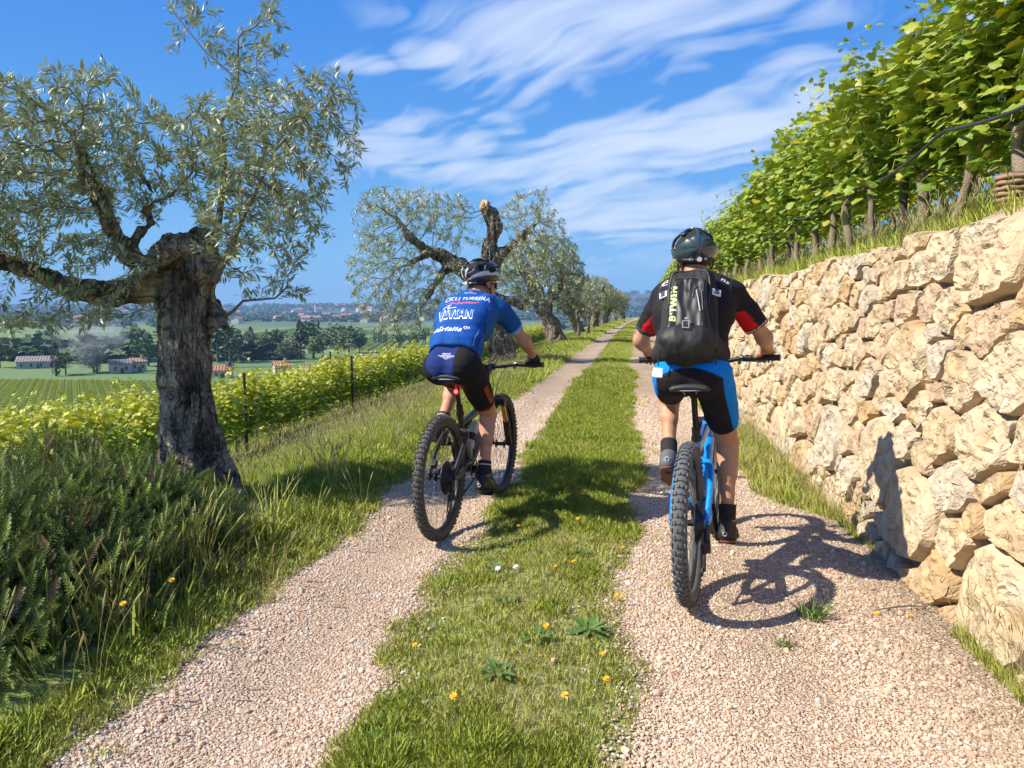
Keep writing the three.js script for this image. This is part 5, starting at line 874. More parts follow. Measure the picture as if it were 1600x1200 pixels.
  // villages far off: pale specks on the plain and the ridge
  const tiny = (w, d, h) => { const s = new THREE.Shape(); s.moveTo(-d / 2, 0); s.lineTo(d / 2, 0); s.lineTo(d / 2, h); s.lineTo(0, h * 1.4); s.lineTo(-d / 2, h); const g = new THREE.ExtrudeGeometry(s, { depth: w, bevelEnabled: false }); g.translate(0, 0, -w / 2); g.rotateY(Math.PI / 2); return g; };
  const tg = tiny(16, 12, 8), tr = (() => { const g = []; for (const sg of [-1, 1]) { const b = new THREE.BoxGeometry(17.5, 0.6, 7.8); b.translate(0, 0.4, sg * 3.7); b.rotateX(sg * 0.49); b.translate(0, 11.3, 0); g.push(b); } return merge(g); })(), pale = std([0.62, 0.57, 0.5], 0.9);
  const vill = []; for (let k = 0; k < 34; k++) vill.push([R.range(462, 640), R.range(474, 488)]); for (let k = 0; k < 22; k++) vill.push([R.range(360, 700), R.range(488, 506)]); for (let k = 0; k < 12; k++) vill.push([R.range(10, 200), R.range(486, 505)]);
  vill.forEach(([px, py], k) => { const p = hit(px, py); if (!p) return; const s = 1 + p.length() / 5200, t = thing('village_house', 'tiny pale house of a far village on the hazy plain', 'house', [p.x, p.y - 1, p.z], R() * 3, 'tiny far village houses on the hazy plain'); t.scale.setScalar(s); part(t, 'wall', tg, pale); part(t, 'roof', tr, roofM[0]); });
  { const p = hit(493, 490), t = thing('bell_tower', 'slim pale bell tower of the far hill village', 'tower', [p.x, p.y, p.z]); part(t, 'shaft', new THREE.BoxGeometry(8, 34, 8).translate(0, 15, 0), pale); part(t, 'spire', new THREE.ConeGeometry(6, 12, 4).translate(0, 38, 0), roofM[0]); }
  // two grey-green olives standing among the vines at the left
  [[-10.2, 6.1, 1.25, 'grey-green shrubby olive among the yellow vines at the left edge'], [-22, 20, 1.5, 'small flat grey olive farther down among the vines, left of the trunk']].forEach(([x, D, h, w], k) => { const t = thing('olive_shrub', w, 'shrub', [x, landY(x, D), -D]), Rr = RNG(k + 4), list = []; for (let i = 0; i < 2600; i++) { const v = sphere(Rr), p = V3(v.x * 0.85, h * 0.95 + v.y * 0.62, v.z * 0.85); list.push([leafAt(p, V3(v.x + Rr.range(-0.5, 0.5), 0.5 + Rr.range(-0.3, 0.6), v.z + Rr.range(-0.5, 0.5)), V3(Rr.range(-1, 1), 1, Rr.range(-1, 1)), 0.11), mix3([0.16, 0.19, 0.1], [0.38, 0.42, 0.3], Rr()), 0]); } const m = part(t, 'crown', leafMass([oliveLeafRough], list), oliveLeafMat); m.userData = { kind: 'stuff' }; part(t, 'trunk', tube([V3(0, -0.1, 0), V3(0.05, h * 0.5, 0), V3(0, h * 0.9, 0.04)], [0.07, 0.05, 0.03], 7), twigMat); });
  // smoke from a garden fire: thin puffs drifting left to right
  const base = hit(128, 584), puffs = [], Rs = RNG(4); for (let k = 0; k < 90; k++) { const t = Rs(), r = 1.0 + 3.4 * t * Rs.range(0.5, 1.2), x = Rs.gauss() * (3 + 9 * t) + 7 * t, y = 1 + 17 * t + Rs.gauss() * 1.5, g = new THREE.IcosahedronGeometry(r, 2), p = g.attributes.position; for (let i = 0; i < p.count; i++) { const n = 1 + 0.35 * noise3(p.getX(i) * 0.5 + k, p.getY(i) * 0.5, p.getZ(i) * 0.5); p.setXYZ(i, p.getX(i) * n * 1.2, p.getY(i) * n, p.getZ(i) * n); } g.translate(x, y, Rs.gauss() * 3); g.computeVertexNormals(); puffs.push(g); }
  const sm = new THREE.Mesh(merge(puffs), std([0.75, 0.77, 0.8], 1, { transparent: true, opacity: 0.035, depthWrite: false })); sm.name = 'smoke'; sm.position.copy(base); sm.userData = { kind: 'stuff', label: 'pale smoke drifting from a small fire in front of the farmhouses' }; scene.add(sm);
}
// ---------------------------------------------------------------- mountain bikes: built with the rear wheel's contact at the origin, heading -z
const rubber = std([0.035, 0.036, 0.038], 0.85, { bumpMap: grainTex, bumpScale: 0.002 }), rubberDusty = std([0.085, 0.078, 0.07], 0.92), blackMetal = std([0.022, 0.022, 0.024], 0.38, { metalness: 0.4 }), blackPlastic = std([0.025, 0.025, 0.027], 0.55), steel = std([0.55, 0.55, 0.56], 0.3, { metalness: 1 }), darkSteel = std([0.16, 0.16, 0.17], 0.35, { metalness: 1 }), gold = std([0.7, 0.33, 0.08], 0.3, { metalness: 0.8 });
const WR = 0.37, BASE = 1.19, BB = [0, 0.335, -0.45];
function wheel(o, rear, tyreW, hue) {   // centre at 0, axle along x
  const w = new THREE.Group(); w.name = rear ? 'rear_wheel' : 'front_wheel'; const r0 = WR - tyreW * 0.5 - 0.006;
  const tor = new THREE.TorusGeometry(r0, tyreW * 0.5, 18, 120); tor.rotateY(Math.PI / 2);
  const knobs = [tor], R = RNG(rear ? 3 : 4), N = 74, rr = r0 + tyreW * 0.5;
  for (let k = 0; k < N; k++) { const a = k / N * Math.PI * 2, add = (x, ang, len, wd, hgt, tw = 0) => { const tilt = x / (tyreW * 0.5) * 0.95, g = new THREE.BoxGeometry(wd, hgt, len); g.translate(0, tyreW * 0.5 + hgt * 0.32, 0); g.rotateY(tw); g.rotateZ(-tilt); g.translate(0, r0, 0); g.rotateX(ang); knobs.push(g); };
    const even = k % 2, st = Math.PI / N; if (even) { add(-tyreW * 0.11, a, 0.013, 0.011, 0.008, 0.1); add(tyreW * 0.11, a, 0.013, 0.011, 0.008, -0.1); } else { add(-tyreW * 0.25, a, 0.014, 0.01, 0.008, 0.25); add(tyreW * 0.25, a, 0.014, 0.01, 0.008, -0.25); add(0, a, 0.008, 0.016, 0.006); }
    for (const s of [-1, 1]) add(s * tyreW * (even ? 0.47 : 0.43), a, even ? 0.016 : 0.011, 0.012, 0.009); }
  part(w, 'tyre', merge(knobs.map((g) => { const q = g.index ? g.toNonIndexed() : g; return q; })), hue);
  const rimP = [[-0.013, 0.302], [-0.016, 0.318], [0.016, 0.318], [0.013, 0.302], [0.006, 0.296], [-0.006, 0.296], [-0.013, 0.302]].map(([x, y]) => new THREE.Vector2(y, x)), rim = new THREE.LatheGeometry(rimP, 96); rim.rotateZ(Math.PI / 2); part(w, 'rim', rim, o.rim ?? blackMetal);
  const side = new THREE.TorusGeometry(0.326, 0.012, 8, 96); side.scale(1, 1, 1.6); side.rotateY(Math.PI / 2); part(w, 'sidewall', side, std([0.05, 0.046, 0.042], 0.8));
  const sp = []; for (let k = 0; k < 32; k++) { const a = k / 32 * 6.2832, s = k % 2 ? 1 : -1, off = (k % 4 < 2 ? 1 : -1) * 0.42, h = s * 0.03; sp.push(bar([h, Math.cos(a + off) * 0.024, Math.sin(a + off) * 0.024], [s * 0.004, Math.cos(a) * 0.3, Math.sin(a) * 0.3], 0.0011, 4)); } part(w, 'spokes', merge(sp), darkSteel);
  const hub = merge([bar([-0.035, 0, 0], [0.035, 0, 0], 0.014, 14), bar([-0.034, 0, 0], [-0.029, 0, 0], 0.028, 18), bar([0.029, 0, 0], [0.034, 0, 0], 0.028, 18), bar([-0.072, 0, 0], [0.072, 0, 0], 0.008, 10)]); part(w, 'hub', hub, blackMetal);
  // brake disc with cut-outs, left side
  const dsh = new THREE.Shape(); dsh.absarc(0, 0, 0.09, 0, 6.2832, false); for (let k = 0; k < 6; k++) { const a = k / 6 * 6.2832, h = new THREE.Path(); h.absellipse(Math.cos(a) * 0.052, Math.sin(a) * 0.052, 0.014, 0.02, 0, 6.2832, false, a); dsh.holes.push(h); } for (let k = 0; k < 18; k++) { const a = k / 18 * 6.2832, h = new THREE.Path(); h.absarc(Math.cos(a) * 0.082, Math.sin(a) * 0.082, 0.0035, 0, 6.2832, false); dsh.holes.push(h); }
  const disc = new THREE.ExtrudeGeometry(dsh, { depth: 0.002, bevelEnabled: false, curveSegments: 24 }); disc.rotateY(Math.PI / 2); disc.translate(-0.045, 0, 0); part(w, 'brake_disc', disc, steel);
  if (rear) { const cs = []; for (let k = 0; k < 11; k++) { const r = 0.098 - k * 0.0075, c = new THREE.CylinderGeometry(r, r, 0.0022, 36); c.rotateZ(Math.PI / 2); c.translate(0.034 + k * 0.0036, 0, 0); cs.push(c); const n = Math.round(r * 480); for (let q = 0; q < n; q++) { const t = new THREE.BoxGeometry(0.0018, 0.006, 0.004); t.translate(0.034 + k * 0.0036, r + 0.002, 0); t.rotateX(q / n * 6.2832); cs.push(t); } } part(w, 'cassette', merge(cs), darkSteel); }
  w.rotation.x = R() * 3; return w;
}
function tubeP(pts, r, segs = 10) { const c = new THREE.CatmullRomCurve3(pts.map((p) => V3(...p))), n = 14, P = c.getPoints(n); return tube(P, P.map((_, i) => Array.isArray(r) ? lerp(r[0], r[1], i / n) : r), segs); }
function oval(a, b, ra, rb, flat = 1) { const g = bar(a, b, ra, 14, rb); return g; }
function bicycle(o) {
  const t = thing('mountain_bike', o.label, 'bicycle', o.pos, o.turn); t.rotation.order = 'YXZ'; t.rotation.z = o.lean ?? 0;
  const rw = wheel(o, true, o.tyre, o.rubber); rw.position.set(0, WR, 0); t.add(rw);
  const st = o.steer ?? 0, fork = new THREE.Group(); fork.name = 'fork';
  // fork, stem and bar turn together about the head tube
  const HT = [0, 0.72, -0.86], HB = [0, 0.6, -0.905];
  const F = part(t, 'frame', (() => {
    const SJ = [0, 0.62, -0.355], L = [];
    L.push(oval(HT, HB, 0.027, 0.027)); L.push(tubeP([[0, 0.615, -0.9], [0, 0.5, -0.72], BB], [0.034, 0.036], 14)); L.push(tubeP([[0, 0.7, -0.86], [0, 0.67, -0.6], [0, 0.64, -0.36]], [0.027, 0.02], 14)); L.push(oval(BB, SJ, 0.026, 0.02)); L.push(oval(SJ, [0, 0.7, -0.335], 0.0195, 0.0195)); L.push(bar([-0.045, BB[1], BB[2]], [0.045, BB[1], BB[2]], 0.03, 16));
    return merge(L);
  })(), o.frame);
  part(t, 'rear_triangle', (() => { const L = []; for (const s of [-1, 1]) { L.push(tubeP([[s * 0.035, 0.38, -0.42], [s * 0.05, 0.385, -0.3], [s * 0.074, 0.365, -0.14], [s * 0.074, 0.365, 0]], [0.02, 0.016], 10)); L.push(tubeP([[s * 0.025, 0.6, -0.33], [s * 0.07, 0.59, -0.26], [s * 0.082, 0.5, -0.13], [s * 0.076, 0.38, 0.0]], [0.017, 0.014], 10)); L.push(box(0.008, 0.045, 0.04, [s * 0.069, 0.372, 0], [0, 0, 0], 0.003)); } L.push(tubeP([[-0.03, 0.598, -0.32], [0, 0.6, -0.335], [0.03, 0.598, -0.32]], 0.013, 8)); return merge(L); })(), o.rear);
  part(t, 'shock', merge([bar([0, 0.585, -0.34], [0, 0.63, -0.52], 0.017, 12), bar([0, 0.595, -0.4], [0, 0.618, -0.48], 0.023, 14)]), blackMetal);
  part(t, 'axle_bolt', merge([bar([0.07, WR, 0], [0.08, WR, 0], 0.009, 8), bar([-0.08, WR, 0], [-0.07, WR, 0], 0.009, 8)]), darkSteel);
  const post = part(t, 'seat_post', merge([bar([0, 0.7, -0.335], [0, 0.76, -0.32], 0.021, 14), bar([0, 0.75, -0.322], [0, o.saddle - 0.055, -0.262], 0.0145, 14), bar([0, 0.695, -0.336], [0, 0.715, -0.331], 0.025, 14), box(0.034, 0.03, 0.05, [0, o.saddle - 0.052, -0.26], [0, 0, 0], 0.006)]), blackMetal);
  // saddle: broad tail, long nose, on two rails
  const sy = o.saddle, sad = union([(x, y, z) => { const w = lerp(0.07, 0.02, ss(-0.1, -0.34, z)); return Math.max(0, Math.hypot(Math.max(Math.abs(x) - w, 0) * 1.0, (y - sy + 0.0 + 0.5 * x * x * 8 * 0.35 + 0.02 * ss(-0.2, -0.15, z) * 0) * 1.6, Math.max(-0.36 - z, 0, z + 0.1)) - 0.001) - 0.024; }], 0.01);
  part(t, 'saddle', sdfMesh(cut(sad, C([0, sy + 0.035, -0.08], [0, sy + 0.03, -0.3], 0.018, 0.012), 0.01), [-0.13, sy - 0.06, -0.42], [0.13, sy + 0.05, -0.04], 0.006), blackPlastic);
  part(t, 'saddle_piping', tube([-1.45, -1.1, -0.6, 0, 0.6, 1.1, 1.45].map((a) => V3(Math.sin(a) * 0.086, sy - 0.016, -0.135 + Math.cos(a) * 0.06)), 0.0035, 6), o.piping);
  part(t, 'saddle_rails', merge([-1, 1].map((s) => tubeP([[s * 0.03, sy - 0.02, -0.1], [s * 0.026, sy - 0.045, -0.17], [s * 0.022, sy - 0.045, -0.25], [s * 0.012, sy - 0.02, -0.36]], 0.0036, 6))), steel);
  // fork
  const legs = []; for (const s of [-1, 1]) { legs.push(bar([s * 0.066, 0.37, -BASE], [s * 0.066, 0.55, -1.085 - 0.028], 0.022, 14, 0.024)); }
  legs.push(tubeP([[-0.066, 0.5, -1.13], [-0.05, 0.735 - 0.0, -1.09], [0, 0.75, -1.085], [0.05, 0.735, -1.09], [0.066, 0.5, -1.13]].map(([x, y, z]) => [x, y - 0.06, z - 0.005]), 0.018, 10));
  const fk = new THREE.Group(); fk.name = 'fork'; t.add(fk);
  part(fk, 'lower_legs', merge(legs), o.fork ?? blackMetal); part(fk, 'stanchions', merge([-1, 1].map((s) => bar([s * 0.066, 0.54, -1.115], [s * 0.066, 0.69, -1.02], 0.0165, 14))), o.stanchion);
  part(fk, 'crown', merge([box(0.19, 0.045, 0.05, [0, 0.7, -1.005], [-0.4, 0, 0], 0.012), bar([0, 0.69, -1.0], [0, 0.6, -0.905], 0.022, 12), bar([0, 0.6, -0.9], [0, 0.735, -0.855], 0.02, 12)]), blackMetal);
  const fw = wheel(o, false, o.tyre, o.rubber); fw.position.set(0, WR, -BASE); t.add(fw);
  // cockpit
  const by = o.bar, bz = -0.985, hb = new THREE.Group(); hb.name = 'handlebar'; t.add(hb);
  part(hb, 'bar', merge([tubeP([[-0.37, by + 0.0, bz + 0.05], [-0.2, by, bz + 0.012], [-0.07, by - 0.022, bz - 0.0], [0.07, by - 0.022, bz], [0.2, by, bz + 0.012], [0.37, by, bz + 0.05]], 0.0125, 12)]), blackMetal);
  part(hb, 'stem', merge([bar([0, by - 0.03, bz + 0.005], [0, by - 0.06, bz + 0.085], 0.02, 12), bar([0, 0.73, -0.857], [0, by - 0.03, bz + 0.09], 0.019, 14), box(0.05, 0.045, 0.03, [0, by - 0.024, bz - 0.004], [0, 0, 0], 0.006)]), blackMetal);
  for (const s of [-1, 1]) {
    const gr = []; gr.push(bar([s * 0.245, by, bz + 0.022], [s * 0.378, by, bz + 0.052], 0.0165, 14)); for (let k = 0; k < 8; k++) gr.push(bar([s * (0.255 + k * 0.014), by, bz + 0.025 + k * 0.0032], [s * (0.262 + k * 0.014), by, bz + 0.0266 + k * 0.0032], 0.0178, 14)); gr.push(bar([s * 0.374, by, bz + 0.051], [s * 0.384, by, bz + 0.053], 0.019, 14)); part(hb, 'grip', merge(gr), blackPlastic);
    part(hb, 'brake_lever', merge([bar([s * 0.2, by, bz + 0.012], [s * 0.235, by - 0.004, bz + 0.02], 0.018, 10), tubeP([[s * 0.2, by - 0.012, bz - 0.0], [s * 0.18, by - 0.014, bz - 0.04], [s * 0.23, by - 0.02, bz - 0.06], [s * 0.31, by - 0.026, bz - 0.05]], [0.011, 0.006], 8)]), blackMetal);
    part(hb, 'cable', tubeP([[s * 0.17, by - 0.012, bz - 0.02], [s * 0.09, by - 0.02, bz - 0.12], [s * 0.02, by - 0.13, bz - 0.1], [s * 0.03, 0.62, -0.94]], 0.0024, 6), blackPlastic);
    part(hb, 'clamp', merge([bar([s * 0.175, by - 0.002, bz + 0.01], [s * 0.19, by - 0.001, bz + 0.012], 0.019, 12), box(0.02, 0.03, 0.035, [s * 0.168, by - 0.02, bz + 0.0], [0, 0, 0], 0.005)]), darkSteel);
  }
  // drive: chainring, cranks, pedals, chain, derailleur
  const ca = o.crank, cl = 0.17, pr = [0, BB[1] + Math.cos(ca) * -cl, BB[2] - Math.sin(ca) * cl], pl = [0, BB[1] + Math.cos(ca) * cl, BB[2] + Math.sin(ca) * cl];
  const ring = [new THREE.TorusGeometry(0.062, 0.0035, 6, 40).rotateY(Math.PI / 2).translate(0.05, BB[1], BB[2])]; for (let k = 0; k < 32; k++) ring.push(box(0.002, 0.008, 0.005, [0, 0.066, 0]).rotateX(k / 32 * 6.2832).translate(0.05, BB[1], BB[2])); for (let k = 0; k < 4; k++) ring.push(bar([0.05, BB[1], BB[2]], [0.05, BB[1] + Math.cos(k * 1.57 + 0.5) * 0.06, BB[2] + Math.sin(k * 1.57 + 0.5) * 0.06], 0.007, 8)); part(t, 'chainring', merge(ring), darkSteel);
  part(t, 'crank_arm', merge([bar([0.062, BB[1], BB[2]], [0.08, pr[1], pr[2]], 0.015, 12, 0.012), bar([0.04, BB[1], BB[2]], [0.074, BB[1], BB[2]], 0.019, 12)]), blackMetal); part(t, 'crank_arm', merge([bar([-0.062, BB[1], BB[2]], [-0.08, pl[1], pl[2]], 0.015, 12, 0.012), bar([-0.04, BB[1], BB[2]], [-0.074, BB[1], BB[2]], 0.019, 12)]), blackMetal);
  for (const [s, p] of [[1, pr], [-1, pl]]) part(t, 'pedal', merge([bar([s * 0.078, p[1], p[2]], [s * 0.17, p[1], p[2]], 0.006, 8), box(0.075, 0.014, 0.015, [s * 0.13, p[1], p[2] - 0.038], [0, 0, 0], 0.003), box(0.075, 0.014, 0.015, [s * 0.13, p[1], p[2] + 0.038], [0, 0, 0], 0.003), box(0.01, 0.014, 0.085, [s * 0.095, p[1], p[2]], [0, 0, 0], 0.003), box(0.01, 0.014, 0.085, [s * 0.165, p[1], p[2]], [0, 0, 0], 0.003)]), blackMetal);
  const run = [], links = (a, b) => { const n = Math.round(Math.hypot(a[1] - b[1], a[2] - b[2]) / 0.0127), ang = Math.atan2(b[1] - a[1], -(b[2] - a[2])); for (let k = 0; k < n; k++) { const u = (k + 0.5) / n; run.push(box(k % 2 ? 0.006 : 0.0075, 0.0075, 0.0115, [lerp(a[0], b[0], u), lerp(a[1], b[1], u), lerp(a[2], b[2], u)], [ang, 0, 0])); } };
  links([0.05, BB[1] + 0.066, BB[2]], [0.05, WR + 0.062, 0]); links([0.05, BB[1] - 0.066, BB[2]], [0.056, 0.155, 0.035]); links([0.056, 0.19, 0.005], [0.054, WR - 0.06, -0.02]); part(t, 'chain', merge(run), darkSteel);
  part(t, 'derailleur', merge([bar([0.078, 0.36, 0.005], [0.08, 0.3, 0.03], 0.014, 10), box(0.03, 0.06, 0.035, [0.08, 0.275, 0.025], [0.3, 0, 0], 0.008), bar([0.066, 0.26, 0.01], [0.066, 0.16, 0.035], 0.008, 8), bar([0.05, 0.26, 0.01], [0.05, 0.16, 0.035], 0.006, 8), bar([0.052, 0.16, 0.035], [0.062, 0.16, 0.035], 0.022, 14), bar([0.052, 0.255, 0.008], [0.062, 0.255, 0.008], 0.022, 14)]), blackPlastic);
  part(t, 'brake_caliper', merge([box(0.03, 0.035, 0.055, [-0.055, 0.44, -0.035], [0.5, 0, 0], 0.008), box(0.03, 0.055, 0.03, [-0.055, 0.42, -BASE + 0.075], [0.3, 0, 0], 0.008)]), blackPlastic);
  o.extra?.(t);
  return t;
}
const PLACE = { left: { pos: [-1.035, 0.0, -4.32], turn: -0.14 }, right: { pos: [0.33, 0.0, -3.48], turn: -0.205 } };
const darkPaint = std([0.02, 0.02, 0.022], 0.35), bluePaint = phys([0.0, 0.24, 0.75], 0.35, { clearcoat: 0.6, clearcoatRoughness: 0.15 });
for (const k of ['left', 'right']) PLACE[k].pos[1] = landY(PLACE[k].pos[0], -PLACE[k].pos[2]) + 0.012;
bicycle({
  label: 'black full-suspension mountain bike with golden fork tubes, ridden by the person in blue', ...PLACE.left, lean: 0, tyre: 0.06, rubber: rubberDusty, frame: darkPaint, rear: darkPaint, stanchion: gold, piping: std([0.3, 0.3, 0.3], 0.5), saddle: 0.955, bar: 0.975, crank: 0.28,
  extra(t) {
    part(t, 'bottle', tube([[0.0, 0.405, -0.535], [0, 0.41, -0.54], [0, 0.5, -0.625], [0, 0.515, -0.64], [0, 0.535, -0.66], [0, 0.55, -0.675], [0, 0.56, -0.685]].map((p) => V3(p[0] + 0.0, p[1] + 0.055, p[2] + 0.055)), [0.03, 0.036, 0.036, 0.03, 0.034, 0.018, 0.012], 18), std([0.6, 0.6, 0.58], 0.35));
    part(t, 'bottle_mark', tube([V3(0, 0.496, -0.515), V3(0, 0.536, -0.552)], [0.0368, 0.0368], 18, false), std([0.02, 0.02, 0.02], 0.4));
    part(t, 'bottle_cage', merge([tubeP([[0.03, 0.45, -0.5], [0.039, 0.5, -0.52], [0.039, 0.55, -0.57]], 0.003, 6), tubeP([[-0.03, 0.45, -0.5], [-0.039, 0.5, -0.52], [-0.039, 0.55, -0.57]], 0.003, 6)]), blackPlastic);
    part(t, 'tool_bottle', tube([[0, 0.39, -0.44], [0, 0.45, -0.425], [0, 0.5, -0.412]].map((p) => V3(p[0], p[1] + 0.0, p[2] - 0.05)), [0.026, 0.03, 0.026], 14), std([0.35, 0.36, 0.36], 0.2, { metalness: 0.6 }));
    const lamp = new THREE.Group(); lamp.name = 'tail_light'; lamp.position.set(0, 0.845, -0.275); t.add(lamp);
    part(lamp, 'housing', merge([box(0.032, 0.045, 0.02, [0, 0, 0.0], [0, 0, 0], 0.005), bar([0, 0, -0.005], [0, 0, -0.03], 0.008, 8)]), blackPlastic);
    const lens = part(lamp, 'lens', place(new THREE.SphereGeometry(0.0125, 14, 10), [0, 0.003, 0.013], [0, 0, 0], [1, 1, 0.6]), std([0.6, 0.02, 0.02], 0.3, { emissive: new THREE.Color(1, 0.03, 0.03), emissiveIntensity: 6 }));
    const pl = new THREE.PointLight(new THREE.Color(1, 0.05, 0.04), 0.02); pl.name = 'tail_light_glow'; pl.position.set(0, 0.003, 0.026); pl.castShadow = true; lamp.add(pl);
  },
});
bicycle({
  label: 'mountain bike with a bright blue rear frame and thick knobbly tyres, ridden beside the wall', ...PLACE.right, lean: 0.04, tyre: 0.066, rubber: std([0.1, 0.105, 0.11], 0.9), frame: bluePaint, rear: bluePaint, stanchion: blackMetal, piping: std([0.16, 0.18, 0.2], 0.5), saddle: 0.98, bar: 1.06, crank: 0.1,
});
// ---------------------------------------------------------------- the riders, in the frame of their bikes (x right, y up, forward -z)
const skinMat = phys([1, 1, 1], 0.55, { vertexColors: true, clearcoat: 0.05 }), hairMat = std([0.02, 0.016, 0.013], 0.8);
const add3 = (a, b, k = 1) => [a[0] + b[0] * k, a[1] + b[1] * k, a[2] + b[2] * k], sub3 = (a, b) => [a[0] - b[0], a[1] - b[1], a[2] - b[2]], mid3 = (a, b, t) => [lerp(a[0], b[0], t), lerp(a[1], b[1], t), lerp(a[2], b[2], t)], len3 = (a) => Math.hypot(...a), nrm3 = (a) => { const l = len3(a); return [a[0] / l, a[1] / l, a[2] / l]; }, mir = (a, s) => [a[0] * s, a[1], a[2]];
function drawTex(w, h, f) { const c = document.createElement('canvas'); c.width = w; c.height = h; const g = c.getContext('2d'); f(g, w, h); const t = new THREE.CanvasTexture(c); t.colorSpace = THREE.SRGBColorSpace; t.magFilter = THREE.LinearFilter; return t; }
// a print lying on a limb: a patch of the tapered cylinder a-b, between two angles about it
function limbPatch(a, b, ra, rb, t0, t1, from, sweep, off = 0.003) {
  const A = V3(...a), B = V3(...b), d = B.clone().sub(A), l = d.length(), D = d.clone().divideScalar(l), N0 = V3(...from).sub(D.clone().multiplyScalar(V3(...from).dot(D))).normalize(), B0 = D.clone().cross(N0), pos = [], uv = [], idx = [], n = 10;
  for (let i = 0; i <= n; i++) for (let j = 0; j <= n; j++) { const t = lerp(t0, t1, i / n), an = (j / n - 0.5) * sweep, r = lerp(ra, rb, t) + off, p = A.clone().addScaledVector(D, t * l).addScaledVector(N0, Math.cos(an) * r).addScaledVector(B0, Math.sin(an) * r); pos.push(p.x, p.y, p.z); uv.push(j / n, 1 - i / n); }
  for (let i = 0; i < n; i++) for (let j = 0; j < n; j++) { const q = i * (n + 1) + j; idx.push(q, q + 1, q + n + 1, q + 1, q + n + 2, q + n + 1); }
  const g = new THREE.BufferGeometry(); g.setAttribute('position', new THREE.Float32BufferAttribute(pos, 3)); g.setAttribute('uv', new THREE.Float32BufferAttribute(uv, 2)); g.setIndex(idx); g.computeVertexNormals(); return g;
}
function rider(o) {
  const t = thing('person', o.label, 'person', o.pos, o.turn); t.rotation.order = 'YXZ'; t.rotation.z = o.lean ?? 0;
  const P = o.pelvis, Nk = o.neck, ax = nrm3(sub3(Nk, P)), L = add3(mid3(P, Nk, 0.26), [0, 0.012, 0.015]), Ch = add3(mid3(P, Nk, 0.6), [0, 0.012, 0.02]), Up = mid3(P, Nk, 0.83), bx = o.build;
  const x3 = (c, w) => [[c[0] - w, c[1], c[2]], [c[0] + w, c[1], c[2]]];
  const torso = (g) => [C(...x3(P, 0.082 * bx), 0.094 + g), C(...x3(L, 0.062 * bx), 0.105 + g), C(...x3(Ch, 0.08 * bx), 0.118 + g), C(...x3(Up, 0.115 * bx), 0.088 + g), C(Nk, add3(o.sh[0], [0.04, 0.0, 0]), 0.055 + g, 0.05 + g), C(Nk, add3(o.sh[1], [-0.04, 0, 0]), 0.055 + g, 0.05 + g)];
  const glute = (g) => [-1, 1].map((s) => C([s * 0.066, P[1] - 0.015, P[2] + 0.03], [s * 0.08, P[1] - 0.03, P[2] - 0.05], 0.084 + g, 0.084 + g));
  const arm = [], leg = [];
  for (let i = 0; i < 2; i++) {
    const sh = o.sh[i], el = o.el[i], wr = o.wr[i]; arm.push(C(sh, el, 0.046, 0.036), C(el, wr, 0.037, 0.024), C(mid3(el, wr, 0.12), mid3(el, wr, 0.42), 0.04, 0.033), C(mid3(sh, el, 0.3), mid3(sh, el, 0.65), 0.046, 0.041));
    const hp = o.hip[i], kn = o.kn[i], an = o.an[i], sd = sub3(an, kn), back = nrm3([0, -sd[2] * 0 + 0.0, 1]);
    const bk = (() => { const d = nrm3(sd), z = [0, 0, 1], k = d[2]; return nrm3([z[0] - d[0] * k, z[1] - d[1] * k, z[2] - d[2] * k]); })();
    leg.push(C(hp, kn, 0.084, 0.055), C(kn, an, 0.046, 0.03), C(add3(add3(mid3(kn, an, 0.14), bk, 0.018), [0.016, 0, 0]), add3(add3(mid3(kn, an, 0.4), bk, 0.022), [0.014, 0, 0]), 0.034, 0.034), C(add3(add3(mid3(kn, an, 0.14), bk, 0.018), [-0.016, 0, 0]), add3(add3(mid3(kn, an, 0.36), bk, 0.02), [-0.014, 0, 0]), 0.034, 0.032), C(add3(mid3(hp, kn, 0.25), [0, 0.02, 0]), add3(mid3(hp, kn, 0.6), [0, 0.012, 0]), 0.08, 0.066));
  }
  // the body: torso, arms, legs on one grid, head and hands on finer ones, in one mesh
  const sk = o.skin, skinPaint = (g) => paint(g, (x, y, z, nx, ny, nz) => { const n = fbm(x * 14, y * 14, z * 14, 3), r = fbm(x * 50, y * 50, z * 50, 2); let c = mix3(sk, [sk[0] * 0.86, sk[1] * 0.72, sk[2] * 0.66], clamp(0.45 + n * 1.3, 0, 1) * 0.75); const k = 1 + 0.2 * r; return [c[0] * k, c[1] * k, c[2] * k]; });
  const all = union([...torso(-0.012), ...glute(-0.01), ...arm, ...leg, C(Nk, o.head, 0.058, 0.05)], 0.026), lo = [9, 9, 9], hi = [-9, -9, -9];
  for (const p of [P, Nk, ...o.sh, ...o.el, ...o.wr, ...o.kn, ...o.an]) for (let k = 0; k < 3; k++) { lo[k] = Math.min(lo[k], p[k] - 0.17); hi[k] = Math.max(hi[k], p[k] + 0.17); }
  const gs = [sdfMesh(all, lo, hi, 0.0085)];
  // head
  const hm = new THREE.Matrix4().makeRotationFromEuler(new THREE.Euler(o.nod, o.look, 0, 'YXZ')).setPosition(...o.head), inHead = (g) => g.applyMatrix4(hm);
  const head = union([ell([0, 0.025, 0.002], [0.074, 0.095, 0.094]), ell([0, -0.055, -0.035], [0.055, 0.066, 0.062]), ell([0, -0.02, -0.045], [0.06, 0.07, 0.055])], 0.03);
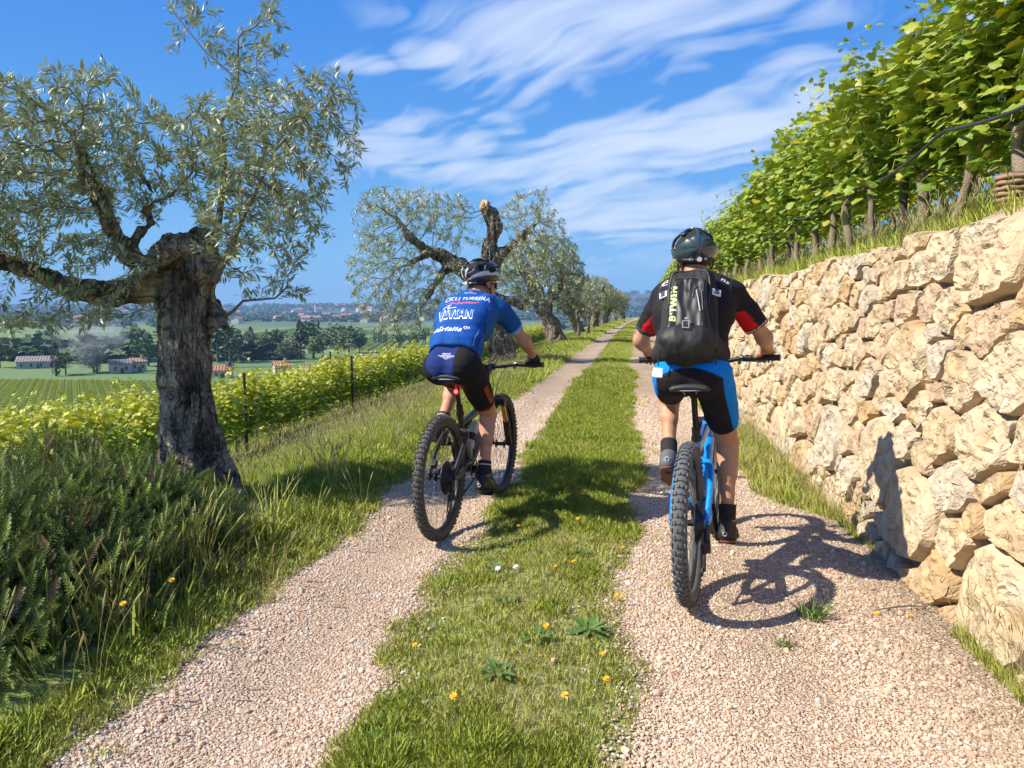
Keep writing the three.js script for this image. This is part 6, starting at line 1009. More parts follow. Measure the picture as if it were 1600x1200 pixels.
  const face = union([head, C([0, 0.0, -0.1], [0, -0.03, -0.116], 0.007, 0.012), C([-0.02, -0.073, -0.09], [0.02, -0.073, -0.09], 0.007), C([0, -0.105, -0.075], [0, -0.105, -0.07], 0.018), C([-0.04, 0.02, -0.083], [0.04, 0.02, -0.083], 0.009), C([0, -0.07, 0.02], [0, -0.14, 0.045], 0.054, 0.056)], 0.014);
  const ears = (x, y, z) => { const q = Math.abs(x); return smax(ell([0.078, -0.012, 0.004], [0.012, 0.034, 0.021])(q, y, z), -ell([0.09, -0.01, -0.002], [0.007, 0.02, 0.011])(q, y, z), 0.004); };
  gs.push(inHead(sdfMesh(cut(union([face, ears], 0.006), ell([0.03, 0.0, -0.1], [0.0, 0.0, 0.0].map(() => 0.001)), 0.001), [-0.11, -0.2, -0.14], [0.11, 0.13, 0.13], 0.0042)));
  // hands: palm over the grip, four fingers curled round it, thumb under
  const handSDF = (i, glove) => {
    const s = i ? 1 : -1, g = o.grip[i], w = sub3(o.wr[i], g), q = (a, y, z) => [g[0] + s * a, g[1] + y, g[2] + z - 0.08 * 0 - a * -0.22], L2 = [], k = glove ? 0.003 : 0;
    for (const [a, r] of [[-0.03, 0.0125], [-0.01, 0.0135], [0.012, 0.0135], [0.031, 0.012]]) L2.push(C([lerp(o.wr[i][0], q(a, 0, 0)[0], 0.35), o.wr[i][1] + 0.0, o.wr[i][2]], q(a, 0.031, 0.012), 0.016 + k, r + k), C(q(a, 0.031, 0.012), q(a, 0.034, -0.012), r + k, r - 0.001 + k));
    const fing = []; [[-0.032, 0.92], [-0.0105, 1.04], [0.011, 1.0], [0.031, 0.82]].forEach(([a, l]) => { const p = [q(a, 0.034, -0.012), q(a, 0.02 * l + 0.002, -0.014 - 0.024 * l), q(a, -0.008 * l, -0.012 - 0.024 * l), q(a, -0.026 * l, -0.008 - 0.006 * l)]; fing.push(C(p[0], p[1], 0.0102 + k, 0.0093 + k)); if (!glove) fing.push(C(p[1], p[2], 0.0093, 0.0085), C(p[2], p[3], 0.0085, 0.0073)); });
    const th = [q(-0.03, 0.02, 0.03), q(-0.052, 0.006, 0.012), q(-0.05, -0.017, -0.006), q(-0.04, -0.024, -0.016)]; fing.push(C(th[0], th[1], 0.015 + k, 0.0115 + k)); if (!glove) fing.push(C(th[1], th[2], 0.0112, 0.0095), C(th[2], th[3], 0.0095, 0.0078));
    const palm = union(glove ? L2 : [...L2, C(mid3(o.el[i], o.wr[i], 0.92), o.wr[i], 0.028, 0.025)], 0.012), fu = union(fing, 0.003); const f = (x, y, z) => smin(palm(x, y, z), fu(x, y, z), 0.006);
    return [f, [g[0] - 0.085, g[1] - 0.05, g[2] - 0.07], [g[0] + 0.085, g[1] + 0.1, g[2] + 0.13]];
  };
  for (let i = 0; i < 2; i++) gs.push(sdfMesh(...handSDF(i, false), 0.0035));
  const body = part(t, 'body', skinPaint(merge(gs)), skinMat);
  if (o.gloves) for (let i = 0; i < 2; i++) { const [f, a, b] = handSDF(i, true), c = union([f, C(o.wr[i], mid3(o.wr[i], o.grip[i], 0.3), 0.031, 0.028)], 0.01); part(t, 'glove', sdfMesh(c, a, [b[0], b[1] + 0.02, b[2] + 0.02], 0.004), std([0.018, 0.018, 0.02], 0.85)); }
  // eyes, hair
  for (const s of [-1, 1]) part(body, 'eye', inHead(place(new THREE.SphereGeometry(0.011, 12, 8), [s * 0.03, 0.002, -0.092])), std([0.6, 0.58, 0.55], 0.2));
  part(t, 'hair', inHead(sdfMesh((x, y, z) => { const d = ell([0, 0.028, 0.006], [0.0785, 0.1, 0.098])(x, y, z) + 0.0015 * noise3(x * 180, y * 60, z * 180); return Math.max(d, -0.062 - y + 0.25 * Math.max(0, 0.02 - z), -0.028 - z + 0.35 * Math.max(0, y - 0.0), ears(x, y, z) < 0.004 ? 0.01 : -1); }, [-0.1, -0.1, -0.12], [0.1, 0.14, 0.12], 0.0045)), hairMat);
  // jersey
  const hemP = add3(P, ax, o.hem), neckP = add3(Nk, ax, 0.015), fold = o.fold;
  const sleeve = [0, 1].map((i) => { const c = mid3(o.sh[i], o.el[i], o.cuff), d = nrm3(sub3(o.el[i], o.sh[i])); return [C(o.sh[i], add3(c, d, 0.05), 0.064, 0.056), plane(c, d)]; });
  const bodyJ = union(torso(0.01), 0.06), wrinkle = (x, y, z) => fold * (ridge(x * 7 + y * 4, y * 13, z * 9, 2) * 0.5 + 0.6 * fbm(x * 9, y * 9 + x * 6, z * 9, 2)) * 0.02;
  const mkJersey = (bodyJ) => (x, y, z) => { let d = smax(smax(bodyJ(x, y, z), -plane(hemP, ax)(x, y, z), 0.006), plane(neckP, ax)(x, y, z), 0.01); const d2 = Math.min(smax(sleeve[0][0](x, y, z), sleeve[0][1](x, y, z), 0.004), smax(sleeve[1][0](x, y, z), sleeve[1][1](x, y, z), 0.004)); d = smin(d, d2, 0.035); return d > 0.05 ? d : d - wrinkle(x, y, z); };
  const jersey = mkJersey(bodyJ); jersey.near = (c, r) => mkJersey(near(bodyJ, c, r));
  const jg = sdfMesh(jersey, lo, hi, 0.0075), back = [0, ax[2] * -1, ax[1]], Wd = 0.46, Ht = len3(sub3(Nk, P)) + 0.02;      // back: out of the wearer's back
  paint(jg, (x, y, z, nx, ny, nz) => o.jerseyPaint({ x, y, z, nx, ny, nz, out: ny * back[1] + nz * back[2], v: ((y - P[1]) * ax[1] + (z - P[2]) * ax[2]) / Ht, arm: [0, 1].map((i) => { const d = sub3(o.el[i], o.sh[i]), l = len3(d); return ((x - o.sh[i][0]) * d[0] + (y - o.sh[i][1]) * d[1] + (z - o.sh[i][2]) * d[2]) / (l * l * o.cuff); }), sh: o.sh }).slice(0, 3));
  uvBy(jg, (x, y, z, nx, ny, nz) => { const out = ny * back[1] + nz * back[2], v = ((y - P[1]) * ax[1] + (z - P[2]) * ax[2]) / Ht; return out > 0.12 && Math.abs(x) < 0.168 && v > 0.02 ? [clamp(0.5 + x / Wd, 0.005, 0.995), clamp(v * 0.9 + 0.02, 0.0, 0.94)] : [0.5, 0.985]; });
  part(t, 'jersey', jg, phys([1, 1, 1], 0.82, { vertexColors: true, map: o.jerseyMap, specularIntensity: 0.5, sheen: 0.25, sheenRoughness: 0.5 }));
  part(t, 'collar', inHeadless(tube(Array.from({ length: 21 }, (_, k) => { const a = k / 20 * 6.2832, c = add3(Nk, ax, 0.018); return V3(c[0] + Math.cos(a) * 0.062, c[1] + Math.sin(a) * 0.06 * back[1] * 1 + 0.004, c[2] + Math.sin(a) * 0.06 * back[2]); }), 0.0075, 6, false)), std(o.collar, 0.8));
  // shorts
  const thigh = [0, 1].map((i) => { const c = mid3(o.hip[i], o.kn[i], o.shortLeg), d = nrm3(sub3(o.kn[i], o.hip[i])); return inter(union([C(o.hip[i], o.kn[i], 0.091, 0.062), C(add3(mid3(o.hip[i], o.kn[i], 0.25), [0, 0.02, 0]), add3(mid3(o.hip[i], o.kn[i], 0.6), [0, 0.012, 0]), 0.087, 0.073)], 0.03), plane(c, d), 0.004); });
  const shU = union([C(...x3(P, 0.084 * bx), 0.1), C(...x3(L, 0.062 * bx), 0.109), ...glute(0.006)], 0.035), shortF = (x, y, z) => { const d = smin(smax(shU(x, y, z), plane(add3(P, ax, o.hem + 0.02), ax)(x, y, z), 0.004), Math.min(thigh[0](x, y, z), thigh[1](x, y, z)), 0.03); return d > 0.04 ? d : d - 0.004 * fbm(x * 12, y * 22, z * 12, 2) - 0.0022 * ridge(x * 14, y * 34, z * 14, 2); };
  const sg = sdfMesh(shortF, lo, [hi[0], P[1] + 0.16, hi[2]], 0.006); paint(sg, (x, y, z, nx, ny, nz) => o.shortsPaint(x, y - P[1], z - P[2], nx, ny, nz, [0, 1].map((i) => plane(mid3(o.hip[i], o.kn[i], o.shortLeg), nrm3(sub3(o.kn[i], o.hip[i])))(x, y, z)))); part(t, 'shorts', sg, phys([1, 1, 1], 0.85, { vertexColors: true, specularIntensity: 0.4, sheen: 0.3, sheenRoughness: 0.6 }));
  // socks and shoes
  for (let i = 0; i < 2; i++) {
    const an = o.an[i], kn = o.kn[i], up = nrm3(sub3(kn, an)), ft = o.foot[i], f = nrm3(ft.toe), upv = nrm3(sub3([0, 1, 0], f.map((v) => v * f[1]))), sd = [1, 0, 0], q = (a, h, x = 0) => [an[0] + f[0] * a + upv[0] * h + x, an[1] + f[1] * a + upv[1] * h, an[2] + f[2] * a + upv[2] * h];
    part(t, 'sock', sdfMesh(inter(C(add3(an, up, -0.05), add3(an, up, 0.2), 0.038, 0.047), plane(add3(an, up, o.sock), up), 0.003), add3(an, [-0.12, -0.12, -0.16]), add3(an, [0.12, 0.24, 0.16]), 0.006), std([0.015, 0.015, 0.016], 0.9));
    if (o.sockBand) part(t, 'sock_band', tube([add3(an, up, o.sock - 0.03), add3(an, up, o.sock - 0.022)].map((p) => V3(...p)), [0.0445, 0.0448], 20, false), std([0.4, 0.4, 0.4], 0.9));
    const shoe = cut(union([C(q(-0.045, -0.045), q(0.02, -0.045), 0.036, 0.036), C(q(0.0, -0.05), q(0.11, -0.058), 0.034, 0.036), C(q(0.1, -0.06, -0.008), q(0.165, -0.068, 0.004), 0.034, 0.026), C(q(-0.035, -0.03), q(-0.015, 0.0), 0.03, 0.036), C(q(0.0, -0.0), q(0.09, -0.042), 0.036, 0.03)], 0.03), plane(q(0, -0.074), upv.map((v) => v)), 0.003);
    const shoeF = (x, y, z) => Math.max(shoe(x, y, z), 0), b0 = q(0.06, -0.04), box0 = [add3(b0, [-0.08, -0.17, -0.17]), add3(b0, [0.08, 0.17, 0.17])];
    const solid = union([C(q(-0.045, -0.045), q(0.02, -0.045), 0.036, 0.036), C(q(0.0, -0.05), q(0.11, -0.058), 0.034, 0.036), C(q(0.1, -0.06, -0.008), q(0.165, -0.068, 0.004), 0.034, 0.026), C(q(-0.035, -0.03), q(-0.015, 0.0), 0.03, 0.036), C(q(0.0, 0.0), q(0.09, -0.042), 0.036, 0.03)], 0.03), above = plane(q(0, -0.07), upv.map((v) => -v)), below = plane(q(0, -0.068), upv), floor = plane(q(0, -0.082), upv.map((v) => -v)), top = plane(add3(an, up, 0.028), up);
    const sm = part(t, 'shoe', sdfMesh((x, y, z) => Math.max(solid(x, y, z), above(x, y, z), top(x, y, z)), ...box0, 0.005), o.shoeMat[i] ?? o.shoeMat[0]);
    part(sm, 'sole', sdfMesh((x, y, z) => Math.max(solid(x, y + 0.012, z) - 0.004, below(x, y, z), floor(x, y, z)) , ...box0, 0.005), o.soleMat);
    part(sm, 'opening_trim', tube(Array.from({ length: 17 }, (_, k) => { const a = k / 16 * 6.2832, c = add3(an, up, 0.026); return V3(c[0] + Math.cos(a) * 0.041, c[1] + Math.sin(a) * 0.012 * 0, c[2] + Math.sin(a) * 0.043); }), 0.005, 5, false), o.trim);
    part(sm, 'heel_mark', place(new THREE.TorusGeometry(0.009, 0.0028, 6, 16), q(-0.083, -0.035), [0, Math.PI, 0]), std([0.5, 0.5, 0.5], 0.5));
    const st = []; for (const d of [0.03, 0.065, 0.1]) st.push(limbPatch(q(d, -0.04, -0.05), q(d, -0.04, 0.05), 0.036, 0.036, 0.1, 0.9, upv, 0.5, 0.002)); 
  }
  o.helmet({ t, inHead, part }); o.extra?.({ t, P, ax, back, inHead });
  return t;
}
function inHeadless(g) { return g; }
// a helmet: a shell with slots cut through it, a dark liner, straps and the cradle behind
function helmetParts({ t, inHead }, h) {
  const C0 = [0, 0.052, 0.006], R0 = [0.117, 0.108, 0.143], out = ell(C0, R0), inn = ell(C0, R0.map((r) => r - 0.015));
  const on = (az, el, k = 1) => { const x = Math.sin(az) * Math.cos(el), y = Math.sin(el), z = -Math.cos(az) * Math.cos(el); return [C0[0] + x * R0[0] * k, C0[1] + y * R0[1] * k, C0[2] + z * R0[2] * k]; };   // az 0 = forward
  const slots = []; for (const v of h.slots) for (const s of v.mirror === false ? [1] : [-1, 1]) for (let k = 0; k < v.path.length - 1; k++) { const a = on(v.path[k][0] * s, v.path[k][1], 0.94), b = on(v.path[k + 1][0] * s, v.path[k + 1][1], 0.94); slots.push(C(a, b, v.r[k] + 0.006, v.r[k + 1] + 0.006)); }
  const holes = union(slots, 0.006), rim = (x, y, z) => { const zz = z - 0.006; return (C0[1] - 0.05 + 0.03 * ss(0.02, -0.1, zz) - 0.034 * ss(0.0, 0.09, zz) + 0.0 * x) - y; };
  const groove = (x, y, z) => h.groove ? h.groove * Math.max(0, Math.sin(Math.atan2(x, y - C0[1] + 0.02) * 7)) * 0.5 : 0;
  const shell = (x, y, z) => smax(smax(smax(out(x, y, z) + groove(x, y, z), -inn(x, y, z), 0.003), -holes(x, y, z), 0.007), rim(x, y, z), 0.008);
  const g = inHead(sdfMesh(shell, [-0.135, -0.06, -0.16], [0.135, 0.175, 0.165], 0.0042)); const inv = null;
  part(t, 'helmet', h.paint ? paint(g, h.paint) : g, h.mat);
  const liner = inHead(sdfMesh((x, y, z) => smax(ell(C0, R0.map((r) => r - 0.02))(x, y, z), rim(x, y + 0.006, z), 0.004), [-0.12, -0.05, -0.15], [0.12, 0.16, 0.15], 0.007)); part(t, 'helmet_liner', liner, std([0.012, 0.012, 0.013], 0.9));
  const straps = []; for (const s of [-1, 1]) { straps.push(tubeP([[s * 0.086, 0.01, -0.02], [s * 0.084, -0.03, -0.012], [s * 0.066, -0.085, -0.035], [s * 0.02, -0.118, -0.045]], 0.004, 5)); straps.push(tubeP([[s * 0.08, 0.005, 0.055], [s * 0.088, -0.03, 0.02], [s * 0.082, -0.05, -0.012]], 0.004, 5)); } part(t, 'helmet_strap', inHead(merge(straps)), std([0.02, 0.02, 0.02], 0.8));
  const cradle = [tubeP([[-0.082, 0.0, 0.03], [-0.06, -0.016, 0.085], [0, -0.022, 0.11], [0.06, -0.016, 0.085], [0.082, 0.0, 0.03]], 0.011, 8)]; part(t, 'fit_cradle', inHead(merge(cradle)), std([0.015, 0.015, 0.015], 0.6));
  part(t, 'fit_dial', inHead(merge([bar([0, -0.022, 0.118], [0, -0.022, 0.13], 0.012, 16), box(0.026, 0.011, 0.004, [-0.036, -0.019, 0.113], [0, 0.35, 0]), box(0.02, 0.011, 0.004, [0.03, -0.019, 0.115], [0, -0.3, 0])])), h.dial ?? std([0.5, 0.5, 0.5], 0.4));
}
const grips = (by) => [[-0.312, by, -0.948], [0.312, by, -0.948]];
{ // ---- the rider in blue
  const ink = (g, s, x, y, size, style, font = 'bold {}px sans-serif') => { g.fillStyle = style; g.font = font.replace('{}', size); g.textAlign = 'center'; g.fillText(s, x, y); };
  const map = drawTex(1024, 1280, (g, W, H) => {
    g.fillStyle = '#ffffff'; g.fillRect(0, 0, W, H);
    const Y = (v) => H - (v * 0.9 + 0.02) * H; g.fillStyle = '#0b4a96'; g.fillRect(0, H * 0.06, W, H);
    g.save(); g.beginPath(); g.rect(0, H * 0.06, W, H); g.clip();
    // softly blotched cloth with darker side panels and seams
    for (let k = 0; k < 60; k++) { g.fillStyle = ['rgba(20,90,190,0.25)', 'rgba(8,50,140,0.2)', 'rgba(30,110,200,0.18)'][k % 3]; g.beginPath(); g.ellipse(h3(k, 1, 1) * W, H * (0.1 + 0.9 * h3(k, 2, 1)), 40 + 130 * h3(k, 3, 1), 20 + 60 * h3(k, 4, 1), h3(k, 5, 1) * 3, 0, 7); g.fill(); }
    for (const s of [-1, 1]) { g.fillStyle = '#0f5aa8'; g.beginPath(); g.moveTo(W * (0.5 + s * 0.5), Y(0.72)); g.quadraticCurveTo(W * (0.5 + s * 0.36), Y(0.62), W * (0.5 + s * 0.34), Y(0.3)); g.lineTo(W * (0.5 + s * 0.33), H); g.lineTo(W * (0.5 + s * 0.5), H); g.fill(); g.strokeStyle = '#06224f'; g.lineWidth = 8; g.beginPath(); g.moveTo(W * (0.5 + s * 0.5), Y(0.72)); g.quadraticCurveTo(W * (0.5 + s * 0.36), Y(0.62), W * (0.5 + s * 0.34), Y(0.3)); g.lineTo(W * (0.5 + s * 0.33), H); g.stroke(); }
    g.strokeStyle = '#07357f'; g.lineWidth = 6; g.beginPath(); g.moveTo(W * 0.17, Y(0.4)); g.lineTo(W * 0.83, Y(0.4)); g.moveTo(W * 0.38, Y(0.4)); g.lineTo(W * 0.38, Y(0.1)); g.moveTo(W * 0.61, Y(0.4)); g.lineTo(W * 0.61, Y(0.1)); g.stroke(); g.strokeStyle = '#c8d4e6'; g.lineWidth = 5; g.beginPath(); g.moveTo(W * 0.8, Y(0.38)); g.lineTo(W * 0.795, Y(0.14)); g.stroke();
    g.strokeStyle = '#e8503a'; g.lineWidth = 9; g.beginPath(); g.arc(W * 0.5, Y(0.965), 22, 0.4, 5.2); g.stroke(); ink(g, 'RECOVER', W * 0.5, Y(0.905), 40, '#9fc0ee');
    ink(g, 'CICLI TURRINA', W * 0.5, Y(0.77), 100, '#eef4ff', '{}px sans-serif');
    g.font = 'bold 128px sans-serif'; g.textAlign = 'center'; g.lineWidth = 9; g.strokeStyle = '#f0603c'; g.strokeText('dabster', W * 0.48, Y(0.645)); 
    g.lineWidth = 11; g.strokeStyle = '#f2f6ff'; g.lineJoin = 'miter'; g.font = 'bold 150px sans-serif'; g.strokeText('VIVIAN', W * 0.46, Y(0.45)); g.fillStyle = '#1257c0'; g.fillText('VIVIAN', W * 0.46, Y(0.46)); g.lineWidth = 9; g.beginPath(); g.moveTo(W * 0.26, Y(0.56)); g.lineTo(W * 0.36, Y(0.615)); g.lineTo(W * 0.33, Y(0.56)); g.lineTo(W * 0.45, Y(0.58)); g.stroke();
    ink(g, 'la', W * 0.3, Y(0.335), 52, '#f2f6ff'); ink(g, 'farfalla', W * 0.42, Y(0.26), 116, '#f2f6ff'); g.strokeStyle = '#f2f6ff'; g.lineWidth = 9; g.beginPath(); g.arc(W * 0.635, Y(0.345), 17, 2.6, 6.4); g.arc(W * 0.675, Y(0.345), 17, 3.0, 6.9); g.lineTo(W * 0.655, Y(0.305)); g.closePath(); g.stroke();
    ink(g, 'TRU', W * 0.1, Y(0.18), 60, '#f2f6ff'); g.restore();
  });
  const navy = [0.012, 0.03, 0.15], blk = [0.012, 0.012, 0.014], org = [0.75, 0.16, 0.05];
  rider({
    label: 'person in blue printed jersey, black shorts and black-and-white helmet, pedalling the black bike', ...PLACE.left, lean: 0, build: 0.84, skin: [0.46, 0.25, 0.16],
    pelvis: [0, 1.01, -0.19], neck: [0, 1.41, -0.62], head: [0.015, 1.525, -0.715], look: -0.55, nod: -0.12,
    sh: [[-0.18, 1.345, -0.61], [0.18, 1.345, -0.61]], el: [[-0.29, 1.15, -0.77], [0.29, 1.15, -0.77]], wr: [[-0.325, 1.03, -0.9], [0.325, 1.03, -0.9]], grip: grips(0.98),
    hip: [[-0.09, 1.0, -0.215], [0.09, 1.0, -0.215]], kn: [[-0.13, 0.88, -0.615], [0.125, 0.685, -0.525]], an: [[-0.13, 0.605, -0.31], [0.13, 0.285, -0.4]],
    foot: [{ toe: [0, -0.28, -0.95] }, { toe: [0, -0.12, -0.99] }], hem: 0.075, cuff: 0.66, shortLeg: 0.8, sock: 0.115, sockBand: true, gloves: true, fold: 0.8, jerseyMap: map, collar: [0.02, 0.12, 0.45],
    jerseyPaint: (q) => { const a = Math.abs(q.x) > 0.19 || q.out <= 0.12 ? (q.x < 0 ? q.arm[0] : q.arm[1]) : -1; const plain = q.out <= 0.12 || Math.abs(q.x) >= 0.168 || q.v <= 0.02; if (!plain) return [1, 1, 1]; if (a > 0.86 && Math.abs(q.x) > 0.16) return [0.25, 0.38, 0.6]; return Math.abs(q.nx) > 0.6 && Math.abs(q.x) < 0.2 ? [0.008, 0.1, 0.29] : [0.006, 0.08, 0.3]; },
    shortsPaint: (x, y, z, nx, ny, nz, hem) => { const h = hem[x < 0 ? 0 : 1]; if (h > -0.014) return org; if (h > -0.03 && h < -0.022) return [0.2, 0.06, 0.02]; return nz > 0.1 && x < 0.05 && Math.abs(x) < 0.125 - 0.9 * Math.max(0, -y + 0.0) && y > -0.1 ? navy : blk; },
    shoeMat: [std([0.014, 0.014, 0.015], 0.5)], soleMat: std([0.02, 0.02, 0.02], 0.8), trim: std([0.3, 0.3, 0.3], 0.8),
    helmet: (c) => helmetParts(c, { groove: 0.006, mat: phys([1, 1, 1], 0.3, { vertexColors: true, clearcoat: 0.5 }), paint: (x, y, z, nx, ny, nz) => { const lx = (x - 0.015) * Math.cos(-0.55) - (z + 0.715) * Math.sin(-0.55), a = Math.atan2(lx, y - 1.53), st = Math.sin(a * 7); return ny < 0.75 && st > 0.74 && y < 1.62 || (y < 1.522 && ny > -0.3) ? [0.55, 0.56, 0.58] : [0.014, 0.014, 0.016]; },
      slots: [{ path: [[2.75, 0.25], [2.7, 0.75], [2.2, 1.2]], r: [0.013, 0.012, 0.009] }, { path: [[2.2, 0.28], [2.15, 0.7], [1.6, 0.98]], r: [0.014, 0.013, 0.01] }, { path: [[1.65, 0.25], [1.1, 0.5], [0.75, 0.55]], r: [0.012, 0.012, 0.01] }, { path: [[0.5, 0.3], [0.45, 0.8], [0.6, 1.2]], r: [0.013, 0.011, 0.008] }, { path: [[3.14, 0.3], [3.14, 0.95]], r: [0.012, 0.01], mirror: false }, { path: [[0, 0.4], [0, 1.2]], r: [0.01, 0.008], mirror: false }] }),
    extra: ({ t, P, ax, back, inHead }) => {
      const gl = [tubeP([[0.083, 0.004, 0.0], [0.084, 0.008, -0.05], [0.07, 0.004, -0.1], [0.045, 0.0, -0.118]], 0.0036, 6), tubeP([[-0.083, 0.004, 0.0], [-0.084, 0.008, -0.05], [-0.07, 0.004, -0.1], [-0.045, 0.0, -0.118]], 0.0036, 6)]; const sp = part(t, 'sunglasses', inHead(merge(gl)), std([0.7, 0.7, 0.7], 0.4));
      const lens = new THREE.CylinderGeometry(0.1, 0.096, 0.042, 24, 1, true, Math.PI * 0.66, Math.PI * 0.68); lens.translate(0, -0.006, -0.018); part(sp, 'lens', inHead(lens), std([0.03, 0.03, 0.035], 0.1, { side: THREE.DoubleSide }));
      const thighTex = drawTex(512, 256, (g) => { g.clearRect(0, 0, 512, 256); g.strokeStyle = '#f2602c'; g.lineWidth = 9; g.strokeRect(30, 66, 452, 128); g.font = 'bold 118px sans-serif'; g.textAlign = 'center'; g.lineWidth = 6; g.strokeText('dabster', 256, 172); }); thighTex.center.set(0.5, 0.5); thighTex.rotation = Math.PI / 2;
      part(t, 'thigh_print', limbPatch([0.09, 1.0, -0.215], [0.125, 0.685, -0.525], 0.098, 0.075, 0.3, 0.66, [0.75, 0.25, 0.75], 0.62, 0.004), std([1, 1, 1], 0.6, { map: thighTex, alphaTest: 0.5, side: THREE.DoubleSide }));
      const wt = drawTex(512, 160, (g) => { g.clearRect(0, 0, 512, 160); g.fillStyle = '#f4f6ff'; g.font = 'italic 84px serif'; g.textAlign = 'center'; g.fillText('Lambini', 256, 84); g.font = 'bold 34px sans-serif'; g.fillText('COSTA T.R.', 256, 136); g.fillRect(90, 92, 320, 6); });
      const c = add3(P, ax, 0.03); part(t, 'waist_print', limbPatch(add3(c, [-0.1, 0, 0]), add3(c, [0.1, 0, 0]), 0.112, 0.112, 0.1, 0.9, [0, 0.35, 0.94], 0.55, 0.006).rotateX(0), std([1, 1, 1], 0.6, { map: (() => { wt.center.set(0.5, 0.5); wt.rotation = -Math.PI / 2; return wt; })(), alphaTest: 0.5, side: THREE.DoubleSide }));
    },
  });
}
{ // ---- the rider with the backpack
  const map = drawTex(1024, 1280, (g, W, H) => {
    g.fillStyle = '#ffffff'; g.fillRect(0, 0, W, H); const Y = (v) => H - (v * 0.9 + 0.02) * H; g.fillStyle = '#1d1a20'; g.fillRect(0, H * 0.06, W, H);
    g.strokeStyle = 'rgba(70,66,76,0.5)'; g.lineWidth = 4; for (let k = 0; k < 14; k++) { g.beginPath(); g.moveTo(0, Y(0.1 + k * 0.06)); g.quadraticCurveTo(W * 0.2, Y(0.13 + k * 0.06), W * 0.4, Y(0.08 + k * 0.06)); g.stroke(); }
    g.strokeStyle = '#dcdce4'; g.lineWidth = 12; g.beginPath(); g.arc(W * 0.2, Y(0.84), 46, 0.8, 5.4); g.stroke(); g.beginPath(); g.moveTo(W * 0.17, Y(0.86)); g.lineTo(W * 0.17, Y(0.82)); g.moveTo(W * 0.22, Y(0.87)); g.lineTo(W * 0.22, Y(0.83)); g.moveTo(W * 0.17, Y(0.845)); g.lineTo(W * 0.22, Y(0.845)); g.stroke();
    g.fillStyle = '#dcdce4'; g.font = 'bold 84px sans-serif'; g.textAlign = 'center'; g.save(); g.translate(W * 0.81, Y(0.84)); g.rotate(0.35); g.fillText('ns', 0, 20); g.restore(); g.fillStyle = '#e87cb0'; g.font = 'bold 60px sans-serif'; g.fillText('ACERBIS', W * 0.5, Y(0.975)); 
  });
  const red = [0.62, 0.01, 0.015], blk = [0.014, 0.012, 0.016], blue = [0.0, 0.2, 0.72];
  const J = {
    pelvis: [-0.005, 1.035, -0.21], neck: [-0.01, 1.475, -0.5], head: [-0.02, 1.59, -0.57], look: 0.3, nod: -0.1,
    sh: [[-0.172, 1.4, -0.49], [0.172, 1.4, -0.49]], el: [[-0.31, 1.185, -0.6], [0.31, 1.185, -0.62]], wr: [[-0.325, 1.115, -0.865], [0.325, 1.115, -0.865]], grip: grips(1.062),
    hip: [[-0.095, 1.02, -0.235], [0.09, 1.02, -0.235]], kn: [[-0.17, 0.875, -0.63], [0.135, 0.66, -0.51]], an: [[-0.14, 0.6, -0.36], [0.135, 0.265, -0.4]],
  };
  rider({
    label: 'person in black and red jersey and blue-sided shorts, riding beside the wall', ...PLACE.right, lean: 0.04, build: 0.84, skin: [0.46, 0.255, 0.155], ...J,
    foot: [{ toe: [-0.05, -0.5, -0.86] }, { toe: [0.06, -0.1, -0.99] }], hem: 0.06, cuff: 0.74, shortLeg: 0.72, sock: 0.1, gloves: false, fold: 0.9, jerseyMap: map, collar: [0.02, 0.018, 0.022],
    jerseyPaint: (q) => { const i = q.x < 0 ? 0 : 1, a = q.arm[i], far = Math.abs(q.x) > 0.165; const plain = q.out <= 0.12 || Math.abs(q.x) >= 0.168 || q.v <= 0.02; if (far && a > 0.9) return i ? (a > 0.93 && a < 0.955 ? [0.6, 0.6, 0.6] : a > 0.97 && a < 0.99 ? [0.5, 0.05, 0.06] : blk) : [0.05, 0.05, 0.055]; if (far && plain && a > 0.02 && q.nx * (i ? 1 : -1) < 0.1 + 0.4 * a && q.out > -0.75) return red; return plain ? blk : [1, 1, 1]; },
    shortsPaint: (x, y, z, nx, ny, nz, hem) => { const s = x < 0 ? -1 : 1, a = Math.abs(x + 0.005), k = 1 - clamp((y + 0.02) / -0.3, 0, 1) * 0.12, edge = 0.15 + 0.13 * clamp(-y - 0.1, 0, 1) + (s < 0 ? 0.5 * clamp(-y - 0.06, 0, 1) : 0), side = ss(edge, edge + 0.008, a), arch = 0.035 - 2.2 * a * a, top = ss(arch - 0.005, arch + 0.005, y); if (s < 0 && x < -0.125 && y > -0.01 && y < 0.03) return [0.6, 0.65, 0.7]; return mix3(blk, blue, Math.max(side, top)); },
    shoeMat: [std([0.1, 0.11, 0.125], 0.6), std([0.016, 0.015, 0.015], 0.55)], soleMat: std([0.16, 0.06, 0.035], 0.8), trim: std([0.75, 0.12, 0.08], 0.7),
    helmet: (c) => helmetParts(c, { groove: 0.005, mat: phys([0.028, 0.055, 0.065], 0.34, { clearcoat: 0.7, clearcoatRoughness: 0.1 }), dial: std([0.55, 0.55, 0.55], 0.4),
      slots: [{ path: [[2.72, 0.62], [2.6, 1.1]], r: [0.026, 0.014] }, { path: [[1.85, 0.22], [2.35, 0.4]], r: [0.03, 0.02] }, { path: [[1.5, 0.2], [1.9, 0.62]], r: [0.013, 0.01] }, { path: [[1.1, 0.3], [1.0, 0.75], [0.8, 1.1]], r: [0.016, 0.014, 0.01] }, { path: [[0.4, 0.35], [0.35, 0.9]], r: [0.016, 0.012] }] }),
  });
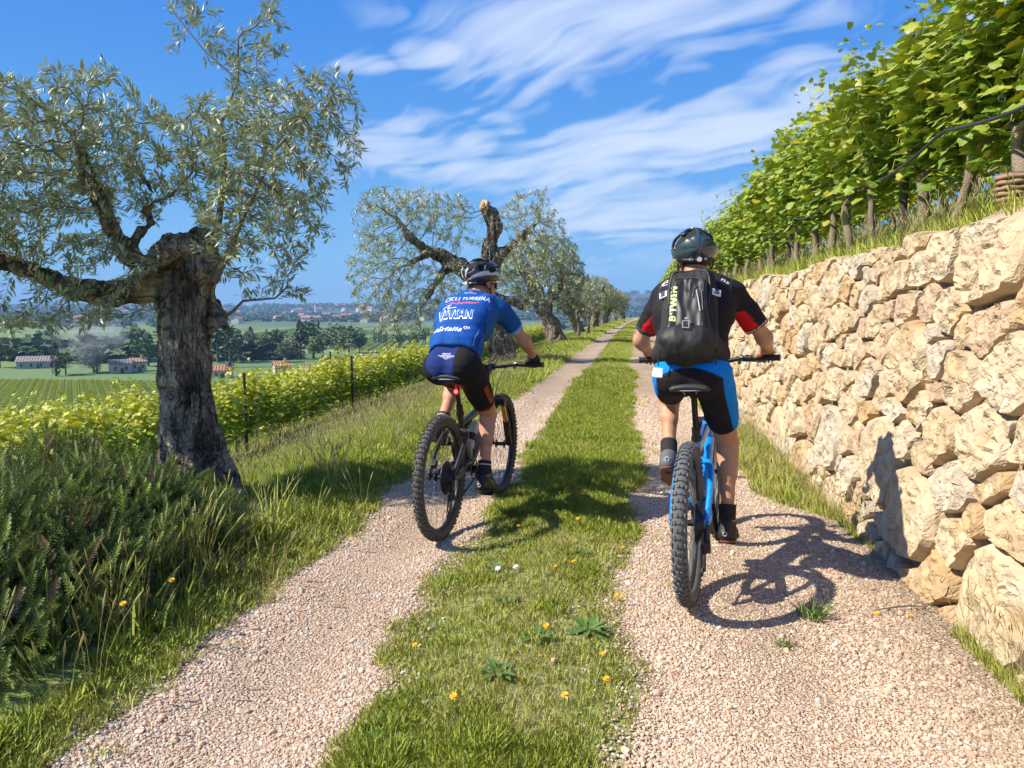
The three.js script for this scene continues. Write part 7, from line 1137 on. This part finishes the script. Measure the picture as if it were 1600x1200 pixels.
  // ---- the backpack, in the frame of the rider's back: y up the spine, z out of the back
  const P = J.pelvis, N = J.neck, ax = nrm3(sub3(N, P)), t = thing('backpack', 'black sports backpack with yellow-green lettering and white side buckles on the rider beside the wall', 'backpack', PLACE.right.pos, PLACE.right.turn); t.rotation.order = 'YXZ'; t.rotation.z = 0.04;
  const M = new THREE.Matrix4().makeBasis(V3(1, 0, 0), V3(...ax), V3(0, -ax[2], ax[1])).setPosition(...add3(mid3(P, N, 0.45), [0, ax[2] * -0.105, ax[1] * 0.105])).scale(V3(0.86, 0.9, 0.9)), put = (g) => g.applyMatrix4(M);
  const rbox = (c, h, r) => (x, y, z) => { const qx = Math.abs(x - c[0]) - h[0] + r, qy = Math.abs(y - c[1]) - h[1] + r, qz = Math.abs(z - c[2]) - h[2] + r; return Math.hypot(Math.max(qx, 0), Math.max(qy, 0), Math.max(qz, 0)) + Math.min(Math.max(qx, qy, qz), 0) - r; };
  const crease = (x, y, z) => 0.013 * ridge(x * 15, y * 4.5 + x * 5, z * 10, 2) + 0.008 * fbm(x * 17, y * 10, z * 14, 3);
  const main = (x, y, z) => { const k = 1 - 0.16 * ss(0.02, 0.28, y) , d = smin(rbox([0, 0.0, 0.04], [0.142, 0.265, 0.07], 0.055)(x / k, y, z), ell([0, -0.19, 0.06], [0.155, 0.1, 0.1])(x, y, z), 0.06); return d > 0.05 ? d : d - crease(x, y, z); };
  const cordura = std([0.014, 0.014, 0.015], 0.8, { bumpMap: fabricTex, bumpScale: 0.0006 }), slick = std([0.012, 0.012, 0.013], 0.62), zip = std([0.05, 0.05, 0.052], 0.5), webbing = std([0.018, 0.018, 0.019], 0.8), white = std([0.72, 0.72, 0.72], 0.45);
  part(t, 'main_bag', uvBy(put(sdfMesh(main, [-0.2, -0.32, -0.06], [0.2, 0.3, 0.2], 0.0075)), (x, y, z) => [x * 12, y * 12]), cordura);
  const pocket = (x, y, z) => { const k = 1 - 0.1 * ss(0, 0.2, y) + 0.25 * ss(-0.05, -0.2, y), d = smax(rbox([0.0, -0.005, 0.1], [0.102, 0.17, 0.055], 0.04)(x / k, y, z), -ell([0.01, 0.11, 0.185], [0.06, 0.05, 0.035])(x, y, z), 0.02); return d > 0.05 ? d : d - crease(x * 1.2, y, z + 3) * 0.8; };
  const pk = sdfMesh(pocket, [-0.17, -0.25, 0.02], [0.17, 0.22, 0.2], 0.006); uvBy(pk, (x, y, z, nx, ny, nz) => nz > 0.15 ? [clamp((x + 0.17) / 0.34, 0, 1), clamp((y + 0.2) / 0.4, 0, 1)] : [0.99, 0.99]);
  const lettering = drawTex(1024, 1205, (g, W, H) => { g.fillStyle = '#1a1a1b'; g.fillRect(0, 0, W, H); g.save(); g.translate(W * 0.335, H * 0.52); g.rotate(-Math.PI / 2); g.fillStyle = '#c6e08a'; g.font = 'bold 185px sans-serif'; g.textAlign = 'center'; g.scale(1.02, 0.8); g.transform(1, 0, -0.12, 1, 0, 0); g.fillText("B'TWIN", 0, 0); g.restore(); });
  part(t, 'front_pocket', put(pk), std([1, 1, 1], 0.5, { map: lettering }));
  const lower = (x, y, z) => { const d = smax(ell([0, -0.2, 0.09], [0.15, 0.095, 0.095])(x, y, z), y + 0.135 + 0.15 * x * x, 0.015); return d > 0.05 ? d : d - crease(x, y + 2, z) * 1.1; };
  part(t, 'bottom_pocket', put(sdfMesh(lower, [-0.18, -0.32, -0.02], [0.18, -0.1, 0.21], 0.0065)), slick);
  const arc = (p, r, n = 6) => put(tubeP(p, r, n)); const surf = (f, x, y) => { let z = 0.3; for (let k = 0; k < 60; k++) { const d = f(x, y, z); if (d < 0.001) break; z -= Math.max(d * 0.8, 0.001); } return z; };
  const along = (f, pts, lift = 0.001) => { const c = new THREE.CatmullRomCurve3(pts.map(([x, y]) => V3(x, y, 0))).getPoints(30); return c.map((p) => V3(p.x, p.y, surf(f, p.x, p.y) + lift)); };
  part(t, 'zipper', put(merge([tube(along(main, [[-0.105, 0.02], [-0.108, 0.15], [-0.09, 0.215], [-0.04, 0.232], [0.04, 0.232], [0.09, 0.215], [0.108, 0.15], [0.105, 0.02]]), 0.0045, 6), tube(along(pocket, [[-0.083, 0.05], [-0.08, 0.13], [-0.06, 0.15], [0.05, 0.15], [0.075, 0.13], [0.08, 0.06]]), 0.0035, 6)])), zip);
  part(t, 'pocket_zipper', put(tube(along(pocket, [[0.045, 0.075], [0.056, 0.02], [0.07, -0.06]]), 0.004, 6)), std([0.35, 0.35, 0.36], 0.4)); part(t, 'zip_trim', put(tube(along(pocket, [[0.028, 0.03], [0.035, 0.085], [0.052, 0.1], [0.068, 0.08], [0.083, -0.05]]), 0.0045, 6)), zip);
  for (const s of [-1, 1]) {
    const b = part(t, 'buckle', put(merge([box(0.052, 0.038, 0.012, [s * 0.142, 0.1, 0.085], [0, s * 0.5, 0], 0.004)])), white); part(b, 'slot', put(merge([box(0.026, 0.008, 0.006, [s * 0.146, 0.109, 0.0935], [0, s * 0.5, 0]), box(0.026, 0.008, 0.006, [s * 0.146, 0.093, 0.0935], [0, s * 0.5, 0])])), std([0.03, 0.04, 0.12], 0.5));
    part(t, 'side_strap', put(merge([box(0.09, 0.018, 0.003, [s * 0.105, 0.1, 0.104], [0, s * 0.6, 0]), box(0.003, 0.018, 0.1, [s * 0.15, 0.1, 0.03], [0, 0, 0])])), webbing);
    // shoulder strap: up over the shoulder and down in front
    const pts = [[s * 0.07, 0.2, -0.005], [s * 0.088, 0.262, -0.025], [s * 0.1, 0.285, -0.09], [s * 0.112, 0.24, -0.175], [s * 0.118, 0.1, -0.225], [s * 0.13, -0.02, -0.19], [s * 0.16, -0.1, -0.1], [s * 0.145, -0.15, 0.0]], c = new THREE.CatmullRomCurve3(pts.map((p) => V3(...p))).getPoints(36);
    part(t, 'shoulder_strap', put(tube(c, 0.014, 10, true, (i, j) => 1 + 0.9 * Math.pow(Math.abs(Math.cos(j / 10 * 6.2832)), 3))), webbing);
    const hip = sdfMesh(union([C([s * 0.12, -0.2, 0.02], [s * 0.175, -0.19, -0.06], 0.05, 0.038), C([s * 0.13, -0.15, 0.015], [s * 0.17, -0.16, -0.04], 0.035, 0.03)], 0.03), [s > 0 ? 0.05 : -0.25, -0.3, -0.13], [s > 0 ? 0.25 : -0.05, -0.08, 0.1], 0.0075); part(t, 'hip_wing', put(hip), cordura);
    part(t, 'strap_adjuster', put(merge([box(0.03, 0.014, 0.008, [s * 0.118, -0.155, 0.112], [0, s * 0.5, s * 0.5], 0.003), box(0.012, 0.03, 0.008, [s * 0.118, -0.155, 0.114], [0, s * 0.5, s * 0.5], 0.003)])), std([0.3, 0.3, 0.3], 0.5));
    part(t, 'loose_strap', put(tubeP([[s * 0.135, -0.16, 0.09], [s * 0.15, -0.2, 0.09], [s * 0.15, -0.27, 0.07], [s * 0.15, -0.31, 0.05]], 0.004, 5)), webbing);
  }
  part(t, 'light_loop', put(merge([box(0.034, 0.004, 0.004, [0.004, -0.135, 0.19], [0, 0, 0]), box(0.034, 0.004, 0.004, [0.004, -0.175, 0.192], [0, 0, 0]), box(0.004, 0.044, 0.004, [-0.012, -0.155, 0.191], [0, 0, 0]), box(0.004, 0.044, 0.004, [0.02, -0.155, 0.191], [0, 0, 0]), box(0.02, 0.005, 0.004, [0.004, -0.118, 0.186], [0, 0, 0.6]), box(0.02, 0.005, 0.004, [0.004, -0.118, 0.187], [0, 0, -0.6])])), std([0.25, 0.25, 0.25], 0.5));
  part(t, 'haul_loop', put(tubeP([[-0.03, 0.245, 0.0], [-0.025, 0.29, -0.01], [0.025, 0.29, -0.01], [0.03, 0.245, 0.0]], 0.007, 8)), webbing);
}
// ---------------------------------------------------------------- draw
const renderer = new THREE.WebGLRenderer({ antialias: true });
renderer.setSize(1024, 768);
renderer.shadowMap.enabled = true;
renderer.toneMapping = THREE.LinearToneMapping;
renderer.toneMappingExposure = EXPOSURE;
renderer.render(scene, camera);
